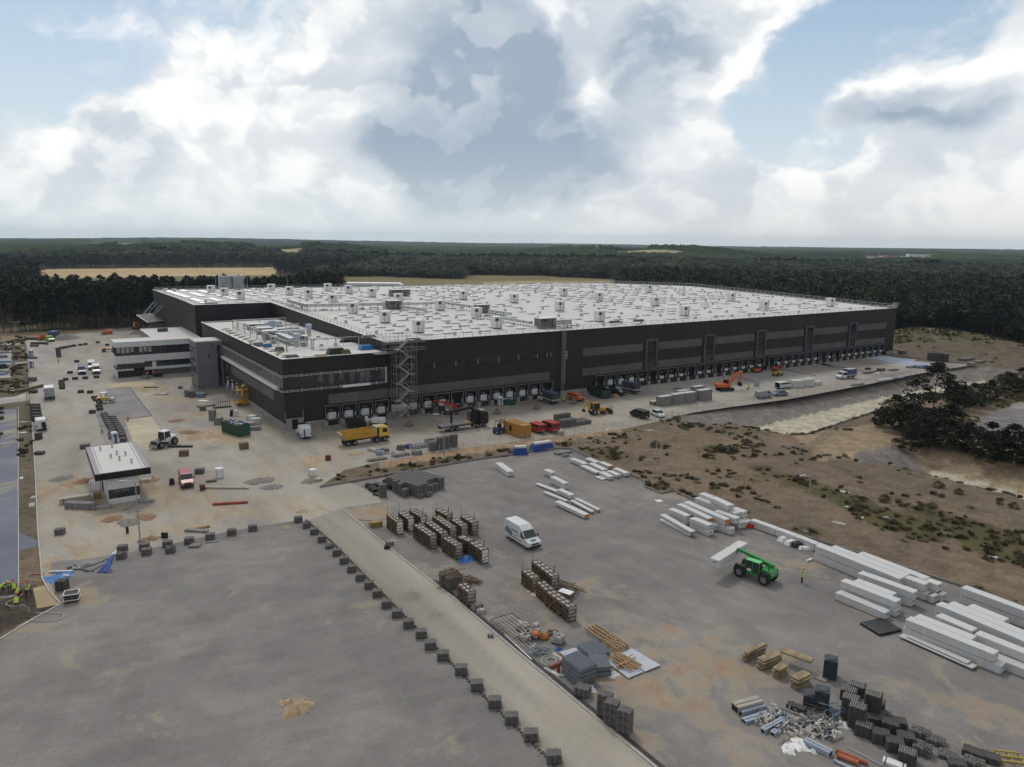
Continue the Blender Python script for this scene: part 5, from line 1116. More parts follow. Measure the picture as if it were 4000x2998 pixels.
def dump_truck():
 o=thing('dump_truck','yellow four axle dump truck with its grey steel rimmed tipper body','dump truck');S_=M('worn_steel',(.30,.22,.17),.6,.2,1.5)
 MB().prism([(2.55,.75),(4.55,.65),(4.6,1.6),(4.45,2.9),(4.2,3.1),(2.6,3.1),(2.5,2.4)],-1.22,1.22).build('cab',paint('paint_truck_yellow',(.62,.42,.05)),o,bevel=.08)
 MB().quad([(4.62,-1.05,1.75),(4.62,1.05,1.75),(4.48,1.0,2.8),(4.48,-1.0,2.8)]).build('windscreen',GLASS,o)
 for s in(-1,1):MB().box(3.2,4.2,s*1.235-.01,s*1.235+.01,1.95,2.75).build('side_window',GLASS,o);MB().box(2.6,4.45,s*1.24-.015,s*1.24+.015,.65,1.15).build('cab_step',CHAS,o)
 MB().box(2.7,3.9,-.6,.6,3.1,3.2).build('roof_hatch',paint('paint_cream',(.55,.48,.3)),o);MB().box(4.5,4.68,-1.15,1.15,.55,1.0).build('bumper',CHAS,o)
 b=MB();T=1.35;z0,z1=1.35,2.75
 for s in(-1,1):b.hull8([(-4.6,s*1.0,z0),(1.9,s*1.0,z0),(1.9,s*1.08,z0),(-4.6,s*1.08,z0),(-5.0,s*1.2,z1-.15),(1.9,s*1.2,z1+.1),(1.9,s*1.28,z1+.1),(-5.0,s*1.28,z1-.15)])
 b.hull8([(-4.6,-1,z0-.15),(1.9,-1,z0-.15),(1.9,1,z0-.15),(-4.6,1,z0-.15),(-4.6,-1.05,z0),(1.9,-1.05,z0),(1.9,1.05,z0),(-4.6,1.05,z0)]);b.build('tipper_body',PY,o)
 MB().hull8([(-5.35,-1.2,1.75),(-4.5,-1.1,1.15),(-4.5,1.1,1.15),(-5.35,1.2,1.75),(-5.3,-1.25,2.5),(-4.95,-1.25,2.6),(-4.95,1.25,2.6),(-5.3,1.25,2.5)]).build('tail_chute',S_,o)
 b=MB();b.box(1.9,2.05,-1.2,1.2,1.3,3.0).box(1.9,2.7,-1.15,1.15,3.0,3.12);b.build('headboard',M('worn_pale',(.42,.38,.32),.6,.2,1.5),o)
 MB().box(-4.5,1.85,-1.0,1.0,1.36,1.42).build('body_floor',CHAS,o)
 MB().box(2.1,2.5,-.9,.9,1.0,2.5).build('air_intake',CHAS,o);MB().box(-4.4,4.3,-.45,.45,.75,1.15).build('frame',CHAS,o)
 for s in(-1,1):
  b=MB();b.bar((-.7,s*1.15,1.0),(1.2,s*1.15,1.0),.07).bar((-.7,s*1.15,.65),(1.2,s*1.15,.65),.07);b.build('side_guard',STEEL,o)
  MB().lathe([(.2,0),(.2,.01)],10).build('round_emblem',M('emblem_brown',(.28,.12,.02),.6,.1,2),o,(-1.5,s*1.17,2.1)).rotation_euler[0]=R(90)
  b=MB()
  for k in range(7):b.box(-.95+k*.23,-.8+k*.23,s*1.19-.01,s*1.19+.01,2.02,2.22)
  b.build('lettering',M('emblem_brown'),o)
 wheels(o,(3.7,2.0,-2.5,-3.85),1.05,.53,.36);return o
put_side(dump_truck(),(1368,1745),(1481,1729),2.4,.55)
def crane_truck():
 o=thing('crane_truck','black flatbed truck with a folded loading crane over its empty bed','crane truck')
 MB().prism([(3.1,.8),(5.1,.7),(5.15,1.7),(5.0,3.1),(4.7,3.35),(3.3,3.55),(3.1,3.0)],-1.25,1.25).build('cab',PK,o,bevel=.08)
 for s in(-1,1):MB().box(3.9,4.75,s*1.262-.01,s*1.262+.01,1.9,2.8).build('side_window',GLASS,o)
 MB().box(3.3,3.45,-1.2,1.2,1.2,3.3).build('cab_trim',M('trim_silver',(.35,.35,.36),.4,.1,2),o);MB().box(3.5,4.5,-.7,.7,3.4,3.7).build('air_deflector',M('deflector_grey',(.3,.3,.28),.5,.1,2),o)
 MB().quad([(5.17,-1.05,1.8),(5.17,1.05,1.8),(5.03,1.0,3.0),(5.03,-1.0,3.0)]).build('windscreen',GLASS,o)
 MB().box(-6.2,1.2,-1.25,1.25,1.15,1.35).build('load_bed',M('bed_grey',(.13,.13,.135),.7,.15,1),o);MB().box(-6.3,5.0,-.5,.5,.75,1.15).build('frame',CHAS,o)
 b=MB();
 for z in range(5):b.box(1.2,1.3,-1.2,1.2,1.5+z*.4,1.7+z*.4)
 for y in(-1.2,0,1.1):b.box(1.2,1.32,y,y+.12,1.35,3.5)
 b.build('headboard',CHAS,o)
 b=MB();b.box(1.7,2.7,-.6,.6,1.2,3.3).bar((2.3,0,3.2),(1.6,0,4.4),.6).bar((2.0,0,4.5),(-3.0,.4,3.9),.55,.6).bar((-3.0,.4,4.0),(-3.1,.4,1.5),.35,.4);b.build('crane_arm',PK,o)
 MB().bar((-2.6,.4,3.6),(-2.9,.4,2.2),.15).build('hydraulic_ram',STEEL,o)
 b=MB();b.box(-.4,.9,-.9,.6,1.35,1.5);b.build('timber_pile',M('timber_orange',(.38,.22,.09),.8,.2,2),o)
 MB().box(-5.6,-4.3,-1.22,-1.1,.6,1.1).build('tool_box',M('box_grey',(.2,.2,.2),.5,.1,2),o)
 wheels(o,(4.1,2.4,-2.6,-3.9),1.08,.52,.34);return o
put_side(crane_truck(),(1770,1687),(1873,1672),2.4,.35)
def telehandler(label,col,boom_len,boom_el,head=True,cabcol=None,name='telehandler'):
 o=thing(name,label,'telehandler');r=.68
 MB().prism([(-2.3,.75),(2.0,.6),(2.1,1.0),(1.3,1.15),(-.9,1.2),(-1.2,1.9),(-2.2,1.75),(-2.5,1.2)],-.85,.85).build('chassis',col,o,bevel=.08)
 cb_=MB();cb_.tbox(-1.0,.9,.05,.95,1.1,2.35,.12,.08);cb_.build('cab',GLASS if not cabcol else cabcol,o);MB().box(-.95,.8,.08,.92,2.35,2.46).build('cab_roof',paint('roof_'+col.name,tuple(min(1,v*1.6+.04)for v in(.05,.3,.08)))if col is PG_ else col,o,bevel=.03)
 b=MB()
 for x in(-.95,-.1,.8):b.bar((x,.97,1.1),(x,.93,2.35),.07)
 b.build('cab_pillar',col,o)
 for s in(-1,1):
  for x in(1.45,-1.65):wheel(o,x,s*.98,r,.42);MB().prism([(x-.75,r+.2),(x+.75,r+.2),(x+.55,r+.85),(x-.55,r+.85)],s*.98-.22,s*.98+.22).build('mudguard',CHAS,o)
 a=Vector((-2.1,-.45,1.95));d=Vector((math.cos(boom_el),0,math.sin(boom_el)));e=a+d*boom_len
 MB().bar(a,a+d*boom_len*.68,.38,.46).build('boom',col,o);MB().bar(a+d*boom_len*.5,e,.28,.34).build('boom',col,o)
 MB().bar(a+d*1.3-Vector((0,0,.9)),a+d*boom_len*.5,.13).build('lift_ram',CHAS,o)
 q=e+Vector((.35,0,-.7));MB().bar(e,q,.3,.3).build('boom_head',col,o)
 b=MB();b.cb(q.x+.15,q.y,q.z+.1,.15,1.3,.9)
 for s in(-.45,.45):b.box(q.x+.2,q.x+1.35,q.y+s-.07,q.y+s+.07,q.z-.35,q.z-.28)
 b.build('fork_carriage',CHAS,o)
 MB().bar((-2.0,.7,1.7),(-2.0,.7,2.3),.08).build('exhaust',CHAS,o);MB().box(.05,.55,.975,.99,1.15,1.45).build('white_plate',WHITE,o)
 return o,q
TH1,q1=telehandler('bright green telehandler lifting a long white pack',PG_,4.7,R(10))
put_side(TH1,(2969,2284),(2891,2257),2.2)
TH2,q2=telehandler('red telehandler with raised boom standing in front of the docks',PR_,5.2,R(14),cabcol=M('cab_beige',(.2,.19,.17),.4,.2,1))
put_side(TH2,(1773,1622),(1733,1624),2.2)
def boom_unit(o,pts,w,mat,nm='boom'):
 for i,(p,q)in enumerate(zip(pts,pts[1:])):MB().bar(p,q,w*(1-.15*i),w*1.2*(1-.15*i)).build(nm,mat,o)
def bucket(o,p,w=.9,s=.8,mat=None,ang=0):
 x,y,z=p;MB().prism([(x,z),(x+s*.6,z-.1),(x+s*.9,z-s),(x+s*.2,z-s*1.1),(x-.2,z-s*.7)],y-w/2,y+w/2).build('bucket',mat or CHAS,o)
def excavator(label,col,sc=1.0):
 o=thing('excavator',label,'excavator')
 for s in(-1,1):MB().prism([(-2.2,.45),(-1.9,.05),(1.9,.05),(2.2,.45),(1.9,.85),(-1.9,.85)],s*1.1-.28,s*1.1+.28).build('track',CHAS,o)
 MB().lathe([(.8,.7),(.8,1.05)],12).build('turntable',CHAS,o)
 MB().prism([(-2.6,1.05),(1.3,1.05),(1.3,1.5),(.2,1.9),(-2.4,2.05),(-2.7,1.7)],-1.25,1.25).build('body',col,o,bevel=.08)
 MB().tbox(.1,1.5,.35,1.25,1.4,2.85,.15,.06).build('cab',GLASS,o);MB().box(.15,1.4,.4,1.2,2.85,2.95).build('cab_roof',col,o)
 boom_unit(o,[(1.1,-.1,1.6),(2.9,-.1,4.3),(4.9,-.1,4.9)],.5,col);boom_unit(o,[(4.9,-.1,5.0),(4.3,-.1,2.2)],.38,col,'stick');MB().bar((1.4,-.1,1.7),(3.0,-.1,3.4),.16).build('ram',STEEL,o);bucket(o,(4.2,-.1,2.2),1.0,1.1);return o
E1=excavator('orange tracked excavator digging in the right part of the yard',PO);put_side(E1,(2815,1531),(2868,1528),2.6,0)
def backhoe(label,col):
 o=thing('backhoe_loader',label,'backhoe')
 MB().prism([(-1.6,.8),(1.9,.8),(2.0,1.55),(.5,1.7),(.4,1.2),(-1.6,1.2)],-.75,.75).build('body',col,o,bevel=.06)
 MB().tbox(-1.3,.5,-.75,.75,1.2,2.65,.1,.08).build('cab',GLASS,o);MB().box(-1.3,.55,-.72,.72,2.65,2.78).build('cab_roof',paint('paint_roof_orange',(.4,.16,.05)),o)
 b=MB()
 for x in(-1.25,.45):
  for y in(-.74,.74):b.bar((x,y,1.2),(x,y,2.65),.09)
 b.build('cab_pillar',col,o)
 for s in(-1,1):wheel(o,-.9,s*.95,.75,.45);wheel(o,1.6,s*.85,.48,.35)
 for s in(-.55,.55):MB().bar((1.3,s,1.5),(3.0,s,.9),.14,.2).build('loader_arm',CHAS,o)
 bucket(o,(3.0,0,1.2),2.2,.9);boom_unit(o,[(-1.7,0,1.0),(-2.6,0,3.4),(-3.4,0,1.4)],.32,col,'dig_arm');bucket(o,(-3.5,0,1.5),.6,.7)
 b=MB();b.bar((3.2,-.5,.9),(4.0,-.5,1.9),.08).bar((3.2,.5,.9),(4.0,.5,1.9),.08);b.build('fork_tine',CHAS,o);return o
put_side(backhoe('yellow backhoe loader with a folded digging arm beside the paver stacks',PY),(2317,1624),(2357,1621),1.9)
put_mid(backhoe('yellow backhoe loader parked beside the canopy at the far left',PY),(525,1290),(541,1284))
def roller(label,col,cab=True,cabcol=None):
 o=thing('road_roller',label,'roller');MB().tube([(1.4,-.85,.6),(1.4,.85,.6)],.6,16).build('drum',STEEL,o)
 MB().prism([(-1.9,.6),(.4,.6),(.5,1.3),(-1.8,1.45)],-.75,.75).build('body',col,o,bevel=.06);MB().bar((.3,-.9,.8),(1.5,-.9,.7),.12).bar((.3,.9,.8),(1.5,.9,.7),.12).build('yoke',CHAS,o)
 for s in(-1,1):wheel(o,-1.3,s*.8,.6,.4)
 if cab:
  b=MB()
  for x in(-.9,.3):
   for y in(-.6,.6):b.bar((x,y,1.4),(x,y,2.5),.08)
  b.build('cab_pillar',CHAS,o);MB().box(-1.0,.4,-.7,.7,2.5,2.6).build('cab_roof',cabcol or col,o)
 return o
put_mid(roller('small yellow roller working between the drain trenches on the right',PY,False),(3030,1470),(3052,1467))
put_mid(roller('yellow compact roller with a white canopy on the new paving',PY,True,WHITE),(402,1575),(424,1574))
put_mid(roller('small yellow roller by the corner of the white office block',PY,False),(413,1375),(432,1374))
def tractor():
 o=thing('wheel_tractor','white articulated compactor with a black nose near the sand bed','compactor')
 MB().prism([(-2.4,.9),(.3,.9),(.3,1.6),(-2.3,1.9)],-.9,.9).build('rear_body',PW,o,bevel=.08);MB().prism([(.5,.8),(2.4,.8),(2.5,1.5),(.5,1.75)],-.6,.6).build('nose',PK,o,bevel=.06)
 MB().tbox(-1.1,.6,-.75,.75,1.7,2.9,.12,.08).build('cab',GLASS,o);MB().box(-1.1,.6,-.8,.8,2.9,3.02).build('cab_roof',PW,o)
 b=MB()
 for x in(-1.05,.5):
  for y in(-.75,.75):b.bar((x,y,1.7),(x*.9,y*.93,2.9),.1)
 b.build('cab_pillar',PW,o)
 for s in(-1,1):wheel(o,1.6,s*.9,.7,.5);wheel(o,-1.6,s*1.0,.75,.5);MB().bar((.4,s*.72,1.3),(2.3,s*.72,1.2),.12,.35).build('side_panel',PW,o)
 MB().box(2.6,2.75,-.9,.9,.35,.95).build('front_plate',PGR,o);return o
put_mid(tractor(),(660,1738),(622,1750))
def forklift():
 o=thing('truck_forklift','blue and black forklift parked left of the yellow container','forklift')
 MB().prism([(-1.3,.5),(.9,.5),(.9,1.1),(-.2,1.2),(-1.3,1.45)],-.7,.7).build('body',paint('paint_darkblue',(.03,.06,.14)),o,bevel=.05)
 b=MB()
 for x in(-.7,.8):
  for y in(-.6,.6):b.bar((x,y,1.1),(x*.8,y,2.6),.08)
 b.bar((-.6,-.6,2.6),(.7,-.6,2.6),.08).bar((-.6,.6,2.6),(.7,.6,2.6),.08).bar((-.6,-.6,2.6),(-.6,.6,2.6),.08).bar((.7,-.6,2.6),(.7,.6,2.6),.08);b.build('roll_cage',CHAS,o)
 b=MB();b.bar((1.1,-.4,.2),(1.1,-.4,2.9),.14).bar((1.1,.4,.2),(1.1,.4,2.9),.14).bar((1.1,-.4,2.0),(1.1,.4,2.0),.12);b.build('mast',CHAS,o)
 MB().box(-.3,.2,-.3,.3,1.2,2.0).build('seat',BLACK,o);MB().box(1.15,2.3,-.45,-.33,.12,.17).build('fork',CHAS,o);MB().box(1.15,2.3,.33,.45,.12,.17).build('fork',CHAS,o);wheels(o,(.75,-.8),.65,.38,.28);return o
put_mid(forklift(),(1935,1697),(1965,1688))
def scissor(label,col,h=3.0,L=2.6):
 o=thing('scissor_lift',label,'scissor lift');MB().box(-L/2,L/2,-.8,.8,.35,.95).build('base',col,o,bevel=.04)
 n=4;b=MB()
 for k in range(n):
  z0=1+(h-1)*k/n;z1=1+(h-1)*(k+1)/n
  for y in(-.6,.6):b.bar((-L*.4,y,z0),(L*.4,y,z1),.1).bar((L*.4,y,z0),(-L*.4,y,z1),.1)
 b.build('scissor_arm',col,o);MB().box(-L/2-.1,L/2+.4,-.85,.85,h,h+.14).build('platform',col,o)
 b=MB()
 for z in(.55,1.1):
  for p,q in(((-L/2,-.8),(L/2+.3,-.8)),((-L/2,.8),(L/2+.3,.8)),((-L/2,-.8),(-L/2,.8)),((L/2+.3,-.8),(L/2+.3,.8))):b.bar((*p,h+z),(*q,h+z),.05)
 for x in(-L/2,0,L/2+.3):
  for y in(-.8,.8):b.bar((x,y,h),(x,y,h+1.1),.05)
 b.build('guard_rail',col,o);wheels(o,(L/2-.35,-L/2+.35),.75,.35,.25);return o
put_mid(scissor('orange scissor lift carrying a worker beside the dark wing',PY,3.6,3.4),(938,1584),(968,1580));SCX=(953,1582)
put_mid(scissor('low red-orange scissor lift near the far end of the left yard',PO,1.2,4.0),(402,1309),(434,1305))
def boomlift():
 o=thing('boom_lift','white folded boom lift behind the dump truck','boom lift');MB().box(-1.7,1.7,-.8,.8,.4,.8).build('base',CHAS,o);MB().box(-1.3,1.5,-.8,.8,.95,2.0).build('body',PW,o,bevel=.08)
 boom_unit(o,[(1.0,0,1.9),(-2.4,0,1.5)],.35,PW);MB().prism([(-2.9,.9),(-2.1,1.1),(-2.1,2.1),(-2.7,2.3)],-.4,.4).build('jib',PW,o);wheels(o,(1.2,-1.2),.95,.45,.3);return o
put_mid(boomlift(),(1455,1668),(1500,1668))
def skip(label,L,Wd,H,col,junk=0,name='skip_container'):
 o=thing(name,label,'skip');b=MB();t=.08
 b.box(-L/2,L/2,-Wd/2,Wd/2,.12,.22);b.box(-L/2,L/2,-Wd/2,-Wd/2+t,.22,H).box(-L/2,L/2,Wd/2-t,Wd/2,.22,H).box(-L/2,-L/2+t,-Wd/2+t,Wd/2-t,.22,H).box(L/2-t,L/2,-Wd/2+t,Wd/2-t,.22,H);b.build('tub',col,o)
 b=MB();n=int(L/.7)
 for k in range(n+1):
  x=-L/2+.05+k*(L-.2)/n
  for s in(-1,1):b.box(x,x+.1,s*(Wd/2+.05)-.05,s*(Wd/2+.05)+.05,.15,H)
 b.box(-L/2-.06,L/2+.06,-Wd/2-.1,-Wd/2+.02,H,H+.1).box(-L/2-.06,L/2+.06,Wd/2-.02,Wd/2+.1,H,H+.1);b.build('rib',col,o)
 for x in(-L/2+.4,L/2-.5):MB().tube([(x,-Wd/2,.12),(x,Wd/2,.12)],.12,8).build('roller',CHAS,o)
 if junk:
  r_=random.Random(junk);b=MB()
  for k in range(60):
   b.k=r_.randrange(5);b.cb(r_.uniform(-L/2+.5,L/2-.5),r_.uniform(-Wd/2+.35,Wd/2-.35),H-.15+r_.uniform(-.1,.35),r_.uniform(.2,.9),r_.uniform(.1,.6),r_.uniform(.05,.3),r_.uniform(0,3))
  b.build('rubbish',[WHITE,BG,M('board_grey',(.3,.29,.27),.8,.2,2),M('foil_blue',(.04,.16,.42),.5,.1,2),M('board_brown',(.18,.13,.09),.8,.2,2)],o)
 return o
DG=paint('paint_darkgreen',(.015,.075,.045));DG2=paint('paint_dullgreen',(.022,.045,.032))
put_side(skip('dark green skip heaped with rubbish in front of the wing corner',6.6,2.4,2.3,DG,3),(873,1690),(930,1708),2.4)
put_side(skip('long dull green skip on the apron beside the docks',6.6,2.3,2.2,DG2,0),(2298,1540),(2358,1562),2.3)
put_mid(skip('small dark green skip full of foil next to the portable toilet',3.6,1.9,1.3,DG,5),(1970,1580),(2000,1581))
def container():
 o=thing('site_container','ochre yellow steel site container with pipes on its roof','container');m=paint('paint_ochre',(.42,.22,.045));b=MB();b.box(-3,3,-1.22,1.22,.1,2.55);b.build('box',m,o)
 b=MB()
 for k in range(24):x=-2.9+k*.25;b.box(x,x+.12,-1.26,-1.22,.25,2.4).box(x,x+.12,1.22,1.26,.25,2.4)
 for k in range(9):y=-1.1+k*.25;b.box(2.99,3.04,y,y+.12,.25,2.4)
 b.build('corrugation',m,o)
 b=MB();
 for x in(-3.02,2.9):
  for y in(-1.25,1.13):b.box(x,x+.13,y,y+.13,0,2.6)
 b.box(-3.02,3.03,-1.26,-1.14,2.52,2.64).box(-3.02,3.03,1.14,1.26,2.52,2.64);b.build('corner_post',m,o)
 b=MB();b.bar((-2.5,-.5,2.75),(2.4,-.2,2.75),.1).bar((-2.0,.6,2.72),(2.0,.9,2.72),.1).bar((-1,.1,2.7),(1.6,-.8,2.7),.08);b.build('roof_pipe',M('ochre_pipe',(.36,.25,.12),.7,.2,2),o);MB().box(-1.0,-.3,-1.3,-1.26,.9,2.0).build('window',GLASS,o);return o
put_side(container(),(1974,1692),(2030,1711),2.44)
def trailer():
 o=thing('covered_trailer','low black covered trailer behind the yellow dump truck','trailer');MB().prism([(-1.9,.4),(1.9,.4),(1.9,1.5),(1.2,2.1),(-1.9,1.9)],-1.05,1.05).build('cover',M('black_tarp',(.014,.014,.014),.6,.2,2),o,bevel=.06);MB().box(-1.9,1.9,-1.1,1.1,.35,.5).build('bed',CHAS,o);wheels(o,(-.2,),1.0,.33,.2);MB().bar((-1.9,0,.45),(-3.0,0,.45),.1).build('drawbar',CHAS,o);return o
put_mid(trailer(),(1371,1672),(1415,1672))
def tent():
 o=thing('covered_truck','dark blue covered truck body behind the lime green van','truck');MB().tbox(-3,3,-1.2,1.2,.9,3.1,.1,.1).build('cover',TBL,o,bevel=.06);MB().box(-3,3,-1.2,1.2,.6,.9).build('bed',CHAS,o);wheels(o,(-1.8,1.9),1.0,.45,.3);return o
put_mid(tent(),(203,1328),(222,1322))
o=thing('folded_lift','orange folded lifting arm machine left of the lime green van','lift');MB().box(-1.5,1.2,-.7,.7,.4,1.6).build('body',PO,o,bevel=.05);boom_unit(o,[(.8,0,1.6),(-.8,0,1.9),(3.6,0,1.7)],.35,PO);wheels(o,(-1.0,.8),.7,.4,.3);put_mid(o,(152,1331),(176,1328))
o=thing('skid_loader','small orange-red loader in front of the docks near the tall windows','loader');MB().box(-1.1,.8,-.7,.7,.4,1.3).build('body',PO,o,bevel=.05);MB().tbox(-.6,.5,-.6,.6,1.3,2.0,.1,.1).build('cab',GLASS,o);boom_unit(o,[(-.9,.75,1.5),(1.4,.75,.9)],.14,PO,'arm');bucket(o,(1.3,0,1.0),1.5,.7);wheels(o,(-.6,.5),.75,.36,.25);put_mid(o,(2950,1457),(2966,1455))
o=thing('mini_excavator','tiny dark orange excavator at the end of a trench by the docks','excavator');MB().box(-.9,.9,-.6,.6,.1,.5).build('track',CHAS,o);MB().box(-.9,.7,-.6,.6,.6,1.4).build('body',PO,o,bevel=.05);MB().tbox(-.3,.6,-.1,.6,1.3,2.4,.1,.05).build('cab',GLASS,o);boom_unit(o,[(.6,-.3,1.2),(1.6,-.3,2.5),(2.2,-.3,.9)],.2,PO);put_mid(o,(3022,1450),(3036,1452))
def toilet(label,col,a,face,roofc=WHITE):
 o=thing('portable_toilet',label,'toilet');MB().tbox(-.55,.55,-.55,.55,.15,2.1,.03,.03).build('cabin',M('toilet_white',(.58,.6,.61),.5,.06,2),o);MB().box(-.6,.6,-.6,.6,0,.15).build('base',CHAS,o)
 MB().hull8([(-.57,-.57,2.1),(.57,-.57,2.1),(.57,.57,2.1),(-.57,.57,2.1),(-.35,-.4,2.32),(.35,-.4,2.32),(.35,.4,2.32),(-.35,.4,2.32)]).build('roof',roofc,o,bevel=.05)
 b=MB()
 for s in(-1,1):b.box(-.15,.25,s*.545-.02,s*.545+.02,.2,1.95)
 b.box(.53,.565,-.2,.15,.2,1.95).box(-.565,-.53,-.2,.15,.2,1.95);b.build('blue_panel',col,o)
 b=MB();b.box(.16,.36,-.58,-.55,1.55,1.8).box(-.35,-.2,-.58,-.55,1.5,1.8);b.build('pictogram',CHAS,o);MB().box(.3,.42,-.585,-.55,1.05,1.13).build('handle',CHAS,o);o.location=G(*a);o.rotation_euler[2]=face;return o
TBU=M('toilet_blue',(.03,.10,.24),.5,.1,2)
toilet('white and blue portable toilet standing in front of the loading docks',TBU,(1953,1586),R(25));toilet('portable toilet hidden halfway behind the gatehouse roof',TBU,(450,1733),R(40))
toilet('blue portable toilet by the left kerb, the farther of two',TBU,(122,1394),R(10));toilet('blue portable toilet by the left kerb, the nearer of two',TBU,(124,1437),R(14))
def cr(x0,y0,k):return lambda x,y:(x0+x/k,y0+y/k)
PC=M('paver_concrete',(.135,.128,.124),.9,.22,2.5,bump=.4);PC2=M('paver_dark',(.075,.07,.068),.9,.22,2.5);WOOD=M('old_timber',(.16,.12,.08),.85,.25,3);WOOD2=M('fresh_timber',(.36,.24,.12),.8,.2,3);WOOD3=M('grey_timber',(.10,.085,.07),.9,.25,3)
def away(p):return Vector((p.x,p.y,0)).normalized()
def paver_pack(label,L=1.15,D=.85,H=.78,mat=PC,pallet=True,loose=0,n=5,seed=0):
 o=thing('paver_pallet',label,'paver pallet');r_=random.Random(seed);b=MB();g=L/n;z0=.12 if pallet else .0
 for k in range(n):
  dy=.035 if k%2 else-.035;x=-L/2+k*g
  for j in range(4):
   y=-D/2+j*D/4
   h=H-(loose*r_.uniform(0,.35)if loose else 0);b.box(x+.012,x+g-.012,y+dy+.008,y+D/4+dy-.008,z0,h)
 b.build('pavers',mat,o)
 b=MB();b.box(-L/2+.03,L/2-.03,-D/2+.05,D/2-.05,z0,H-.3*(1 if loose else .03));b.build('core',PC2,o)
 if loose:
  b=MB()
  for _ in range(14):b.cb(r_.uniform(-.45,.45),r_.uniform(-.3,.3),H-.1+r_.uniform(-.08,.12),.22,.1,.09,r_.uniform(0,3))
  b.build('loose_paver',mat,o)
 if pallet:
  b=MB()
  for k in range(5):b.box(-L/2+k*L/4.6,-L/2+k*L/4.6+.13,-D/2-.02,D/2+.02,.09,.12)
  for y in(-D/2,-.05,D/2-.1):b.box(-L/2,L/2,y,y+.1,0,.09)
  b.build('pallet',WOOD3,o)
 return o
pv=[Proto(paver_pack('-',seed=1)),Proto(paver_pack('-',seed=2,loose=.35)),Proto(paver_pack('-',L=1.15,D=.9,H=.72,seed=3))]
FGP=[(1166,2043),(1199,2066),(1228,2091),(1258,2120),(1288,2146),(1317,2174),(1345,2205),(1375,2239),(1408,2272),(1443,2303),(1475,2337),(1511,2379),(1552,2417),(1597,2457),(1646,2498),(1682,2542),(1731,2585),(1802,2642),(1864,2704),(1933,2771),(1998,2836),(2074,2903),(2163,2989)]
for i,(x,y)in enumerate(FGP):
 p=G(x,y);p+=away(p)*.45;pv[1 if i in(1,4)else 0].put(p,R(20-i*1.0)if i<17 else R(2),'%s paver pallet from the top of the long row along the service road'%ordn(i),'paver pallets along the service road',None,(1,1,.62 if i==4 else 1))
TOPP=[(236,2091,'lone paver pallet on the sand left of the lamp post',0),(480,2158,'paver pallet at the end of the blue pipes',0),(476,2186,'broken heap of pavers on a pallet beside the blue pipes',1),(566,2150,'rear one of two paver pallets under the lamp post',0),(574,2171,'front one of two paver pallets under the lamp post',0),(656,2140,'paver pallet right of the lamp post with a board behind it',0),(667,2163,'half used paver pallet just in front of that one',1),(740,2127,'paver pallet left of the two empty pallets',0),(822,2111,'paver pallet in the middle of the upper row',0),(906,2093,'paver pallet in the upper row near the sand ruts',0),(988,2077,'last paver pallet of the upper row before the sand heap',0)]
for x,y,lb,k in TOPP:
 p=G(x,y);p+=away(p)*.4;pv[k].put(p,R(14),lb,'paver pallets along the top of the front yard')
o=paver_pack('dark foil wrapped pallet standing alone by the left kerb',1.1,1.0,1.15,PC2);o.location=G(245,2303);o.rotation_euler[2]=R(5)
o=paver_pack('pallet of blocks inside a white tubular cage in the left foreground',1.35,1.2,.95,PC2);o.location=G(282,2348);o.rotation_euler[2]=R(22)
b=MB()
for z in(.35,1.0):
 q=[(-.72,-.65,z),(.72,-.65,z),(.72,.65,z),(-.72,.65,z)]
 for a,c in zip(q,q[1:]+q[:1]):b.bar(a,c,.07)
b.build('tube_cage',WHITE,o)
u=cr(0,1280,4.422);v=cr(400,1480,4.422)
FARP=[u(*p)for p in[(1478,305),(1390,318),(1282,332),(1205,345),(1125,360),(1055,372),(1000,388),(1005,405),(1010,440),(1012,478),(1020,520),(1328,605),(1212,800),(1300,905),(1475,895),(1670,877),(1135,920),(1065,955),(1065,990),(1075,1030),(1075,1068),(1398,1135),(1560,1142),(1635,1237),(1665,1272),(1712,1385),(1728,1438),(1598,1487),(800,297),(1690,273),(1855,318)]]
fp=Proto(paver_pack('-',1.25,.8,.72,PC2,n=4))
names=['arc of pallets in the far left yard']*11+['scattered pallets of the left yard']*20
for i,p_ in enumerate(FARP):
 p=G(*p_);p+=away(p)*.4
 fp.put(p,R(10),('small dark pallet, %s along the far arc from its right end'%ordn(i))if i<11 else 'small dark pallet of the left yard, %s from the top of the loose ones'%ordn(i-11),names[i])
CA=[(30,640),(45,668),(60,700),(75,732),(95,770),(110,805),(130,838),(150,870),(170,905),(170,940),(165,975),(180,1010),(175,1045)]
CB=[(180,700),(195,735),(215,770),(240,805),(260,842),(285,878),(305,912),(325,948),(335,983),(350,1018),(370,1090)]
for nm,lst in(('left',CA),('right',CB)):
 for i,q in enumerate(lst):
  p=G(*v(*q));p+=away(p)*.3;pv[2].put(p,R(8),'paver pallet, %s from the top in the %s column behind the gatehouse'%(ordn(i),nm),'double column of pallets behind the gatehouse')
for i,(x,y)in enumerate([(146,1647),(143,1635),(141,1622),(140,1610),(139,1600)]):
 o=paver_pack('dark stack of blocks by the left kerb, %s from the front of five'%ordn(i),1.9,1.0,1.3,PC2);p=G(x,y);o.location=p;o['group']='five stacks by the left kerb'
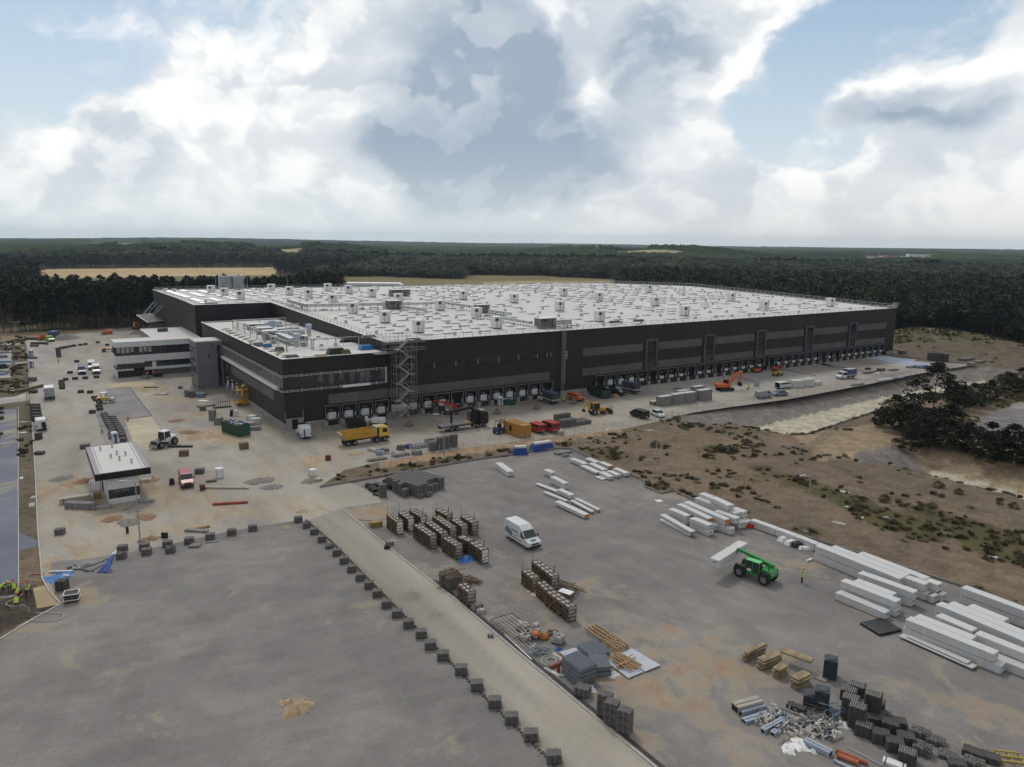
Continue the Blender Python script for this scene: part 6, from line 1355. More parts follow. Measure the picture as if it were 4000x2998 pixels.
for x,y,lb,L_,h_ in[(135,1355,'low grey block stack below the lime green van',2.6,.8),(150,1345,'long row of dark beams on the ground left of the lime green van',5,.7),(126,1328,'dark beam stacks at the far left end of the yard',5,.9),(130,1402,'low grey crate in front of the far blue toilet',2.0,.6),(130,1536,'dark box at the end of the long pallet pile by the kerb',1.8,.8),(126,1490,'grey pallet stack by the left kerb next to the blue tarp',2.0,1.1),(152,1717,'dark wrapped bale by the left kerb',1.0,1.3),(155,1775,'low dark crate by the kerb left of the gatehouse',1.5,.5),(332,1752,'stack of wavy concrete blocks behind the gatehouse corner',1.4,.8),(780,1849,'paver cube with loose stones on top right of the red van',1.4,.8)]:
 o=paver_pack(lb,L_,1.1,h_,PC if 'wavy' in lb or 'paver' in lb or 'grey' in lb else PC2,n=max(4,int(L_*3)));o.location=G(x,y);o.rotation_euler[2]=R(8)
o=thing('pallet_pile','long pile of empty wooden pallets by the left kerb','pallets',G(131,1520),R(80));b=MB()
for k in range(6):
 for j in range(4):b.box(-5+k*1.4,-3.75+k*1.4,-.5,.5,.02+j*.17,.14+j*.17)
b.build('pallets',WOOD,o)
w5=cr(1350,1700,4.422)
cube=Proto(paver_pack('-',1.12,.86,.62,PC,False,n=4));O0=G(*w5(1255,1085));e1=(G(*w5(1735,915))-O0).normalized();e1=Vector((e1.x,e1.y,0));e2=Vector((-e1.y,e1.x,0));ang1=math.atan2(e1.y,e1.x)
sh=(G(*w5(920,660),1.86)-O0);tilt=-.22
n_c,n_r=5,8
for i in range(n_c):
 top0=[0,0,1,1,0][i]
 for j in range(n_r):
  if i==4 and j>6:continue
  nl=3
  if j==0 and i in(2,3):nl=2
  if j==0 and i==0 and False:nl=1
  for l in range(nl):
   if l<nl-1 and not(j==0 or i==0 or i==n_c-1 or(j==1 and i in(2,3))):continue
   p=O0+e1*(i*1.2+.6)+e2*(j*.92+.5)+Vector((0,0,l*.63))
   cube.put(p,ang1,'paver pack of the central block, %s column, %s row back, %s layer up'%(ordn(i),ordn(j),ordn(l)),'paver packs of the big central block')
for q,n_,lb in[((1300,1095),1,'single paver pack at the front foot of the central block'),((1430,1070),1,'single paver pack right of the one at the front foot of the block'),((1030,1075),2,'two high paver stack left of the central block'),((958,1035),3,'three high paver stack left of the central block'),((880,990),3,'outermost three high paver stack left of the central block')]:
 for l in range(n_):
  p=G(*w5(*q));p+=away(p)*.4+Vector((0,0,l*.63));cube.put(p,ang1,lb+(', %s layer'%ordn(l)if n_>1 else ''),'paver packs beside the central block')
dk=Proto(paver_pack('-',1.1,.9,.62,M('wrapped_black',(.03,.03,.03),.35,.3,3),True,loose=.2,seed=9))
for i,(q,lb)in enumerate([((395,915),'dark wet wrapped paver pallet farthest left in the group of dark ones'),((450,962),'dark wrapped paver pallet second from the left in front of it'),((505,1000),'dark wrapped pallet beside the tall wrapped stack'),((540,910),'dark wrapped pallet behind the tall wrapped stack'),((710,845),'dark wrapped pallet at the back of the dark group'),((775,945),'dark round wrapped pallet right of the tall wrapped stack'),((545,1048),'low leftover of pavers in front of the dark group')]):
 p=G(*w5(*q));p+=away(p)*.4;dk.put(p,R(20+i*7),lb,'dark wrapped pallets left of the central block',None,(1,1,.45 if i==6 else 1))
for l in range(3):
 p=G(*w5(640,1085));p+=away(p)*.4+Vector((0,0,l*.68));pv[2].put(p,R(24),'tall foil wrapped stack among the dark pallets, %s layer'%ordn(l),'tall wrapped stack among the dark pallets')
S3=cr(1920,2380,3.159)
for q,n_,lb in[((1640,1545),3,'nearest'),((1480,1445),3,'middle'),((1395,1340),3,'farthest')]:
 for l in range(n_):
  p=G(*S3(*q));p+=away(p)*.35+Vector((0,0,l*.66));pv[2].put(p,R(-28),'%s of three tall paver stacks beside the drain, %s layer from below'%(lb,ordn(l)),'three tall paver stacks beside the drain')
o=paver_pack('short tied paver pack with a stone on top near the blue grey panel stack',1.3,1.0,.85,PC,True,n=6);o.location=G(*S3(1130,1100))+Vector((0,.5,0));o.rotation_euler[2]=R(-25)
K4=cr(2800,2500,3.685);K5=cr(3300,2580,3.685)
GRID=M('grid_stone',(.34,.33,.32),.9,.2,3)
def grid_pack(label,n_l=1,loose=False,H=1.0):
 o=paver_pack(label,1.3,1.0,H,PC2,True,n=6);b=MB()
 for i in range(7):
  for j in range(6):
   x,y=-.57+i*.17,-.42+j*.165;b.cb(x,y,H+.015,.11,.05,.05,R(45)if(i+j)%2 else R(-45))
 b.build('grid_top',GRID,o);return o
gp=Proto(grid_pack('-'))
for q,n_,lb in[((1900,1170),2,'front left'),((2000,1300),2,'front'),((2230,1120),2,'right'),((1890,890),1,'upper left'),((2010,820),1,'back')]:
 for l in range(n_):
  p=G(*K4(*q));p+=away(p)*.4+Vector((0,0,l*1.02));gp.put(p,R(-33),'%s stack of grass grid stones at the lower right, %s layer'%(lb,ordn(l)),'grass grid stone stacks at the lower right')
p=G(*K5(440,780));gp.put(p+away(p)*.5,R(-33),'tall stack of grass grid stones behind the others','grass grid stone stacks at the lower right')
gp.put(G(*K5(310,1130))+Vector((0,.5,0)),R(-33),'grass grid stone pallet with a white patch in front of the tall stacks','grass grid stone stacks at the lower right')
gp.put(G(*K5(940,1530))+Vector((0,.5,0)),R(-33),'grass grid stone pallet at the bottom edge of the picture','grass grid stone stacks at the lower right')
BLK=M('wrapped_bluegrey',(.04,.048,.06),.4,.3,2)
for q,H_,lb in[((1620,575),1.9,'tall dark wrapped stone stack standing alone'),((1345,965),1.0,'dark blue wrapped stack, left one of two'),((1500,1010),1.7,'dark blue wrapped stack, right one of two')]:
 o=paver_pack(lb,1.2,1.2,H_,BLK,True,n=4);p=G(*K4(*q));o.location=p+away(p)*.5;o.rotation_euler[2]=R(-25);MB().lathe([(.6,H_-.02),(.45,H_+.1)],9).build('wrapped_top',BLK,o)
kb=Proto(paver_pack('-',1.3,1.0,.95,PC2,True,n=5))
for q,lb,ls,hh in[((500,1225),'pallet of kerb stones with two pale stones on top',0,1),((700,1345),'pallet of kerb stones in front of the pale topped one',0,1),((860,1265),'pallet of kerb stones with split top behind the front pallet',0,.95),((640,1060),'dark pallet of kerb stones in the second row',0,.9),((750,990),'low dark pallet at the back of the kerb stones',0,.6),((430,940),'narrow dark block row behind the white patched pallet',0,.6),((520,880),'rough heap of broken blocks behind the kerb stones',1,.7),((1080,1130),'pallet heaped with small broken blocks',1,.6),((1300,1240),'pallet of splintered blocks right of the heaped one',1,.5),((1100,1385),'long grey block with pale cuboids on it',1,.8),((1480,1450),'spilled pile of stone slabs',1,.4),((1820,1410),'dark angle stones on a pallet near the lower right',0,.5),((2080,1500),'long dark kerb stones at the lower right',0,.55),((1600,1560),'dark slabs lying at the bottom edge',0,.35),((1850,1560),'pale cuboid stones in a crate at the bottom edge',1,.5)]:
 p=G(*K5(*q));kb.put(p+away(p)*.5,R(-38+(len(lb)*7)%25),lb,'kerb stone pallets at the lower right',None,(1,1,hh))if not ls else pv[1].put(p+away(p)*.5,R(-35),lb,'kerb stone pallets at the lower right',None,(1.2,1.2,hh*1.2))
o=paver_pack('low dark stone pack with a white sheet right of the slab stacks',1.5,.7,.4,PC2,True,n=6);o.location=G(*K4(1140,1000));o.rotation_euler[2]=R(-38)
for k,(q,c_)in enumerate([((2130,1620),M('yellow_trestle',(.42,.30,.06),.6,.1,2))]):
 pass
o=thing('yellow_trestle','yellow timber trestle at the lower right corner','trestle',G(3945,2975),R(-10));b=MB()
for y in(-.6,0,.6):b.bar((-.9,y,.4),(.9,y,.4),.1)
for x in(-.8,0,.8):b.bar((x,-.6,.3),(x,.6,.3),.1);b.bar((x,-.6,0),(x,-.6,.4),.1);b.bar((x,.6,0),(x,.6,.4),.1)
b.build('beam',M('yellow_timber',(.42,.30,.06),.6,.1,2),o)
PKW=bpy.data.materials.new('wrapped_panel');PKW.use_nodes=True
def _pk():
 t=NT(PKW.node_tree);out=t.n('ShaderNodeOutputMaterial');b=t.n('ShaderNodeBsdfPrincipled',i_Roughness=.45);t.nt.links.new(b.outputs[0],out.inputs[0])
 co=t.n('ShaderNodeTexCoord').outputs['Object'];n=t.noise(co,.7,5,.6,1);n1=t.noise(co,6,4,.7,.6)
 c=t.mix(t.mr(n,.35,.65),(.56,.54,.515),(.53,.545,.56));c=t.mix(t.mr(n1,.55,.75,0,.45),c,(.42,.40,.38));t.set(b.inputs['Base Color'],c)
 t.set(b.inputs['Normal'],t.n('ShaderNodeBump',i_Strength=.35,i_Distance=.03,i_Height=n1))
_pk()
SEAM=M('seam_shadow',(.30,.29,.28),.8,.1,2);ORG=M('orange_edge',(.46,.20,.045),.7,.1,2);INK=M('dark_ink',(.07,.07,.09),.7,.1,2)
PKG='white panel packs'
def pack(a,c,ztop,h,w,label,orange=False,layers=None,z0=None,grp=PKG,name='panel_pack',side=1,p3=None):
 p,q=(G(*a,ztop),G(*c,ztop))if p3 is None else p3
 L=(q-p).length;d=(q-p).normalized();n=Vector((-d.y,d.x,0));n=n if n.y*side>0 else-n
 ang=math.atan2(d.y,d.x);cen=(p+q)/2+n*w/2;zb=ztop-h
 o=thing(name,label,'panel pack' if name=='panel_pack' else 'boards',Vector((cen.x,cen.y,max(0,zb))),ang,grp)
 b=MB();k=layers or max(2,round(h/.13));g=(h-.06)/k
 for i in range(k):ins=.012 if i%2 else 0;b.k=0;b.box(-L/2+.1+ins,L/2-.1-ins,-w/2+ins,w/2-ins,.06+i*g+(.012 if i else 0),.06+(i+1)*g);
 b.k=1;b.box(-L/2+.13,L/2-.13,-w/2+.03,w/2-.03,.06,h-.02);b.build('panels',[PKW,SEAM],o)
 for s in(-1,1):
  if orange and s==(1 if orange is True else orange):MB().box(s*(L/2-.1)-.0,s*(L/2-.1)+.05*s,-w/2+.04,w/2-.04,.1,h-.03).build('orange_end',ORG,o);continue
  if h>.35:
   e=MB();x0,x1=sorted((s*(L/2-.75),s*(L/2+.0)));e.box(x0,x1,-w/2-.025,w/2+.025,.05,h+.02);e.build('end_wrap',PKW,o,bevel=.08)
   t_=MB();x=s*(L/2+.012)
   for j in range(6):t_.box(min(x,x-s*.02),max(x,x-s*.02),-.26+j*.09,-.19+j*.09,h*.62,h*.62+.09)
   t_.build('lettering',INK,o)
 b=MB()
 for x in(-L*.3,L*.28):b.box(x,x+.5,-w/2-.014,w/2+.014,.06,h+.008)
 if L>5 and h>.3:b.build('wrap_band',PKW,o)
 b=MB()
 for i in range(max(2,int(L/1.6))):x=-L/2+.4+i*(L-.9)/max(1,int(L/1.6)-1);b.box(x,x+.12,-w/2+.05,w/2-.05,0,.06)
 b.build('bearer',WHITE,o);return o
def block(c,x1,y1,x2,y2,layers,cols,w,h,trims,lb,grp,zb=0.0,orange=False):
 zt=layers*h+zb;p,q=G(*c(x1,y1),zt),G(*c(x2,y2),zt);d=(q-p).normalized();n=Vector((-d.y,d.x,0));n=n if n.y>0 else-n
 for i in range(cols):
  t0,t1=trims[i]if i<len(trims)else(0,0)
  for l in range(layers):
   z=zb+(l+1)*h;dz=Vector((0,0,z-zt));jit=rnd.uniform(-.12,.12);a_=p+n*(w+.06)*i+d*(t0+jit)+dz;b_=q+n*(w+.06)*i+d*(t1+jit)+dz
   e=('' if cols==1 else ', %s column'%ordn(i))+('' if layers==1 else(', lower' if l==0 else ', upper'))
   pack(None,None,z,h-.02,w,lb+e,grp=grp,p3=(a_,b_),orange=orange)
c6=cr(3200,2100,2.764);c2=cr(2550,1880,3.685);r3=cr(2000,1600,2.211)
GB='white panel packs of the big stacks at the right'
block(c6,-35,92,870,450,2,3,1.15,1.0,[(0,0),(1.0,-.2),(4.2,1.6)],'very long white panel pack of the upper long stack',GB)
block(c6,915,432,1140,512,2,2,1.1,.95,[(0,0),(.9,.9)],'short white panel pack at the right end of the upper long stack',GB)
block(c6,415,385,1020,600,2,1,1.1,.9,[(0,0)],'white panel pack with brown end spot behind the middle stack',GB)
block(c6,1110,590,1222,636,1,2,1.1,.9,[(0,0),(.3,.3)],'short low white pack between the middle and the right stack',GB)
block(c6,235,470,838,700,2,2,1.1,.9,[(0,0),(.9,-1.0)],'white panel pack of the middle stack',GB)
block(c6,165,590,705,815,1,1,1.1,.9,[(0,0)],'single low white panel pack lying in front of the middle stack',GB)
block(c6,905,965,1965,1395,1,2,1.15,.9,[(0,0),(.4,3.0)],'long lower pack of the front right stack',GB)
block(c6,935,885,1895,1268,1,2,1.15,.9,[(0,0),(.3,-2.4)],'long upper pack of the front right stack',GB,zb=.9)
block(c6,1120,790,1640,1010,1,1,1.15,.9,[(1.2,0)],'upper pack of the third column of the front right stack',GB,zb=.9)
block(c6,1665,1035,2350,1310,2,1,1.15,.9,[(0,0)],'pack running out of the picture at the right edge, front one',GB)
block(c6,1250,715,2450,1225,2,3,1.15,.95,[(0,0),(.7,-.5),(2.0,-5)],'long pack of the rear right stack',GB)
block(c6,1540,545,2420,870,2,1,1.15,.95,[(0,0)],'rearmost long pack of the rear right stack',GB)
pack(c6(850,1058),c6(1665,1420),.3,.14,1.0,'thin flat white boards with a brown end lying in front of the right stack',1,2,grp=GB,name='board_pile');pack(c6(932,1062),c6(1608,1365),.44,.12,.8,'thin board lying on top of the flat white boards',1,1,grp=GB,name='board_pile')
G2='white packs of the stack beside the low wall'
pack(c2(95,548),c2(530,765),.42,.38,.9,'low wrapped white pack under the flat orange ended one',False,grp=G2);pack(c2(98,478),c2(550,735),.85,.34,.85,'flat white pack with orange end on top of the low front pack',True,grp=G2)
pack(c2(215,455),c2(480,575),.75,.68,1.0,'lower wrapped pack behind the flat orange ended one',False,grp=G2);pack(c2(225,400),c2(478,505),1.45,.68,1.0,'crumpled wrapped upper pack at the left of the stack',False,grp=G2)
pack(c2(530,605),c2(797,722),.82,.8,1.1,'lower pack of the front pair nearest to the lamp shadow',False,grp=G2);pack(c2(528,535),c2(800,640),1.55,.7,1.1,'upper striped pack of the front pair',False,grp=G2)
pack(c2(348,330),c2(800,545),1.75,.6,1.0,'long white pack with bright orange end in the middle of the stack',True,grp=G2);pack(c2(440,380),c2(880,640),.9,.85,1.0,'lower pack under the long orange ended one',False,grp=G2)
pack(c2(445,300),c2(1048,562),2.0,.95,1.0,'longest white pack with a tall orange end',True,grp=G2);pack(c2(600,420),c2(1020,660),1.0,.95,1.0,'lower white pack under the tall orange end',False,grp=G2)
pack(c2(880,430),c2(1190,540),2.0,.9,1.0,'white pack right of the tall orange end',False,grp=G2);pack(c2(850,590),c2(1120,690),1.0,.95,1.0,'lower pack right of the tall orange end',False,grp=G2)
pack(c2(605,240),c2(1190,465),2.1,1.0,1.1,'long white pack of the rear column',False,grp=G2);pack(c2(760,380),c2(1240,600),1.05,1.0,1.1,'lower pack of the rear column',False,grp=G2)
pack(c2(820,235),c2(1080,355),2.9,.75,1.2,'topmost white pack with blue print',False,grp=G2);pack(c2(665,180),c2(820,235),2.6,.6,1.1,'small pack at the very top back of the stack',False,grp=G2)
pack(c2(1130,390),c2(1290,450),2.0,.9,1.1,'rearmost right pack of the stack',False,grp=G2);pack(c2(1150,520),c2(1340,590),1.0,.95,1.2,'small low pack at the right end of the stack',False,grp=G2)
G3='white packs of the single row'
for i,(a,c_)in enumerate([((1400,560),(1760,690)),((1765,692),(2035,790)),((2040,790),(2330,905)),((2335,905),(2500,975))]):pack(c2(*a),c2(*c_),1.05,1.0,1.0,'white striped pack of the single row, %s from the left'%ordn(i),False,grp=G3)
G4='short white packs near the blue covered ones'
for i,(a,c_,zt,h_,og,lb)in enumerate([((497,425),(622,472),.75,.65,0,'dark tailed white pack at the left end of the short packs'),((590,483),(728,548),.5,.42,1,'low front white pack with an orange end'),((662,465),(780,522),.75,.65,0,'white pack with black end in the middle of the short packs'),((748,455),(836,492),.75,.65,1,'rear short white pack with an orange end'),((632,422),(722,458),.6,.5,0,'rearmost short white pack'),((752,540),(836,582),.7,.6,0,'front right short white pack with black end'),((815,530),(902,568),.65,.55,0,'short white pack with black end between two others'),((870,508),(975,552),.75,.65,0,'rightmost short white pack with black end'),((710,578),(780,608),.2,.14,0,'two thin white sheets flat on the paving')]):
 pack(r3(*a),r3(*c_),zt,h_,1.05,lb,bool(og),grp=G4)
G5='white packs scattered in the middle of the storage lot'
for a,c_,zt,h_,og,lb in[((272,520),(338,548),1.0,.9,0,'short pack with yellow tinted front standing alone'),((330,582),(448,640),1.2,1.1,0,'tall white wrapped pack with blue feet'),((388,690),(500,742),.8,.7,0,'white pack at the end of the dark flat boards'),((265,712),(468,792),.35,.3,0,'low long white board pack'),((370,795),(628,915),.7,.55,1,'longest low white pack with orange end in the lot middle'),((495,782),(690,885),.45,.3,1,'narrow orange topped beam pack'),((540,768),(742,868),.5,.4,1,'narrow white beam pack with orange end')]:
 pack(r3(*a),r3(*c_),zt,h_,.95 if zt>.5 else .6,lb,bool(og),grp=G5)
pack(r3(195,640),r3(385,712),.3,.2,.8,'dark grey flat boards left of a white pack',False,grp=G5,name='board_pile').children[0].data.materials[0]=M('board_darkgrey',(.12,.12,.125),.7,.2,2)
pack(cr(1000,1600,2.211)(2066,462),cr(1000,1600,2.211)(2172,540),.95,.9,1.2,'lone white pack on the left part of the storage lot',False,grp=G5)
HP=pack(None,None,2.65,1.1,1.2,'long white wrapped pack held up by the green telehandler',False,grp=None,p3=(G(*c2(958,1148),2.65),G(*c2(1368,890),2.65)),side=1)
for(a,c_,h_,w_,lb)in[((1105,1352),(1262,1345),2.0,2.2,'big white strapped pack beside the open white van'),((1275,1338),(1402,1325),2.1,2.0,'second big white strapped pack behind the first'),((1425,1315),(1520,1308),1.1,1.6,'low white pack right of the two big ones')]:
 q=cr(2800,1150,3.685);p1,p2=G(*q(*a)),G(*q(*c_));up=Vector((0,0,h_));pack(None,None,h_,h_-.05,w_,lb,p3=(p1+up,p2+up),grp='white strapped packs on the right yard')
BT_=M('blue_tarpaulin',(.02,.06,.26),.5,.3,1.2,bump=.5)
for a,c_,lb in[((5,400),(135,395),'blue covered pack at the top edge of the lot, left one'),((160,375),(350,345),'blue covered pack at the top edge of the lot, right one')]:
 p,q=G(*r3(*a)),G(*r3(*c_));L=(q-p).length;o=thing('covered_pack',lb,'covered pack',(p+q)/2+away(p)*.8,yaw(p,q),'blue covered packs');MB().tbox(-L/2,L/2,-.8,.8,0,1.3,L*.12,.15).build('blue_cover',BT_,o);MB().box(-L*.36,L*.4,-.5,.5,1.3,1.65).build('white_box',PKW,o)
TF=M('crate_timber',(.17,.115,.07),.85,.25,2.5);BAG=M('white_bag',(.37,.355,.335),.7,.12,2)
def crate(N,F,z,label,H=1.9,w=1.05,rods=1,white_end=False,grp='timber framed crates',dark=False):
 p,q=G(*N,z),G(*F,z);p.z=q.z=0;L=(q-p).length;d=(q-p).normalized();n=Vector((-d.y,d.x,0));n=n if n.x>0 else-n
 ang=math.atan2(d.y,d.x);s_=1 if Vector((-math.sin(ang),math.cos(ang),0)).dot(n)>0 else-1
 o=thing('timber_crate',label,'crate',p,ang,grp);y=lambda v:v*s_;B=lambda b,x0,x1,y0,y1,z0,z1:b.box(x0,x1,min(y(y0),y(y1)),max(y(y0),y(y1)),z0,z1)
 b=MB();B(b,.1,L-.1,.08,w-.08,.12,H-.22);b.build('inside_shade',M('crate_inside',(.02,.02,.022),.4,.3,2),o)  # near-black box: shade of the crate interior put into its colour
 b=MB();m=max(2,round(L/.9))
 for i in range(m):
  x0=.1+i*(L-.2)/m;x1=x0+(L-.2)/m-.05
  if i==m-1:pass
  B(b,x0,x1,.07,.42,H-.22,H-.04);B(b,x0,x1,w-.42,w-.07,H-.24,H-.06)
 b.build('top_padding',BAG,o)
 b=MB()
 for k in range(4):B(b,-.02,.1,.12,w-.12,.2+k*.4,.5+k*.4)
 b.build('end_padding',WHITE if white_end else BAG,o)
 if white_end:b=MB();B(b,-.05,-.02,.1,w-.1,.2,H-.45);b.build('white_sheet',WHITE,o)
 b=MB();t=.09
 for xx in(0,L-t):
  for yy in(0,w-t):B(b,xx,xx+t,yy,yy+t,0,H)
 for zz in(0.02,H-t):
  for yy in(0,w-t):B(b,0,L,yy,yy+t,zz,zz+t)
 for zz in((.5,.95,1.4)if not dark else(.45,)):B(b,0,L,-.02,.03,zz,zz+.09);B(b,0,L,w-.03,w+.02,zz,zz+.09)
 for i in range(m+1):
  x=min(L-t,i*L/m);B(b,x,x+.07,0,w,H-.02,H+.05)
  if i:B(b,x,x+.07,-.03,.03,0,H)
 for i in range(m):b.bar((i*L/m,y(-.03),.1),((i+1)*L/m,y(-.03),H-.2)if i%2 else((i+1)*L/m,y(-.03),H-.2),.06,.08)if i%2==0 else b.bar((i*L/m,y(-.03),H-.2),((i+1)*L/m,y(-.03),.1),.06,.08)
 for zz in(.45,.9,1.35):B(b,-.06,0,0,w,zz,zz+.07)
 b.bar((-.05,y(.05),.2),(-.05,y(w-.1),1.3),.06);b.build('timber_frame',TF,o)
 if rods:
  b=MB()
  for k in range(2):b.bar((.35+k*.1,y(w*.6),H),(.35+k*.1,y(w*.6),H+1.0),.035)
  b.bar((L-.1,y(.1),H),(L-.1,y(.1),H+1.4),.035);b.build('steel_rod',DSTEEL,o)
 return o
k6=cr(1450,1950,4.422);k7=cr(1700,2180,3.685);GC1='timber framed crates of the upper group'
for N,F_,lb,we,dk_ in[((432,400),(265,272),'crate with tall white end sheet, leftmost of the upper group',True,0),((630,345),(465,232),'second crate from the left in the back line',True,0),((848,308),(655,192),'third crate from the left in the back line',True,0),((1012,640),(722,440),'long crate with black torn foil on its side, front of the upper group',False,1),((1205,600),(925,395),'long crate right behind the one with torn foil',False,0),((1355,505),(1055,300),'long crate in the middle of the upper group',False,0),((1555,470),(1370,350),'crate left of the rightmost one in the upper group',False,0),((1300,280),(1105,182),'crate at the very back of the upper group',False,0),((1738,412),(1540,292),'rightmost crate of the upper group',False,0),((1460,812),(1228,668),'near crate left of the blue foil',False,0),((1690,735),(1478,652),'broken topped crate between the two near ones',False,0),((1905,885),(1690,745),'nearest crate of the upper group right of the blue foil',True,0)]:
 crate(k6(*N),k6(*F_),1.9,lb,white_end=we,dark=dk_,grp=GC1)
GC2='timber framed crates of the lower row'
for N,F_,lb in[((1672,268),(1388,45),'longest crate of the rear line in the lower row'),((1392,298),(1242,178),'left end crate of the front line in the lower row'),((1592,470),(1452,342),'middle crate of the front line in the lower row'),((1918,715),(1592,482),'long near crate of the lower row with timbers poking out')]:
 crate(k7(*N),k7(*F_),1.75,lb,H=1.75,grp=GC2)
crate(k7(462,495),k7(318,375),1.75,'single crate standing by the drain channel',H=1.75,grp='crates by the drain channel')
def lumber(name,label,cat,c,L,Wd,H,n,mat,seed=1,rz=0,jit=.25,dz=None,sx=.09):
 r_=random.Random(seed);o=thing(name,label,cat,c,rz);b=MB()
 for k in range(n):
  a=r_.uniform(-jit,jit);l=L*r_.uniform(.55,1);x,y,z=r_.uniform(-.1,.1)*L,r_.uniform(-.5,.5)*Wd,r_.uniform(.05,H)
  if k%3==0:a+=math.pi/2;l=Wd*r_.uniform(.6,1)
  dx,dy=math.cos(a)*l/2,math.sin(a)*l/2;b.bar((x-dx,y-dy,z+r_.uniform(-.05,.05)),(x+dx,y+dy,z+r_.uniform(-.05,.05)),sx,sx*.7)
 b.build('timber',mat,o);return o
o=lumber('timber_stack','big neat stack of dismantled crate timbers by the drain channel','timber stack',G(*k7(225,400)),2.6,2.0,1.8,90,WOOD,2,R(-57),.04);MB().box(-1.2,1.2,-.9,.9,.0,1.5).build('inner_pile',WOOD3,o)
lumber('timber_heap','loose heap of thin timbers right of the big timber stack','timber',G(*k7(520,345)),2.6,1.2,.5,26,WOOD,3,R(-30))
lumber('timber_heap','broken frame timbers lying behind the lower row of crates','timber',G(*k7(1900,430)),4.6,1.2,.5,18,WOOD,5,R(-50),.15)
o=thing('cardboard_crate','low white topped brown box among the broken frame timbers','box',G(*k7(1880,560)),R(-35));MB().box(-.8,.8,-.5,.5,0,.6).build('box',WOOD,o);MB().box(-.75,.8,-.5,.48,.6,.66).build('white_lid',WHITE,o)
BGS=M('bluegrey_sheet',(.075,.09,.115),.35,.15,1.5);BGE=M('bluegrey_edge',(.15,.17,.20),.4,.12,2)
def sheets(c,L,Wd,H,n,label,rz):
 o=thing('sheet_pack',label,'sheet pack',c,rz,'blue grey profiled sheet packs');g=H/n
 for i in range(n):
  b=MB();b.k=1;b.box(-L/2,L/2,-Wd/2,Wd/2,i*g+.1,(i+1)*g-.0)
  b.k=0
  for k in range(9):b.box(-L/2+.02,L/2-.02,-Wd/2+.05+k*Wd/9,-Wd/2+.05+k*Wd/9+Wd/14,(i+1)*g,(i+1)*g+.03)
  b.build('sheet_layer',[BGS,BGE],o)
  MB().box(-L/2+.1,L/2-.1,-Wd/2+.1,Wd/2-.1,i*g,i*g+.1).build('batten',WOOD3,o)
 return o
def cen(pts,z=0):q=[G(*p,z)for p in pts];return sum(q,Vector())/len(q)
sa=R(-50)
c_=cen([S3(885,600),S3(1080,525),S3(1285,655),S3(1085,750)],1.75);c_.z=0;sheets(c_,2.7,1.9,1.75,4,'tall stack of blue grey profiled sheets in four packs',yaw(G(*S3(885,600),1.75),G(*S3(1085,750),1.75)))
c_=cen([S3(1240,570),S3(1310,550),S3(1500,680),S3(1300,760)],1.0);c_.z=0;sheets(c_,2.2,1.7,1.0,2,'lower blue grey sheet pack right of the tall one',yaw(G(*S3(1240,570),1),G(*S3(1310,760),1)))
c_=cen([S3(1085,435),S3(1265,385),S3(1445,520),S3(1250,580)],.7);c_.z=0;sheets(c_,2.5,2.1,.7,1,'flat wide blue grey sheet pack behind the tall one',yaw(G(*S3(1085,435),.7),G(*S3(1250,580),.7)))
PLT=M('pale_plate',(.42,.44,.50),.35,.1,1)
def plate(pts,label,z=.18,mat=PLT,name='flat_plate'):
 q=[G(*p,z)for p in pts];c=sum(q,Vector())/4;o=thing(name,label,'plate',Vector((c.x,c.y,0)));b=MB();l=[v_-Vector((c.x,c.y,0))for v_ in q]
 b.hull8([(v_.x,v_.y,z-.08)for v_ in l]+[(v_.x,v_.y,z)for v_ in l]);b.build('plate',mat,o);b=MB();b.hull8([(v_.x*.9,v_.y*.9,0)for v_ in l]+[(v_.x*.9,v_.y*.9,z-.08)for v_ in l]);b.build('bearer',WOOD3,o);return o
plate([S3(1380,620),S3(1500,570),S3(1875,770),S3(1690,850)],'large pale grey plate with timbers lying on it, left one');plate([S3(1560,560),S3(1735,482),S3(2085,690),S3(1895,768)],'large pale grey plate with hooks at its corners, right one',.2);plate([S3(830,530),S3(1030,475),S3(1110,530),S3(930,600)],'small pale plate poking out behind the tall sheet stack')
lumber('timber_lattice','weathered timber frame lying on the pale plates','timber frame',cen([S3(1450,560),S3(1600,520),S3(1880,740),S3(1700,810)],.25),3.2,1.9,.25,26,WOOD2,6,sa,.05)
o=thing('timber_lattice','long ladder-like timber frame behind the sheet packs','timber frame',cen([S3(1180,290),S3(1290,255),S3(1650,460),S3(1500,510)],.1),yaw(G(*S3(1180,290)),G(*S3(1500,510))));b=MB()
for y in(-.7,-.2,.3,.75):b.bar((-2.4,y,.35),(2.6,y,.35),.09,.14)
for k in range(14):b.bar((-2.3+k*.36,-.75,.46 if k>6 else .2),(-2.3+k*.36,.8,.46 if k>6 else .2),.09,.06)
for x in(-.2,1,2.4):
 for y in(-.6,.6):b.box(x,x+.15,y,y+.15,0,.3)
b.build('timber',WOOD2,o)
o=thing('wooden_pallet','dark pallet leaning against the tall sheet stack','pallet',G(*S3(1195,940)),R(35));b=MB()
for k in range(5):b.hull8([(-.6+k*.26,-.1,0),(-.45+k*.26,-.1,0),(-.45+k*.26,-.05,0),(-.6+k*.26,-.05,0),(-.6+k*.26,.3,1.0),(-.45+k*.26,.3,1.0),(-.45+k*.26,.35,1.0),(-.6+k*.26,.35,1.0)])
for z in(.05,.5,.95):b.box(-.62,.6,.38*z-.14,.38*z-.04,z-.04,z+.06)
b.build('slats',WOOD3,o)
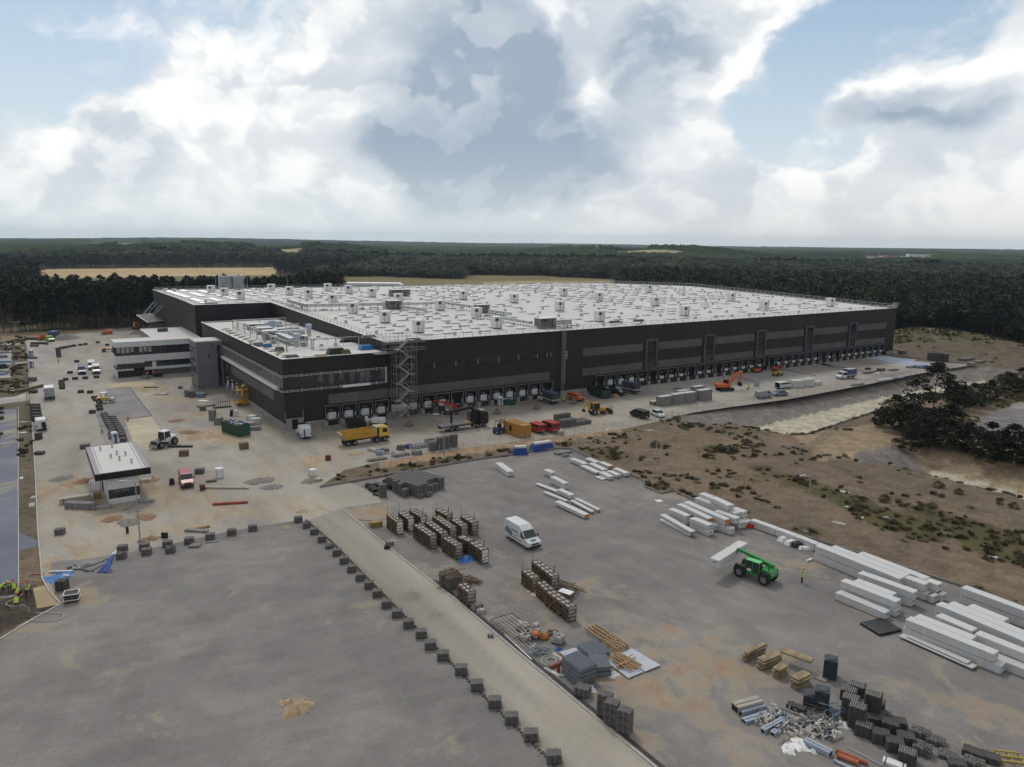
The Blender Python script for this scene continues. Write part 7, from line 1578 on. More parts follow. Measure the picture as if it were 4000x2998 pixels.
def bags(c,label,H=.9,seed=1,w=1.1,mat=BAG,n=26,grp='white bag pallets'):
 r_=random.Random(seed);o=thing('bag_pallet',label,'bags',c,R(-30),grp);b=MB()
 for k in range(n):
  z=.15+(k//6)*(H-.15)/(n/6);x,y=r_.uniform(-.5,.5)*(w-.35),r_.uniform(-.5,.5)*(w-.35);b.tbox(x-.28,x+.28,y-.2,y+.2,z,z+.2,.06,.05)
 b.build('bag',mat,o,bevel=.03);b=MB();b.box(-w/2,w/2,-w/2,w/2,.04,.14);b.build('pallet',WOOD3,o);return o
bags(G(*k7(1440,1140)),'tall heap of white bags with an orange sack on it',1.3,2);bags(G(*k7(1295,1180)),'low heap of white bags at the tip of the long frame',.6,3);bags(G(*k7(1260,1040)),'white bags lying under the long frame',.7,5);bags(G(*k7(1770,1220)),'neat white bag pallet standing apart on the right',.85,4)
o=thing('orange_sack','bright orange sack slumped beside the tall heap of bags','sack',G(*k7(1560,1160)),0);MB().lathe([(.35,0),(.5,.15),(.42,.4),(.12,.6)],9).build('sack',M('sack_orange',(.50,.14,.04),.7,.2,2),o);MB().box(-.7,.6,-.4,.4,0,.05).build('pallet',WOOD3,o)
o=thing('orange_sack','small orange sack lying on the tall heap of bags','sack',G(*k7(1440,1100),1.2)+Vector((0,0,.05)),0);MB().lathe([(.3,-.1),(.42,.05),(.3,.22)],8).build('sack',M('sack_orange'),o)
lumber('plank_heap','scraps of brown boards between the orange sack and the bags','boards',G(*k7(1680,1090)),1.4,.9,.4,9,WOOD,8,0,.8,sx=.16)
o=thing('lying_gate','large lying frame of thin pale and brown bars by the drain','frame',cen([k7(890,990),k7(1090,835),k7(1330,1010),k7(1170,1210)],.2),yaw(G(*k7(890,990)),G(*k7(1170,1210))));b=MB();L2,W2=2.2,1.35
for y in(-W2,W2):b.bar((-L2,y,.3),(L2,y,.3),.08)
for x in(-L2,L2):b.bar((x,-W2,.3),(x,W2,.3),.1)
b.build('rim_bar',WOOD,o);b=MB()
for k in range(5):b.bar((-L2+.1,-W2+.5+k*.45,.32),(L2-.1,-W2+.45+k*.45,.32),.06)
for k in range(4):b.bar((-L2+1.0,-1.1+k*.2,.1),(L2+1.3+k*.1,-1.4+k*.35,.08),.05)
b.build('inner_bar',M('pale_bar',(.40,.38,.35),.5,.1,2),o)
o=thing('long_pole','long white pole lying parallel to the drain channel','pole',G(*k7(1190,1290)),yaw(G(*k7(1050,1150)),G(*k7(1330,1410))));MB().box(-2.6,2.6,-.06,.06,0,.1).build('pole',WHITE,o);MB().box(-2.65,-2.6,-.07,.07,0,.12).build('end_cap',STEEL,o)
GAL=M('lattice_steel',(.25,.29,.31),.4,.15,3,metal=.4)
def lattice(c,label,Rr,n,seed,wheel_=False,mat=GAL,h=.5,col=None):
 r_=random.Random(seed);o=thing('wheel_lattice' if wheel_ else 'lattice_heap',label,'steel lattice',c,0);b=MB()
 if wheel_:
  for rr in(Rr,Rr*.5):
   pts=[(rr*math.cos(a),rr*math.sin(a),.15)for a in[2*math.pi*k/20 for k in range(21)]];b.tube(pts,.05,5)
  for k in range(20):a=2*math.pi*k/20;b.bar((Rr*.5*math.cos(a),Rr*.5*math.sin(a),.15),(Rr*math.cos(a),Rr*math.sin(a),.15),.05)
 else:
  for k in range(n):a=r_.uniform(0,3.1);l=r_.uniform(.4,Rr);x,y,z=r_.uniform(-.6,.6)*Rr,r_.uniform(-.5,.5)*Rr,r_.uniform(.03,h);b.bar((x-l*math.cos(a)/2,y-l*math.sin(a)/2,z),(x+l*math.cos(a)/2,y+l*math.sin(a)/2,z*r_.uniform(.3,1.6)),.05)
 b.build('bars',mat,o);return o
lattice(G(*S3(735,650)),'round grid wheel of pale bars lying flat near the brown pipes',.95,0,1,True,M('pale_bar'));lattice(G(*S3(600,540)),'tangled heap of grey lattice pieces beside the round grid wheel',1.3,46,4)
for(a,c__,r_,lb)in[((735,740),(880,660),.17,'dark red plastic pipe lying behind the tall sheet stack'),((825,790),(822,690),.16,'short brown pipe standing upright beside the red one')]:
 p,q=G(*S3(*a)),G(*S3(*c__));o=thing('plastic_pipe',lb,'pipe',p,0,'brown plastic pipes by the drain');d_=(q-p)if 'lying' in lb else Vector((0,0,.9));MB().tube([Vector((0,0,r_)),Vector((0,0,r_))+d_],r_,10).build('pipe',M('pipe_brown',(.22,.05,.03),.5,.1,2),o);MB().tube([Vector((0,0,r_))-d_*.02,Vector((0,0,r_))+d_*.06],r_*1.15,10).build('collar',M('pipe_brown'),o)
for k,(a,c__)in enumerate([((760,545),(890,640)),((745,570),(870,650)),((650,735),(890,830)),((690,760),(840,835))]):
 p,q=G(*S3(*a)),G(*S3(*c__));o=thing('white_profile','thin white profile on the paving by the pipes, %s from the back'%ordn(k),'profile',(p+q)/2,yaw(p,q),'white profiles near the pipes');L=(q-p).length;MB().box(-L/2,L/2,-.09,.09,0,.1).build('profile',WHITE,o);MB().box(-L/2,L/2,-.03,.03,.1,.11).build('groove',SEAM,o)
def rag(c,label,col,s=.6,seed=1,name='foil_scrap',cat='foil',h=.35,flat=False):
 r_=random.Random(seed);o=thing(name,label,cat,c,r_.uniform(0,3));b=MB();n=9;P=[]
 for i in range(n):
  for j in range(n):
   x,y=(i/(n-1)-.5)*2*s*r_.uniform(.85,1.1),(j/(n-1)-.5)*1.2*s*r_.uniform(.85,1.1);e=max(0,1-(abs(i-4)/4)**2)*max(0,1-(abs(j-4)/4)**2)
   P.append((x,y,.02+(h*e*r_.uniform(.4,1.2)if not flat else .03*r_.random())))
 b.v=P
 for i in range(n-1):
  for j in range(n-1):b.f.append((i*n+j,(i+1)*n+j,(i+1)*n+j+1,i*n+j+1));b.mi.append(0)
 b.build('sheet',col,o,smooth=False);return o
BF=M('foil_blue',(.04,.16,.42),.5,.1,2)
rag(G(*S3(825,505)),'small blue rag on the paving behind the tall sheet stack',BF,.4,2);rag(G(*k6(1680,1040)),'crumpled bright blue foil between the two nearest crates',BF,1.3,3,h=.5);rag(G(*S3(1510,820)),'torn white sheet at the foot of the plates',WHITE,.6,4);rag(G(*S3(1215,985)),'white sheet under the tied paver pack',WHITE,.7,5,flat=True)
for q,lb in[((1385,485),'upper'),((1440,535),'lower')]:
 p=G(*k7(*q));o=thing('white_sheet','%s of two white square sheets beside the lower crates'%lb,'sheet',p,R(-40));MB().box(-.45,.45,-.3,.3,0,.03).build('sheet',WHITE,o);MB().box(-.43,.43,.26,.28,.03,.045).build('fold',SEAM,o)
WIRE=M('fence_wire',(.20,.20,.20),.5,.1,2,metal=.4)
def fence(label,pts,h=1.9,sp=2.5,terr=False):
 P=[GT(*p)if terr else G(*p)for p in pts];o=thing('mesh_fence',label,'fence',P[0]);b=MB();n=0
 for p,q in zip(P,P[1:]):
  L=(q-p).length;m=max(1,round(L/sp))
  for i in range(m):
   a,c=p.lerp(q,i/m)-P[0],p.lerp(q,(i+1)/m)-P[0];n+=1
   if n<=100:MB().tube([a,a+Vector((0,0,h+.15))],.04,5).build('post',STEEL,o)
   for k in range(5):b.bar(a+Vector((0,0,.1+k*(h-.1)/4)),c+Vector((0,0,.1+k*(h-.1)/4)),.018)
   for k in range(8):e=a.lerp(c,k/8);b.bar(e+Vector((0,0,.08)),e+Vector((0,0,h)),.012)
 b.build('mesh_panel',WIRE,o);return o
fence('long wire mesh fence between the dock yard and the storage lot',[(1480,1822),(1760,1771),(2000,1738),(2430,1681),(2560,1655),(2690,1616),(2860,1592),(3071,1563),(3200,1540),(3400,1502),(3560,1468),(3790,1432)])
fence('wire fence running down beside the pale basin to the brown corner',[(2620,1640),(2860,1712),(3050,1775),(3160,1765),(3250,1700),(3340,1650)],terr=True)
fence('wire fence on the near side of the lower basin',[(3240,1815),(3330,1845)],terr=True);fence('long wire fence across the weeds towards the right edge',[(3452,1893),(3600,1945),(3780,1995),(3950,2055),(4100,2110)],terr=True)
o=fence('wide wire gate standing open in front of the lower basin',[(3330,1862),(3395,1872)],2.0,1.4)
def lamp(base,top,label,arms=1,az_=0,foot=True):
 p=GT(*base);d=ray(*top);h=HCAM+d[2]*math.hypot(p.x,p.y)/math.hypot(d[0],d[1])-p.z;o=thing('street_lamp',label,'street lamp',p,az_)
 MB().tube([(0,0,0),(0,0,h)],.11,8,.06).build('pole',STEEL,o)
 for s in((1,-1)if arms==2 else(1,)):
  MB().tube([(0,0,h-.05),(s*.9,0,h+.12)],.045,6).build('arm',STEEL,o);b=MB();b.tbox(min(s*.8,s*1.9),max(s*.8,s*1.9),-.17,.17,h+.1,h+.22,.08,.04);b.build('lamp_head',M('lamp_shell',(.42,.43,.42),.4,.06,2),o)
 if foot:MB().cb(0,0,.15,.6,.6,.35).build('footing',CONC,o)
 return o
lamp((548,2118),(532,1880),'tall double armed street lamp in front of the gatehouse',2,R(18));lamp((2560,1867),(2560,1682),'street lamp on the brown ground, the one nearer the black van',1,R(200));lamp((3148,2083),(3166,1858),'street lamp on the brown ground behind the long row of white packs',1,R(200));lamp((1735,1797),(1732,1622),'street lamp between the crane truck and the paver block',1,R(190));lamp((197,1284),(193,1222),'distant street lamp in front of the dark left wood',1,R(180));lamp((63,1309),(59,1259),'distant double street lamp at the far left',2,R(20));lamp((3705,1510),(3705,1490),'short wooden power pole behind the big dark tree',2,R(10),False)
SKIN=M('skin',(.42,.26,.19),.6,.05,4);TRO=M('dark_trousers',(.02,.022,.03),.8,.1,4);HIV=M('hi_vis_yellow',(.55,.80,.10),.6,.05,4,spec=.2);HIO=M('hi_vis_orange',(.85,.22,.05),.6,.05,4);HEL={'white':M('helmet_white',(.75,.75,.72),.4,.03,3),'red':M('helmet_red',(.55,.06,.03),.4,.05,3),'yellow':M('helmet_yellow',(.65,.45,.05),.4,.05,3)}
def body_mesh(pose):
 lean,crouch,stride,arm=pose;hz=.95-crouch*.5;px=-crouch*.15;ch=Vector((px+math.sin(lean)*.45,0,hz+math.cos(lean)*.45));nk=Vector((px+math.sin(lean)*.6,0,hz+math.cos(lean)*.6));hd=nk+Vector((math.sin(lean*.6)*.2,0,.2*math.cos(lean*.6)+.03))
 V=[(px,0,hz),tuple(ch),tuple(nk),tuple(hd)];E=[(0,1),(1,2),(2,3)];Rr=[.15,.17,.065,.105]
 for s in(-1,1):
  i=len(V);st=stride*s;V+=[(px,s*.09,hz-.05),(px+.08+crouch*.42+st*.15,s*.11,hz*.52+crouch*.12),(px+st*.32-.02,s*.11,.09),(px+st*.32+.14,s*.12,.04)];E+=[(0,i),(i,i+1),(i+1,i+2),(i+2,i+3)];Rr+=[.10,.075,.05,.045]
  i=len(V);V+=[(ch.x,s*.2,ch.z+.06),(ch.x+.05+arm*.12-st*.1,s*.27,ch.z-.22),(ch.x+.12+arm*.38-st*.14,s*.24,ch.z-.42+arm*.2),(ch.x+.15+arm*.45-st*.14,s*.23,ch.z-.52+arm*.2)];E+=[(1,i),(i,i+1),(i+1,i+2),(i+2,i+3)];Rr+=[.07,.05,.038,.03]
 me=bpy.data.meshes.new('person');me.from_pydata(V,E,[]);o=bpy.data.objects.new('tmp',me);C.objects.link(o);md=o.modifiers.new('s','SKIN');me.skin_vertices
 for k,r in enumerate(Rr):me.skin_vertices[0].data[k].radius=(r,r*(1.25 if k in(0,1)else 1))
 me.skin_vertices[0].data[0].use_root=True;o.modifiers.new('u','SUBSURF').levels=1
 dg=bpy.context.evaluated_depsgraph_get();dg.update();m2=bpy.data.meshes.new_from_object(o.evaluated_get(dg));bpy.data.objects.remove(o)
 m2.name='person';[m2.materials.append(q)for q in(SKIN,TRO,M('grey_shirt',(.12,.13,.16),.8,.1,3))]
 for p in m2.polygons:c=p.center;p.use_smooth=True;p.material_index=1 if c.z<hz+.04 and(abs(c.y)<.19 or c.z<hz-.3)else(2 if c.z<nk.z and(abs(c.y)<.26)else 0)
 return m2,ch,nk,hd,lean,hz,px
POSE={'stand':(0.03,0,.15,.0),'walk':(.08,0,.8,.15),'bend':(1.0,.25,.3,.6),'crouch':(.55,.9,.1,.7),'reach':(.25,0,.4,1.2)};BM_={}
def person(px,pose,label,yaw_=0,vest=HIV,helmet='white',z=0.0,p=None,grp=None):
 if pose not in BM_:BM_[pose]=body_mesh(POSE[pose])
 m,ch,nk,hd,lean,hz,bx=BM_[pose];o=bpy.data.objects.new('person',m);C.objects.link(o);o.location=p or G(*px,z);o.rotation_euler[2]=yaw_;tag(o,label,'person',grp)
 if vest:
  b=MB();b.tube([(0,0,-.12),(0,0,.2),(0,0,.48)],.205,10,.2);v_=b.build('safety_vest',vest,o,(bx,0,hz));v_.rotation_euler[1]=lean;v_.scale=(.95,1.08,1)
  s=MB().tube([(0,0,.08),(0,0,.13)],.212,10).build('reflective_band',PLATE,v_)
 if helmet:h=MB().lathe([(.135,.02),(.13,.08),(.09,.14),(.03,.165)],10).build('helmet',HEL[helmet],o,(hd.x,0,hd.z),smooth=True)
 return o
person((3133,2278),'stand','worker in yellow vest and hard hat standing near the green telehandler',R(150),helmet='yellow')
for q,ps,lb,hc,ya in[((10,2318),'bend','worker bending at the left picture edge','yellow',0),((38,2312),'bend','worker bending over beside the asphalt road end, second from left','yellow',-1),((55,2310),'crouch','kneeling worker with a red helmet, third from the left','red',2),((75,2326),'crouch','crouching worker with a bright yellow back','red',1),((112,2330),'walk','worker in shorts stepping beside the sand bed','red',0),((66,2366),'crouch','worker in a yellow vest down on the dark soil','red',2)]:person(q,ps,lb,ya,helmet=hc,grp=None)
person((398,1693),'walk','worker in pale vest walking left of the pallet columns',1,helmet='yellow');person((229,1419),'stand','worker standing at the end of the far pallet arc',2);person((2918,1526),'bend','worker in yellow vest bending by the orange excavator',1,helmet='yellow');person((2925,1522),'stand','second worker behind the bending one near the excavator',2);person((2201,1574),'stand','worker in yellow vest left of the orange minibus',1);person((1210,1684),'stand','worker behind the white van with blue stripes',2);person((3463,1447),'crouch','kneeling worker on the stone strips at the far right',1);person((498,1646),'crouch','kneeling worker in orange at the edge of the new paving',1,HIO,'red')
person((573,1472),'bend','worker with orange top by the base of the white block',1,HIO,'red');person((600,1468),'bend','second worker with orange top by the base of the white block',2,HIO,'red');person((3282,1480),'stand','person at the front of the white crew cab truck',1,None,None)
sp_=bpy.data.objects['scissor_lift'].location;person(None,'bend','worker in yellow vest on the raised orange scissor lift',1,helmet='yellow',p=Vector((sp_.x,sp_.y,3.76)))
for q,ps,lb in[((925,1288),'reach','worker in yellow standing on the lower roof'),((896,1308),'crouch','worker crouching at the left edge of the lower roof'),((1084,1392),'crouch','worker kneeling near the corner of the lower roof'),((978,1352),'crouch','worker crouching by the bags on the lower roof')]:person(None,ps,lb,1,helmet='yellow',p=G(*q,HW+.02))
person(None,'stand','person in dark clothes on the far left of the warehouse roof',2,None,'white',p=G(805,1193,18.9))
def heap(px,r_,h,label,mat,name='sand_heap',seed=1,z=0,asp=1.0,p=None):
 rr=random.Random(seed);o=thing(name,label,'heap',p or GT(*px),rr.uniform(0,3));b=MB();N_,K_=18,7;ph=[rr.uniform(0,6)for _ in range(4)]
 for k in range(K_+1):
  f=k/K_
  for i in range(N_):a=2*math.pi*i/N_;w=1+.16*math.sin(2*a+ph[0])+.1*math.sin(5*a+ph[1]);b.v.append((r_*f*w*math.cos(a),r_*asp*f*w*math.sin(a),h*(1-f*f)**1.3*(1+.2*math.sin(3*a+ph[2])*f+rr.uniform(-.09,.09))-.0*f))
 for k in range(K_):
  for i in range(N_):i2=(i+1)%N_;b.f.append((k*N_+i,k*N_+i2,(k+1)*N_+i2,(k+1)*N_+i));b.mi.append(0)
 b.build('mound',mat,o,smooth=True)
 b=MB()
 for _ in range(14):a=rr.uniform(0,6.28);f=rr.uniform(.6,1.15);b.cb(r_*f*math.cos(a),r_*asp*f*math.sin(a),.03,rr.uniform(.05,.16)*r_/1.5,.1,.1,a)
 b.build('lump',mat,o);return o
SAND=M('heap_sand',(.34,.25,.155),.95,.25,2.5,bump=.8);SOIL=M('heap_soil',(.07,.055,.042),.95,.3,2,bump=.8);SANDR=M('heap_rust',(.25,.155,.09),.95,.3,2.5,bump=.8);RUB=M('heap_rubble',(.2,.185,.17),.95,.35,3,bump=1)
heap((1162,2772),1.4,.42,'small round sand heap on the grey front paving',SAND,seed=4,asp=.75);heap((1112,2745),.6,.12,'thin sand tail behind the round sand heap',SAND,seed=5);heap((255,1325),5,2.0,'sand heap beside the dark covered truck at the far left',RUB,seed=6)
heap((42,2405),2.0,.7,'dark soil heap in the left foreground corner',SOIL,'soil_heap',7);heap((-20,2362),1.3,.4,'dark soil ridge at the left picture edge',SOIL,'soil_heap',8)
for q,r_,h,lb,m in[((440,2028),2.6,.35,'rusty sand hump in front of the gatehouse',SANDR),((505,2042),3.0,.4,'dark streaked sand ridge left of the lamp post',RUB),((570,2022),2.6,.35,'rusty sand ridge behind the lamp post',SANDR),((520,1992),2.6,.3,'grey rubble heap in front of the gatehouse',RUB),((330,1880),3.0,.45,'orange sand heap left of the gatehouse',SANDR),((240,1870),3.2,.35,'flat grey sand heap left of the gatehouse',RUB),((580,1878),3.0,.3,'rusty sand patch right of the gatehouse',SANDR),((1215,1880),3.0,.5,'rubble mound at the start of the low wall',RUB),((1015,1880),4,.5,'rubble mound on the sandy crossing',RUB),((1060,1905),3,.4,'grey gravel mound on the sandy crossing',RUB),((690,1645),3,.4,'sand ridge along the trench beside the sand bed',SANDR),((735,1690),3.4,.5,'rusty sand heap at the end of the trench',SANDR),((1122,2062),1.3,.16,'flat sand fan at the top of the pallet row',SAND),((590,2105),2,.3,'rusty sand mound beside the upper pallet row',SANDR),((1180,2000),1.5,.1,'thin sand skin near the road',SAND)]:heap(q,r_*.55,h*.8,lb,m,seed=len(lb))
def item(name,label,cat,px,dims,mat,rz=0,z=0.0,lid=None,lidmat=None,taper=0,grp=None,p=None):
 o=thing(name,label,cat,p or G(*px,z),rz,grp);a,c,h=dims;MB().tbox(-a/2,a/2,-c/2,c/2,0,h,taper*a,taper*c).build(lid or 'body',mat,o,bevel=min(.05,h/4));b=MB();k=.4 if taper==0 else .3
 b.box(-a*k,-a*k+.08,-c/2*(1-taper)-.012,c/2*(1-taper)+.012,0,h+.012).box(a*k-.08,a*k,-c/2*(1-taper)-.012,c/2*(1-taper)+.012,0,h+.012);b.build('strap',lidmat or DSTEEL,o);return o
GYM=M('grey_mass',(.2,.19,.185),.85,.25,3);BKF=M('black_foil',(.015,.015,.016),.4,.2,2)
IT=[('panel_stack','white wrapped cube by the dark green skip, rear one','pack',(986,1644),(2.0,1.6,1.2),PKW),('panel_stack','white wrapped cube by the dark green skip, right one','pack',(1000,1655),(2.0,1.6,1.2),PKW),('panel_stack','low grey pack right behind the dark green skip','pack',(972,1668),(2.4,1.4,1.0),BG),('scrap_crate','crate full of shiny scraps beside the dark green skip','crate',(992,1680),(3,1.6,.7),GYM),('foil_bag','white bulk bag by a black bag near the wing wall','bag',(921,1626),(1.2,1.0,1.3),WHITE),('foil_bag','black slumped bag left of the white bulk bag','bag',(908,1625),(1.2,1.2,1.4),BKF),('booth','tall grey-brown cupboard left of the dark green skip','cupboard',(831,1640),(1.4,1.2,2.2),GYM),('bulk_crate','white topped dark round bale below the tall cupboard','bale',(855,1657),(1.5,1.3,1.4),GYM),('site_box','grey box by the foot of the grey tower','box',(738,1548),(2,1.4,1.6),GYM),('site_box','dark box stack next to it by the grey tower','box',(752,1552),(1.4,1.4,1.6),BR),('blue_box','blue white tank by the racks below the tower','tank',(785,1553),(2,1,1.1),PBL),('flat_sheet','crumpled white sheets on the sand below the racks','sheets',(795,1568),(2.6,1.4,.15),WHITE),('flat_sheet','pale sheets scattered left of the dark rack','sheets',(805,1588),(4.0,1.4,.35),GYM),('brick_box','brown box at the left end of the scattered sheets','box',(793,1604),(1.4,1,1),WOOD),('flat_sheet','dark foil strip on the sand in front of the white block','foil',(590,1515),(3.6,.9,.2),BKF),('flat_sheet','bright crumpled sheet on the sand in front of the white block','foil',(633,1542),(2.6,1.6,.3),BG),('white_board','small white board on the sand near the new paving','board',(573,1544),(1.7,.5,.06),WHITE),('small_box','small dark box alone on the yard before the tower','box',(705,1519),(1.0,.8,.7),BR),('wheelbarrow_box','black and white box in front of the white block base','box',(618,1472),(2.2,1.2,1.1),BKF),('low_box','dark box left of the black and white one','box',(570,1480),(1.8,1.2,.9),GYM),('tied_block','small brown crate alone in the middle of the yard','crate',(953,1753),(1.6,1.2,1.2),WOOD),('stone_box','rough brown crate right of the white compactor','crate',(719,1780),(1.6,1.2,1.0),WOOD),('trough','dark steel beam with a hoop right of the white compactor','beam',(705,1748),(4.5,.5,.35),CHAS),('tank_cage','white liquid tank in a cage on the crossing','tank',(1222,1858),(1.2,1.0,1.1),WHITE),('tank_cage','white tank cage on a stack of pallets right of the red van','tank',(858,1865),(1.3,1.1,1.6),WHITE),('stone_plate','pale square stone on the rubble mound','stone',(1245,1878),(1.2,1,.4),BG),('rust_box','small rusty barrel on the sandy crossing','barrel',(1282,1798),(.9,.8,.9),M('rust',(.13,.045,.03),.8,.2,3)),('rust_box','small rusty barrel by the low wall','barrel',(1690,1822),(.7,.7,1.2),M('rust',(.13,.045,.03))),('wood_plate','square plywood sheet on the sandy crossing','plywood',(1392,1773),(2.6,1.6,.06),WOOD2),('red_barrier','long red barrier boom lying on the sand','barrier',(900,1970),(5.0,.5,.35),M('barrier_red',(.30,.06,.04),.6,.3,1.5)),('kerb_beam','long white strip on the kerb right of the red van','strip',(880,1910),(7.5,.4,.3),BG),('red_box','dark red box at the end of the long white strip','box',(791,1915),(.7,.7,.9),M('rust',(.13,.045,.03))),('steel_stand','black steel stand right of the red van','stand',(825,1882),(1.6,1.0,.2),CHAS),('black_stump','black pump stump left of the red van','pump',(672,1893),(.8,.6,1.0),CHAS),('bent_panel','black bent seat standing by the upper pallet row','panel',(644,2103),(.9,.2,.8),BKF),('road_beacon','orange footed dark post in front of the rutted sand','beacon',(498,2083),(.35,.35,.9),CHAS),('stone_slab','long concrete slab left of the gatehouse front','slab',(404,1987),(2.6,.8,.45),CONC),('stone_slab','long concrete slab right of the gatehouse','slab',(570,1962),(2.4,.8,.4),CONC),('long_crate','long pale crate of boards left of the gatehouse','crate',(318,1985),(4.4,1.2,.9),GYM),('long_crate','white topped board pile behind the long pale crate','boards',(300,1960),(4.4,1.2,.9),BG),('white_profiles','upright bundle of white profiles against the gatehouse','profiles',(378,1912),(1.8,1.6,1.5),WHITE),('yellow_sheet','yellow board leaning behind the gatehouse corner','board',(383,1948),(.9,.5,.9),M('mustard',(.30,.20,.05),.7,.1,2)),('bench_slab','flat concrete slabs and boards behind the upper pallet row','slab',(768,2078),(3.2,.6,.35),CONC),('bench_slab','second long slab beside the flat concrete slabs','slab',(780,2066),(2.6,.5,.3),WOOD2),('dark_board','dark board under the half used pallet','board',(828,2118),(1.6,.6,.12),GYM),('empty_pallet','empty pallet in front of the upper row','pallet',(763,2136),(1.3,1,.3),GYM),('steel_scrap','small dark machine lying behind the gatehouse trench','machine',(700,1745),(1,.6,.3),CHAS),('small_trestle','yellow and white trestle left of the crates','trestle',(1468,2056),(1.7,.9,.7),M('mustard',(.30,.20,.05))),('traffic_sign','grey sign board lying on its foot by the kerb','sign',(1522,2132),(1.1,.1,.5),GYM),('sign_foot','dark cross shaped sign foot on the kerb','stand',(1513,2145),(.8,.3,.5),CHAS),('steel_bundle','thin dark steel rods lying above the yellow trestle','rods',(1425,2034),(2.2,.3,.08),DSTEEL),('crumpled_pack','grey cardboard remains at the end of the single crate','cardboard',(1865,2378),(1.4,1.0,.6),GYM),('crumpled_pack','white strapping bundle at the end of the single crate','bundle',(1882,2393),(1.1,.8,.4),BG),('hydrant','small white fitting on the road beside the drain','fitting',(1916,2489),(.6,.4,.3),GYM),('manhole','square pale manhole cover by the drain','manhole',(1921,2417),(1.4,1.0,.03),CONC),('manhole','square pale manhole cover near the leftmost crates','manhole',(1536,2112),(1.5,1.1,.03),CONC),('round_cover','round white lid on the sandy corner of the lot','lid',(2574,1959),(1.0,1.0,.1),WHITE),('red_barrier','short bright red barrier at the end of the single white row','barrier',(2932,2064),(1.6,.4,.6),M('bright_red',(.45,.03,.03),.5,.1,2)),('white_crumple','heap of white foil by the single white row, left part','foil',(3060,2112),(1.8,1.0,.5),WHITE),('white_crumple','heap of white foil by the single white row, middle part','foil',(3088,2128),(1.6,1.0,.6),WHITE),('black_crumple','black bags between the white foil heaps','bags',(3112,2135),(1.6,1.1,.6),BKF),('white_crumple','heap of white foil by the single white row, right part','foil',(3145,2146),(1.7,.9,.35),WHITE),('white_plank','short white profile sticking out near the standing worker','profile',(3162,2192),(1.2,.3,.25),WHITE),('mesh_stack','flat stack of dark wire mesh mats with frames','mesh stack',(3440,2455),(3.0,2.6,.3),BKF),('tarp_heap','black tarpaulin heap on the lower roof','tarpaulin',(1312,1383),(4.0,2.2,1.3),BKF),('olive_heap','olive green bundle beside the black tarpaulin on the roof','bundle',(1348,1382),(2.4,1.4,.9),M('olive',(.12,.11,.04),.8,.2,2)),('tarp_heap','blue and white tarpaulin heap near the scaffold on the roof','tarpaulin',(1430,1366),(3.4,2.2,1.0),BF),('plywood_box','tan flat box near the front edge of the lower roof','box',(1254,1395),(2.4,1.3,.5),WOOD2),('tarp_heap','blue tarpaulin by the left edge of the lower roof','tarpaulin',(1043,1355),(2.2,1.4,.7),BF),('black_bundle','black round bags at the back of the lower roof','bags',(1352,1337),(3.2,1.4,.7),BKF),('brown_bundle','brown tool heap beside the guard frame corner','tools',(1092,1372),(2.0,1.3,.9),BR),('brown_bundle','brown beams near the front corner of the lower roof','beams',(1140,1396),(3.0,1.4,.5),BR),('white_sheet_pile','pale sheets lying near the front edge of the lower roof','sheets',(1210,1394),(3.0,1.2,.2),PKW),('grey_bundle','grey bags at the left edge of the lower roof','bags',(1008,1352),(2.6,1.4,.8),GYM),('insulation_bundle','pale rolls behind the black tarpaulin on the lower roof','rolls',(1270,1368),(3.4,1.0,.4),PKW)]
ROOFED=('lower roof','on the roof','guard frame corner')
for i,(nm,lb,ct,q,d_,m)in enumerate(IT):
 z_=HW+.02 if any(k in lb for k in ROOFED)else 0;tp_=.14 if any(k in nm for k in('heap','crumple','bundle','bag','stump','scrap'))else 0
 item(nm,lb,ct,q,d_,m,R((i*37)%50-10)if not z_ else TH,z_,taper=tp_,lidmat=DSTEEL if m is not WHITE else PGR)
for q,lb,z_ in[((1440,1320),'grey pipe bundle on the warehouse roof edge behind the scaffold',17.0),((1615,1332),'dark timber bundle right of the scaffold on the roof',16.9),((2495,1257),'dark heap near the front edge of the warehouse roof',17.4),((2400,1262),'thin bent strip near the front edge of the warehouse roof',17.3),((830,1190),'brown rope heap near the left corner of the roof',18.8)]:item('roof_bundle',lb,'bundle',q,(3.6,1.2,.6),GYM if 'grey' in lb else BR,TH,z_,taper=.1)
for q,lb in[((1942,1617),'brown wedge shaped stand in front of the crane truck'),((2097,1598),'brown rubble stand in front of the small skip'),((1598,1664),'dark wedge stand by the foot of the scaffold'),((2240,1577),'small timber stand in front of the orange minibus')]:
 o=thing('wedge_stand',lb,'stand',G(*q),1,'brown wedge stands on the apron');MB().tbox(-.9,.9,-.6,.6,.1,1.3,.75,.4).build('wedge',WOOD,o);MB().box(-1.0,1.0,-.7,.7,0,.1).build('base',CHAS,o)
fe=Proto(paver_pack('-',1.25,1.0,.8,PC,True,n=5))
for q,n_,lb in[((1689,1764),2,'short paver stack at the left of the fence stacks'),((1719,1760),3,'three high paver stack by the fence, left one'),((1745,1754),3,'three high paver stack by the fence, middle one'),((1772,1748),3,'three high paver stack by the fence, right one')]:
 for l in range(n_):p=G(*q);fe.put(p+away(p)*.5+Vector((0,0,l*.82)),R(30),lb+', %s layer'%ordn(l),'paver stacks by the fence')
k3=cr(2000,1600,2.211)
for i in range(6):
 for j in range(3):
  for l in range((2 if i<3 else 1)+(1 if j==2 and i<3 else 0)):
   p=G(*k3(440,155))+Vector((AX[0],AX[1],0))*i*1.35+Vector((BX[0],BX[1],0))*j*1.1+Vector((0,0,l*.82))
   if l==0 and j==1 and i<3 and False:continue
   fe.put(p,TH,'paver pack of the block behind the fence, %s from the left, %s row, %s layer'%(ordn(i),ordn(j),ordn(l)),'paver packs of the block behind the fence')
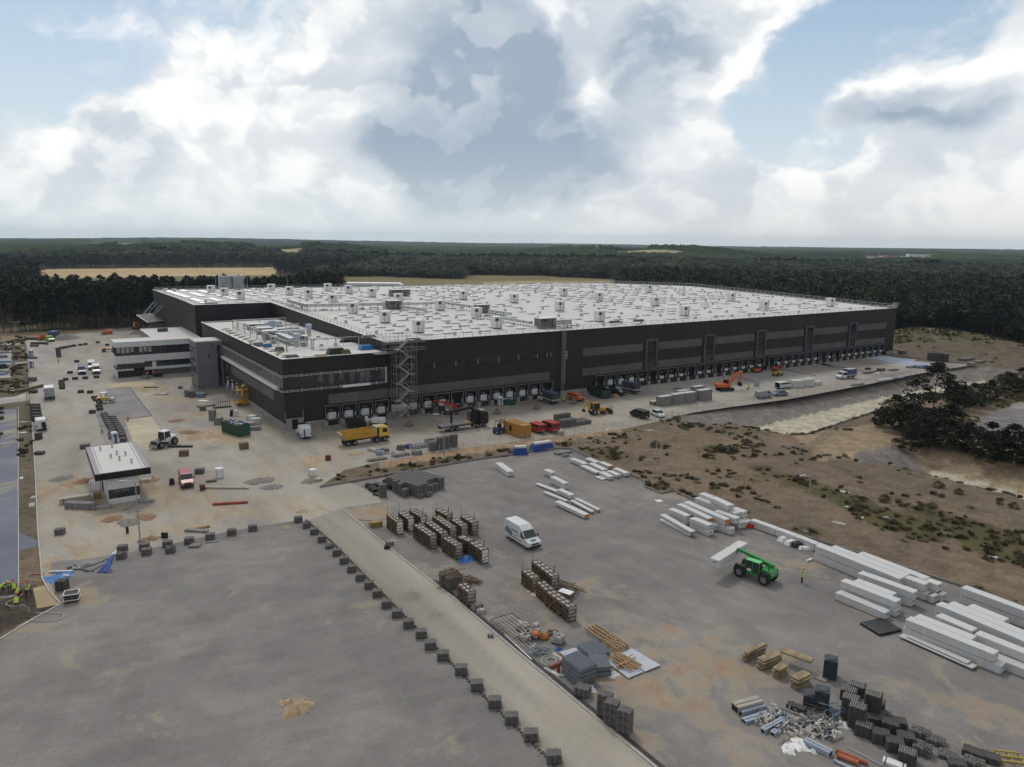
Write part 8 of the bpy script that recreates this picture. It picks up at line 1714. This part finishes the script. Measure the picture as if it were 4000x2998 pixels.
k5=cr(2200,1200,3.685)
for i,(q,d_)in enumerate([((1455,1425),(4.2,1.6,2.3)),((1640,1400),(4.0,1.8,2.5)),((1800,1378),(4.0,1.8,2.5)),((1720,1310),(4,1.6,1.8)),((2015,1350),(4.4,1.8,2.7)),((1930,1290),(3.6,1.6,2.6)),((1330,1415),(3,1.4,.9))]):
 p=G(*k5(*q));item('foil_pack','grey foil topped insulation pack on the right apron, %s from the left'%ordn([1,2,4,3,6,5,0][i]),'pack',None,d_,GYM,TH,p=p+away(p)*.8,grp='grey foil topped packs on the right apron');o=C.objects[-1]
 MB().box(-d_[0]/2+.1,d_[0]/2-.1,-d_[1]/2+.1,d_[1]/2-.1,d_[2],d_[2]+.1).build('foil_top',PKW,o.parent or o)
for i,q in enumerate([(3640,1408),(3655,1410),(3670,1411),(3685,1412)]):item('stone_stack','dark grey stack at the far right end of the yard, %s from the left'%ordn(i),'stack',q,(2.6,2.2,2.6),PC2,TH,grp='four dark stacks at the far right end of the yard')
for q,d_,m,lb in[((3523,1385),(2.6,2,1.4),BR,'brown box near the blue wet concrete'),((3500,1372),(4,1.6,1),GYM,'grey heap of bars right at the warehouse end'),((3775,1408),(7,2.4,.8),BR,'dark beam heap at the corner of the far yard'),((3822,1418),(4,2,.8),GYM,'grey pile at the last fence corner'),((3793,1430),(3,1.5,1.2),CONC,'concrete block by the last fence post'),((3595,1437),(5,2,.9),PBL,'stack of dark blue and white planks on the far yard'),((3560,1437),(4,1.6,.6),GYM,'flat plank pile left of the blue planks'),((3490,1448),(3.6,1.4,.4),M('green_planks',(.07,.1,.09),.7,.2,2),'dark green planks beside the kneeling worker'),((3440,1450),(2.6,1.4,.9),BR,'small brown machine left of the dark green planks'),((3400,1458),(7,.9,.5),BR,'long rubble row along the trench'),((3425,1461),(2.4,1,.3),WHITE,'white sheet at the end of the trench'),((3455,1487),(7,1.4,.5),PKW,'pale long planks along the far fence'),((3515,1478),(4,.8,.3),PBL,'blue pipe piece along the far fence'),((3350,1505),(5,.9,.4),GYM,'grey planks against the fence on the right'),((2955,1510),(2.2,.1,2.0),STEEL,'pale mesh panel standing right of the excavator'),((3180,1500),(2.5,.4,.2),CHAS,'dark bar on the right yard behind the white packs'),((2646,1521),(2.2,1,.4),GYM,'dark lump on the apron before the tall windows'),((2402,1552),(1.6,1.2,.7),WOOD2,'tan board stack behind the long green skip'),((2190,1700),(1,.9,.9),BG,'pale cube left of the paver block behind the fence'),((2775,1460),(2,1.6,2.4),PBL,'blue topped scaffold table in front of the docks'),((3390,1352+92),(2,1,.5),CHAS,'small dark machine between the stone strips'),((2200,1780-8),(3.6,1.2,.4),GYM,'dark plank pile behind the blue covered packs'),((2208,1784),(1.2,.8,.4),GYM,'small grey sack by the lot corner')]:item('yard_pile',lb,'pile',q,d_,m,TH)
GC_=[((975,350),(1110,385),'silver foil roll pile on the small grey pad, left one',.5,BG),((1060,365),(1065,400),'silver foil pack on the small grey pad',.6,PBL),((1085,365),(1140,375),'dark brown crate on the small grey pad',.7,BR),((1090,385),(1200,372),'long grey beam on the small grey pad',.2,CONC),((1175,415),(1325,390),'grey net covered heap on the small grey pad',.5,GYM),((1220,345),(1280,350),'dark covered box on the small grey pad',.9,BR),((1290,335),(1350,330),'blue topped dark box beside it',.7,PB),((1340,390),(1440,385),'dark bags at the right end of the small grey pad',.7,GYM),((960,450),(1135,425),'dark plank bundle at the front of the small grey pad',.3,BR)]
for a,c__,lb,h_,m in GC_:
 w_=cr(1000,1600,2.211);p,q=G(*w_(*a)),G(*w_(*c__));item('pad_pile',lb,'pile',None,(max(1.2,(q-p).length),1.2,h_),m,yaw(p,q)if(q-p).length>1.5 else TH,p=(p+q)/2,taper=.08)
def truss(a,c__,z,label):
 w_=cr(1000,1600,2.211);p,q=G(*w_(*a)),G(*w_(*c__));L=(q-p).length;o=thing('ladder_truss',label,'truss',p,yaw(p,q),'pale lattice trusses by the fence');b=MB()
 for y in(-.25,.25):
  for zz in(z,z+.4):b.bar((0,y,zz),(L,y,zz),.06)
 n=int(L/.6)
 for k in range(n+1):x=k*L/n;b.bar((x,-.25,z),(x,.25,z+.4),.06).bar((x,.25,z),(x,-.25,z+.4),.04)
 b.build('lattice',M('pale_alu',(.5,.52,.54),.4,.1,2),o);MB().box(.2,L-.2,-.3,.3,0,z).build('bearer',WOOD3,o);return o
truss((1330,345),(1500,322),.15,'pale lattice truss lying by the fence stacks, lower one');truss((1350,330),(1550,305),.5,'pale lattice truss behind the lower one');truss((1450,305),(1550,290),1.0,'short raised lattice truss next to the paver stacks')
for q,lb in[((868,1592),'dark upright glazing rack in front of the wing, right one'),((778,1545),'thin dark upright rack behind the blue tank')]:
 o=thing('glazing_rack',lb,'rack',G(*q),R(30));b=MB()
 for k in range(8):b.bar((-1.9+k*.5,-.5,0),(-1.7+k*.5,.3,2.2+.06*k),.09)
 b.bar((-1.9,-.5,.2),(1.9,-.5,.2),.12).bar((-1.8,0,1.2),(1.9,0,1.4),.09);b.build('rack',M('rack_green',(.05,.065,.07),.6,.2,2),o);MB().box(-2,2,-.7,.7,0,.12).build('base',CHAS,o)
SLB=M('slab_tan',(.27,.21,.125),.9,.3,1.5,bump=.5)
def slabs(pts,z,n,label,seed):
 q=[G(*K4(*p),z)for p in pts];c=sum(q,Vector())/4;c.z=0;L=(q[1]-q[0]).length;Wd=(q[3]-q[0]).length;o=thing('slab_stack',label,'slab stack',c,yaw(q[0],q[1]),'tan concrete slab stacks');rr=random.Random(seed);g=z/n
 for i in range(n):MB().box(-L/2,L/2,-Wd/2,Wd/2,0,g*.68).build('slab',SLB,o,(rr.uniform(-.12,.12),rr.uniform(-.12,.12),i*g+.04),rr.uniform(-.06,.06),bevel=.04)
 return o
slabs([(365,150),(660,20),(735,65),(430,175)],1.05,6,'tallest leaning stack of tan slabs, farthest left',1);slabs([(570,265),(830,160),(940,225),(700,305)],1.0,6,'second tan slab stack from the left',2);slabs([(790,385),(920,310),(1110,370),(890,440)],1.0,6,'third tan slab stack, with a white stained top',3);slabs([(1035,530),(1230,440),(1420,500),(1170,580)],1.0,6,'nearest tan slab stack with even layers',4)
o=slabs([(940,270),(1000,215),(1390,440),(1290,490)],.28,1,'long tan slab lying across the two nearest stacks',5);o.location.z=1.02
o=thing('wooden_pallet','pale empty pallet right of the nearest tan slab stack','pallet',G(*K4(1480,545)),R(-38));b=MB()
for k in range(7):b.box(-.65+k*.2,-.52+k*.2,-.55,.55,.1,.14)
for y in(-.5,0,.4):b.box(-.65,.68,y,y+.1,0,.1)
b.build('slats',BG,o)
SM=M('sheet_metal',(.34,.39,.46),.35,.12,1.5,metal=.3)
for i,(a,c__,w_,h_,m,lb)in enumerate([((230,905),(590,810),.75,.75,BG,'tallest stack of pale wrapped metal profiles at the back'),((300,985),(640,890),.6,.5,SM,'blue grey profile bundle in front of the tallest stack'),((365,1130),(720,1020),.5,.3,SM,'long blue grey trough profile in the middle'),((640,1270),(950,1100),.35,.4,SM,'left one of two boxy blue grey profiles'),((780,1320),(1010,1130),.35,.35,SM,'right one of two boxy blue grey profiles'),((1290,1400),(1660,1590),.5,.45,SM,'thick dark blue profile beside the lying ladder')]):
 p,q=G(*K4(*a),h_),G(*K4(*c__),h_);c=(p+q)/2;c.z=0;L=(q-p).length;o=thing('metal_profile',lb,'metal profile',c,yaw(p,q),'metal profiles at the lower right');MB().box(-L/2,L/2,-w_,w_*.2,0,h_).build('profile',m,o);MB().box(-L/2-.01,L/2+.01,-w_+.06,w_*.2-.06,h_*.2,h_*.8).build('hollow',BLACK,o);MB().box(-L/2+.05,L/2-.05,-w_*.5,-w_*.42,h_,h_+.02).build('seam',DSTEEL,o)
p,q=G(*K4(1150,1410)),G(*K4(1560,1650));o=thing('ladder','pale ladder lying on the paving at the lower right','ladder',p,yaw(p,q));L=(q-p).length;b=MB();b.bar((0,-.25,.1),(L,-.25,.1),.07).bar((0,.25,.1),(L,.25,.1),.07);b.build('rail',BG,o);b=MB()
for k in range(12):b.bar((.2+k*L/12,-.25,.1),(.2+k*L/12,.25,.1),.05)
b.build('rungs',BG,o)
lattice(G(*K4(1660,1090)),'tangle of pale blue steel stands among the rubbish',1.2,40,8,mat=M('stand_blue',(.22,.30,.42),.4,.1,2),h=1.0)
lumber('plank_heap','dark slatted planks behind the rubbish field','boards',G(*K4(1040,1090)),2.0,1.0,.4,12,GYM,9,R(-30));lumber('plank_heap','slatted pallets under the rubbish on the right','boards',G(*K4(1370,1060)),2.0,1.2,.4,12,WOOD3,10,R(-40));lumber('yellow_boards','yellow timber offcuts between the metal profiles','boards',G(*K4(900,1290)),1.2,.6,.3,8,M('yellow_timber'),11,R(-20))
r_=random.Random(12);b=MB()
for k in range(420):
 f=r_.random();cx_,cy_=640+f*1050+r_.uniform(-130,130),1130+f*190+r_.gauss(0,75);p=G(*K4(cx_,cy_));b.k=r_.choice([0,0,0,1,1,2,3,4]);s=r_.uniform(.12,.42);z=r_.uniform(0,.3)
 a=[Vector((r_.uniform(-1,1),r_.uniform(-1,1),r_.uniform(-.5,.5))).normalized()*s for _ in range(2)];c=p+Vector((0,0,.12+z));b.quad([c-a[0],c-a[1]*.7,c+a[0],c+a[1]*.7])
 if k%3==0:b.cb(p.x,p.y,z/2+.06,s,s*.6,.1+z,r_.uniform(0,3))
tag(b.build('rubbish',[BG,WHITE,BKF,SM,GYM]),'field of torn white foil, foam and metal scraps at the lower right','rubbish',kind='stuff')
for q,lb,s in[((1200,1510),'heap of white foam boards left of the lying ladder',.9),((1030,1560),'long trail of white foil below the foam heap',.8),((1840,1240),'white paper sheet with a dark patch near the grid stones',.7),((1240,1320),'white canister pile at the end of the dark blue profile',.5),((1390,1620),'single white foam block at the bottom',.3),((960,1480),'grey foil at the foot of the metal scraps',.6)]:rag(G(*K4(*q)),lb,WHITE if 'grey' not in lb else GYM,s,len(lb),h=.3)
K9=cr(3000,2250,2.212)
for i,(a,c__,rr,m,lb)in enumerate([((590,1530),(860,1640),.16,M('pipe_dark_orange',(.28,.09,.05),.5,.1,2),'dark orange plastic pipe at the bottom edge, rear one'),((600,1570),(780,1640),.2,M('pipe_orange',(.42,.13,.06),.5,.1,2),'thick orange plastic pipe at the bottom edge'),((700,1495),(990,1650),.05,STEEL,'thin grey steel pole at the bottom edge'),((570,1610),(760,1700),.12,SM,'pale metal tube at the bottom edge')]):
 p,q=G(*K9(*a)),G(*K9(*c__));o=thing('plastic_pipe',lb,'pipe',p,0,'pipes at the bottom edge');d_=q-p;u_=Vector((0,0,rr+.02));MB().tube([u_,u_+d_],rr,10).build('pipe',m,o);MB().tube([u_-d_*.01,u_+d_*.05],rr*1.18,10).build('collar',m,o)
item('white_tray','white trough cut by the bottom edge of the picture','trough',K9(1090,1640),(1.6,.7,.3),WHITE,R(-35))
k1=cr(0,2080,4.422);BP=M('pipe_blue',(.02,.07,.30),.4,.15,2)
for i in range(9):
 a,c__=(1960+(i%3)*22-i*5,375+i*6),(1680+i*22,712-(i%2)*12);p,q=G(*k1(*a)),G(*k1(*c__));o=thing('blue_pipe','blue plastic pipe of the bundle in the left foreground, %s from its left side'%ordn(i),'pipe',p,0,'bundle of blue plastic pipes');d_=q-p;u_=Vector((0,0,.07+.05*(i%2)));MB().tube([u_,u_+d_*.5+Vector((.04,0,.03)),u_+d_],.055,7).build('pipe',BP,o);MB().tube([u_-d_.normalized()*.9,u_],.06,7).build('white_end',WHITE,o)
def hose(pts,r_,label,mat,c=k1,z=.06):
 P=[G(*c(*q))+Vector((0,0,z))for q in pts];Q=[]
 for i in range(len(P)-1):
  p0,p1,p2,p3=P[max(0,i-1)],P[i],P[i+1],P[min(len(P)-1,i+2)]
  for k in range(5):t=k/5;Q.append(.5*((2*p1)+(p2-p0)*t+(2*p0-5*p1+4*p2-p3)*t*t+(3*p1-p0-3*p2+p3)*t**3))
 Q.append(P[-1]);b=MB().tube(Q,r_,7);return tag(b.build('hose',mat),label,'hose')
hose([(1795,690),(1850,655),(1925,660),(1930,690),(1860,705),(1800,690)],.06,'coiled end of blue hose at the foot of the pipe bundle',BP);hose([(1880,460),(1640,560),(1430,640),(1500,690),(1640,640),(1840,540)],.05,'dark loose hose running left from the blue pipes',M('hose_dark',(.03,.05,.09),.5,.1,2));hose([(1550,550),(1430,590),(1400,650),(1620,680)],.05,'black loop of hose beside the white tubes',BKF)
hose([(610,1408),(850,1405),(1050,1420),(1100,1460),(1020,1525),(800,1552),(540,1535),(400,1590),(270,1650)],.07,'long pale hose looping over the curb in the left foreground',BG);hose([(385,1090),(330,1140),(150,1220),(110,1270),(220,1300),(400,1280),(460,1330),(510,1390)],.06,'pale hose curling around the working crew',BG,z=.15)
for i,(a,c__,rr,m,lb)in enumerate([((850,700),(1270,690),.12,WHITE,'long white tube lying above the blue tarpaulin'),((1090,765),(1210,775),.12,WHITE,'short white tube on the blue tarpaulin'),((1250,650),(1400,645),.14,BG,'pale tube behind the long white tube'),((1160,640),(1240,610),.14,GYM,'short grey tube left of the pale tube'),((1290,550),(1390,640),.09,PBL,'pale blue tube lying steeply behind the others'),((1400,610),(1570,560),.05,BG,'thin pale rod behind the dark hose')]):
 p,q=G(*k1(*a)),G(*k1(*c__));o=thing('plastic_tube',lb,'tube',p,0,'tubes near the blue tarpaulin');d_=q-p;u_=Vector((0,0,rr+.03));MB().tube([u_,u_+d_],rr,10).build('tube',m,o);MB().tube([u_+d_*.985,u_+d_],rr*1.08,10).build('end_ring',STEEL,o)
rag(G(*k1(1010,770)),'bright blue tarpaulin spread over the left kerb',BF,1.5,3,'blue_tarpaulin','tarpaulin',.3);rag(G(*k1(930,840)),'blue tarpaulin tail trailing on the soil',BF,.9,6,'blue_tarpaulin','tarpaulin',.2);item('plank','thin yellow board pointing at the blue tarpaulin','board',k1(720,835),(2.4,.15,.06),M('yellow_timber'),R(2));item('red_hose_box','short red cloth on the dark soil','cloth',k1(650,728),(1.4,.25,.1),M('faded_red',(.30,.07,.05),.7,.2,2),R(5));item('plank','grey boards lying beside the crew at the left edge','board',k1(100,1125),(1.8,.8,.08),GYM,R(20));item('red_bottle','small red bottle between the legs of the crew','bottle',k1(460,1110),(.25,.25,.8),M('bright_red'),0)
r_=random.Random(15)
for i,(q,d_,m)in enumerate([((14,1380),(4,2.5,.6),GYM),((10,1398),(3,2,.8),BR),((22,1417),(4,2,.6),PBL),((34,1438),(2.4,1.6,1.2),BG),((10,1440),(2.6,2,1.4),BKF),((14,1458),(4,2,.8),GYM),((5,1465),(3,2,.6),PBL),((30,1365),(6,.8,.4),GYM)]):item('pad_junk','heap on the pale pad at the left picture edge, %s from the top'%ordn(i if i<7 else 0)if i<7 else 'long board at the top of the pale pad at the left edge','junk',q,d_,m,R(r_.uniform(-20,40)),taper=.15,grp='junk on the pale pad at the left edge')
for q,lb,s in[((97,1691),'white board on the verge near the white van',(2.0,.8)),((95,1650),'tan board on the verge',(2.2,.8)),((84,1869),'white board low on the verge',(1.2,.5)),((132,1944),'pale board on the left kerb',(1.4,.8)),((125,1974),'pale board heap on the verge',(2,.8)),((46,1527),'round white stone on the grass, lower one',(1.2,.9)),((49,1518),'round white stone on the grass, upper one',(1,.7)),((87,1361),'white sheet on the verge grass',(1.6,.8)),((3300,1924),'white foil sheet in the weeds',(1.6,.6)),((3309,1982),'small white scrap in the weeds',(.7,.4)),((3367,2025),'white scrap left of the white roll',(.9,.4)),((3468,2029),'white spotted roll lying in the weeds',(1.6,.8)),((3277,2046),'square manhole cover on the brown ground',(1.8,.9)),((3880,2179),'white triangular scrap far right on the brown ground',(1.2,.6)),((2675,1656),'white boat shaped scrap by the fence corner',(1.6,.6)),((2370,1681),'white rag by the long fence',(1.2,.6)),((2297,1728),'pale ring of hose on the brown ground, left one',(1.2,1)),((2320,1727),'pale ring of hose on the brown ground, right one',(1.2,1)),((2350,1745),'double pale ring of hose on the brown ground',(1.6,1.2)),((2542,1763),'pale scrap in the grass right of the hose rings',(1.4,.5)),((2425,1765),'pale scrap among shrubs near the hose rings',(1.2,.6)),((2360,1708),'dark timber strip on the brown ground',(4.5,.4))]:
 m=WHITE if 'white' in lb else BR if 'dark' in lb else BG
 if 'ring' in lb:p=GT(*q);b=MB().tube([p+Vector((s[0]*.5*math.cos(a*.4),s[0]*.5*math.sin(a*.4),.1))for a in range(17)],.06,5);tag(b.build('hose_ring',m),lb,'hose');continue
 item('ground_scrap',lb,'scrap',None,(s[0],s[1],.12),m,len(lb)*.3,p=GT(*q),taper=.06,lidmat=GYM)
for i,(x,y,w_,h_,c__)in enumerate([(3407,1018,12,7,WHITE),(3424,1018,22,6,WHITE),(3446,1026,14,6,BG),(3475,1020,14,8,M('far_brick',(.3,.17,.12),.8,.1,1)),(3486,1026,16,6,BG),(3510,1026,16,5,M('far_brick')),(3540,1027,14,5,BG),(3560,1022,26,6,M('far_brick')),(3601,1016,38,9,WHITE),(3445,1033,14,5,WHITE),(3580,1032,20,5,BG)]):
 p=G(x,y+6);o=thing('far_building','distant pale building of the village beyond the right wood, %s from the left'%ordn([0,1,3,4,5,6,7,8,10,2,9][i]),'building',p,rnd.uniform(-.3,.3),'village beyond the right wood');MB().box(-w_,w_,-6,6,0,h_+6).build('wall',c__,o);MB().prism([(-w_-1,h_+6),(w_+1,h_+6),(w_-1,h_+9),(-w_+1,h_+9)],-7,7).build('roof',WHITE if w_>20 else M('far_roof',(.22,.14,.11),.8,.1,1),o)
p=G(1455,1124);o=thing('far_shed','long low pale shed right behind the warehouse roof','building',p,.05);MB().box(-24,24,-8,8,0,2.6).build('wall',WHITE,o);MB().prism([(-25,2.6),(25,2.6),(22,4),(-22,4)],-9,9).build('roof',WHITE,o)
for x,t_,lb in[(2078,936,'left'),(2215,943,'right')]:
 d=ray(x,t_);k=5200/math.hypot(d[0],d[1]);o=thing('radio_mast','thin %s radio mast on the horizon'%lb,'mast',Vector((d[0]*k,d[1]*k,0)),0,'masts on the horizon');b=MB();h=HCAM+d[2]*k;b.tube([(0,0,0),(0,0,h)],1.1,4,.6);b.build('mast',GYM,o);MB().tube([(0,0,h*.55),(0,0,h*.7)],2.0,6).build('antenna',GYM,o)
b=MB();b.box(-9800,9800,-700,9800,-40,120)
hz=b.build('haze',M('haze_dummy'));hz.data.materials.clear();hm=bpy.data.materials.new('haze_air');hm.use_nodes=True
t=NT(hm.node_tree);out=t.n('ShaderNodeOutputMaterial');v=t.n('ShaderNodeVolumePrincipled',i_Density=6.5e-5);v.inputs['Color'].default_value=(.68,.82,1,1);v.inputs['Anisotropy'].default_value=.2
t.nt.links.new(v.outputs[0],out.inputs['Volume']);hz.data.materials.append(hm);tag(hz,kind='stuff')
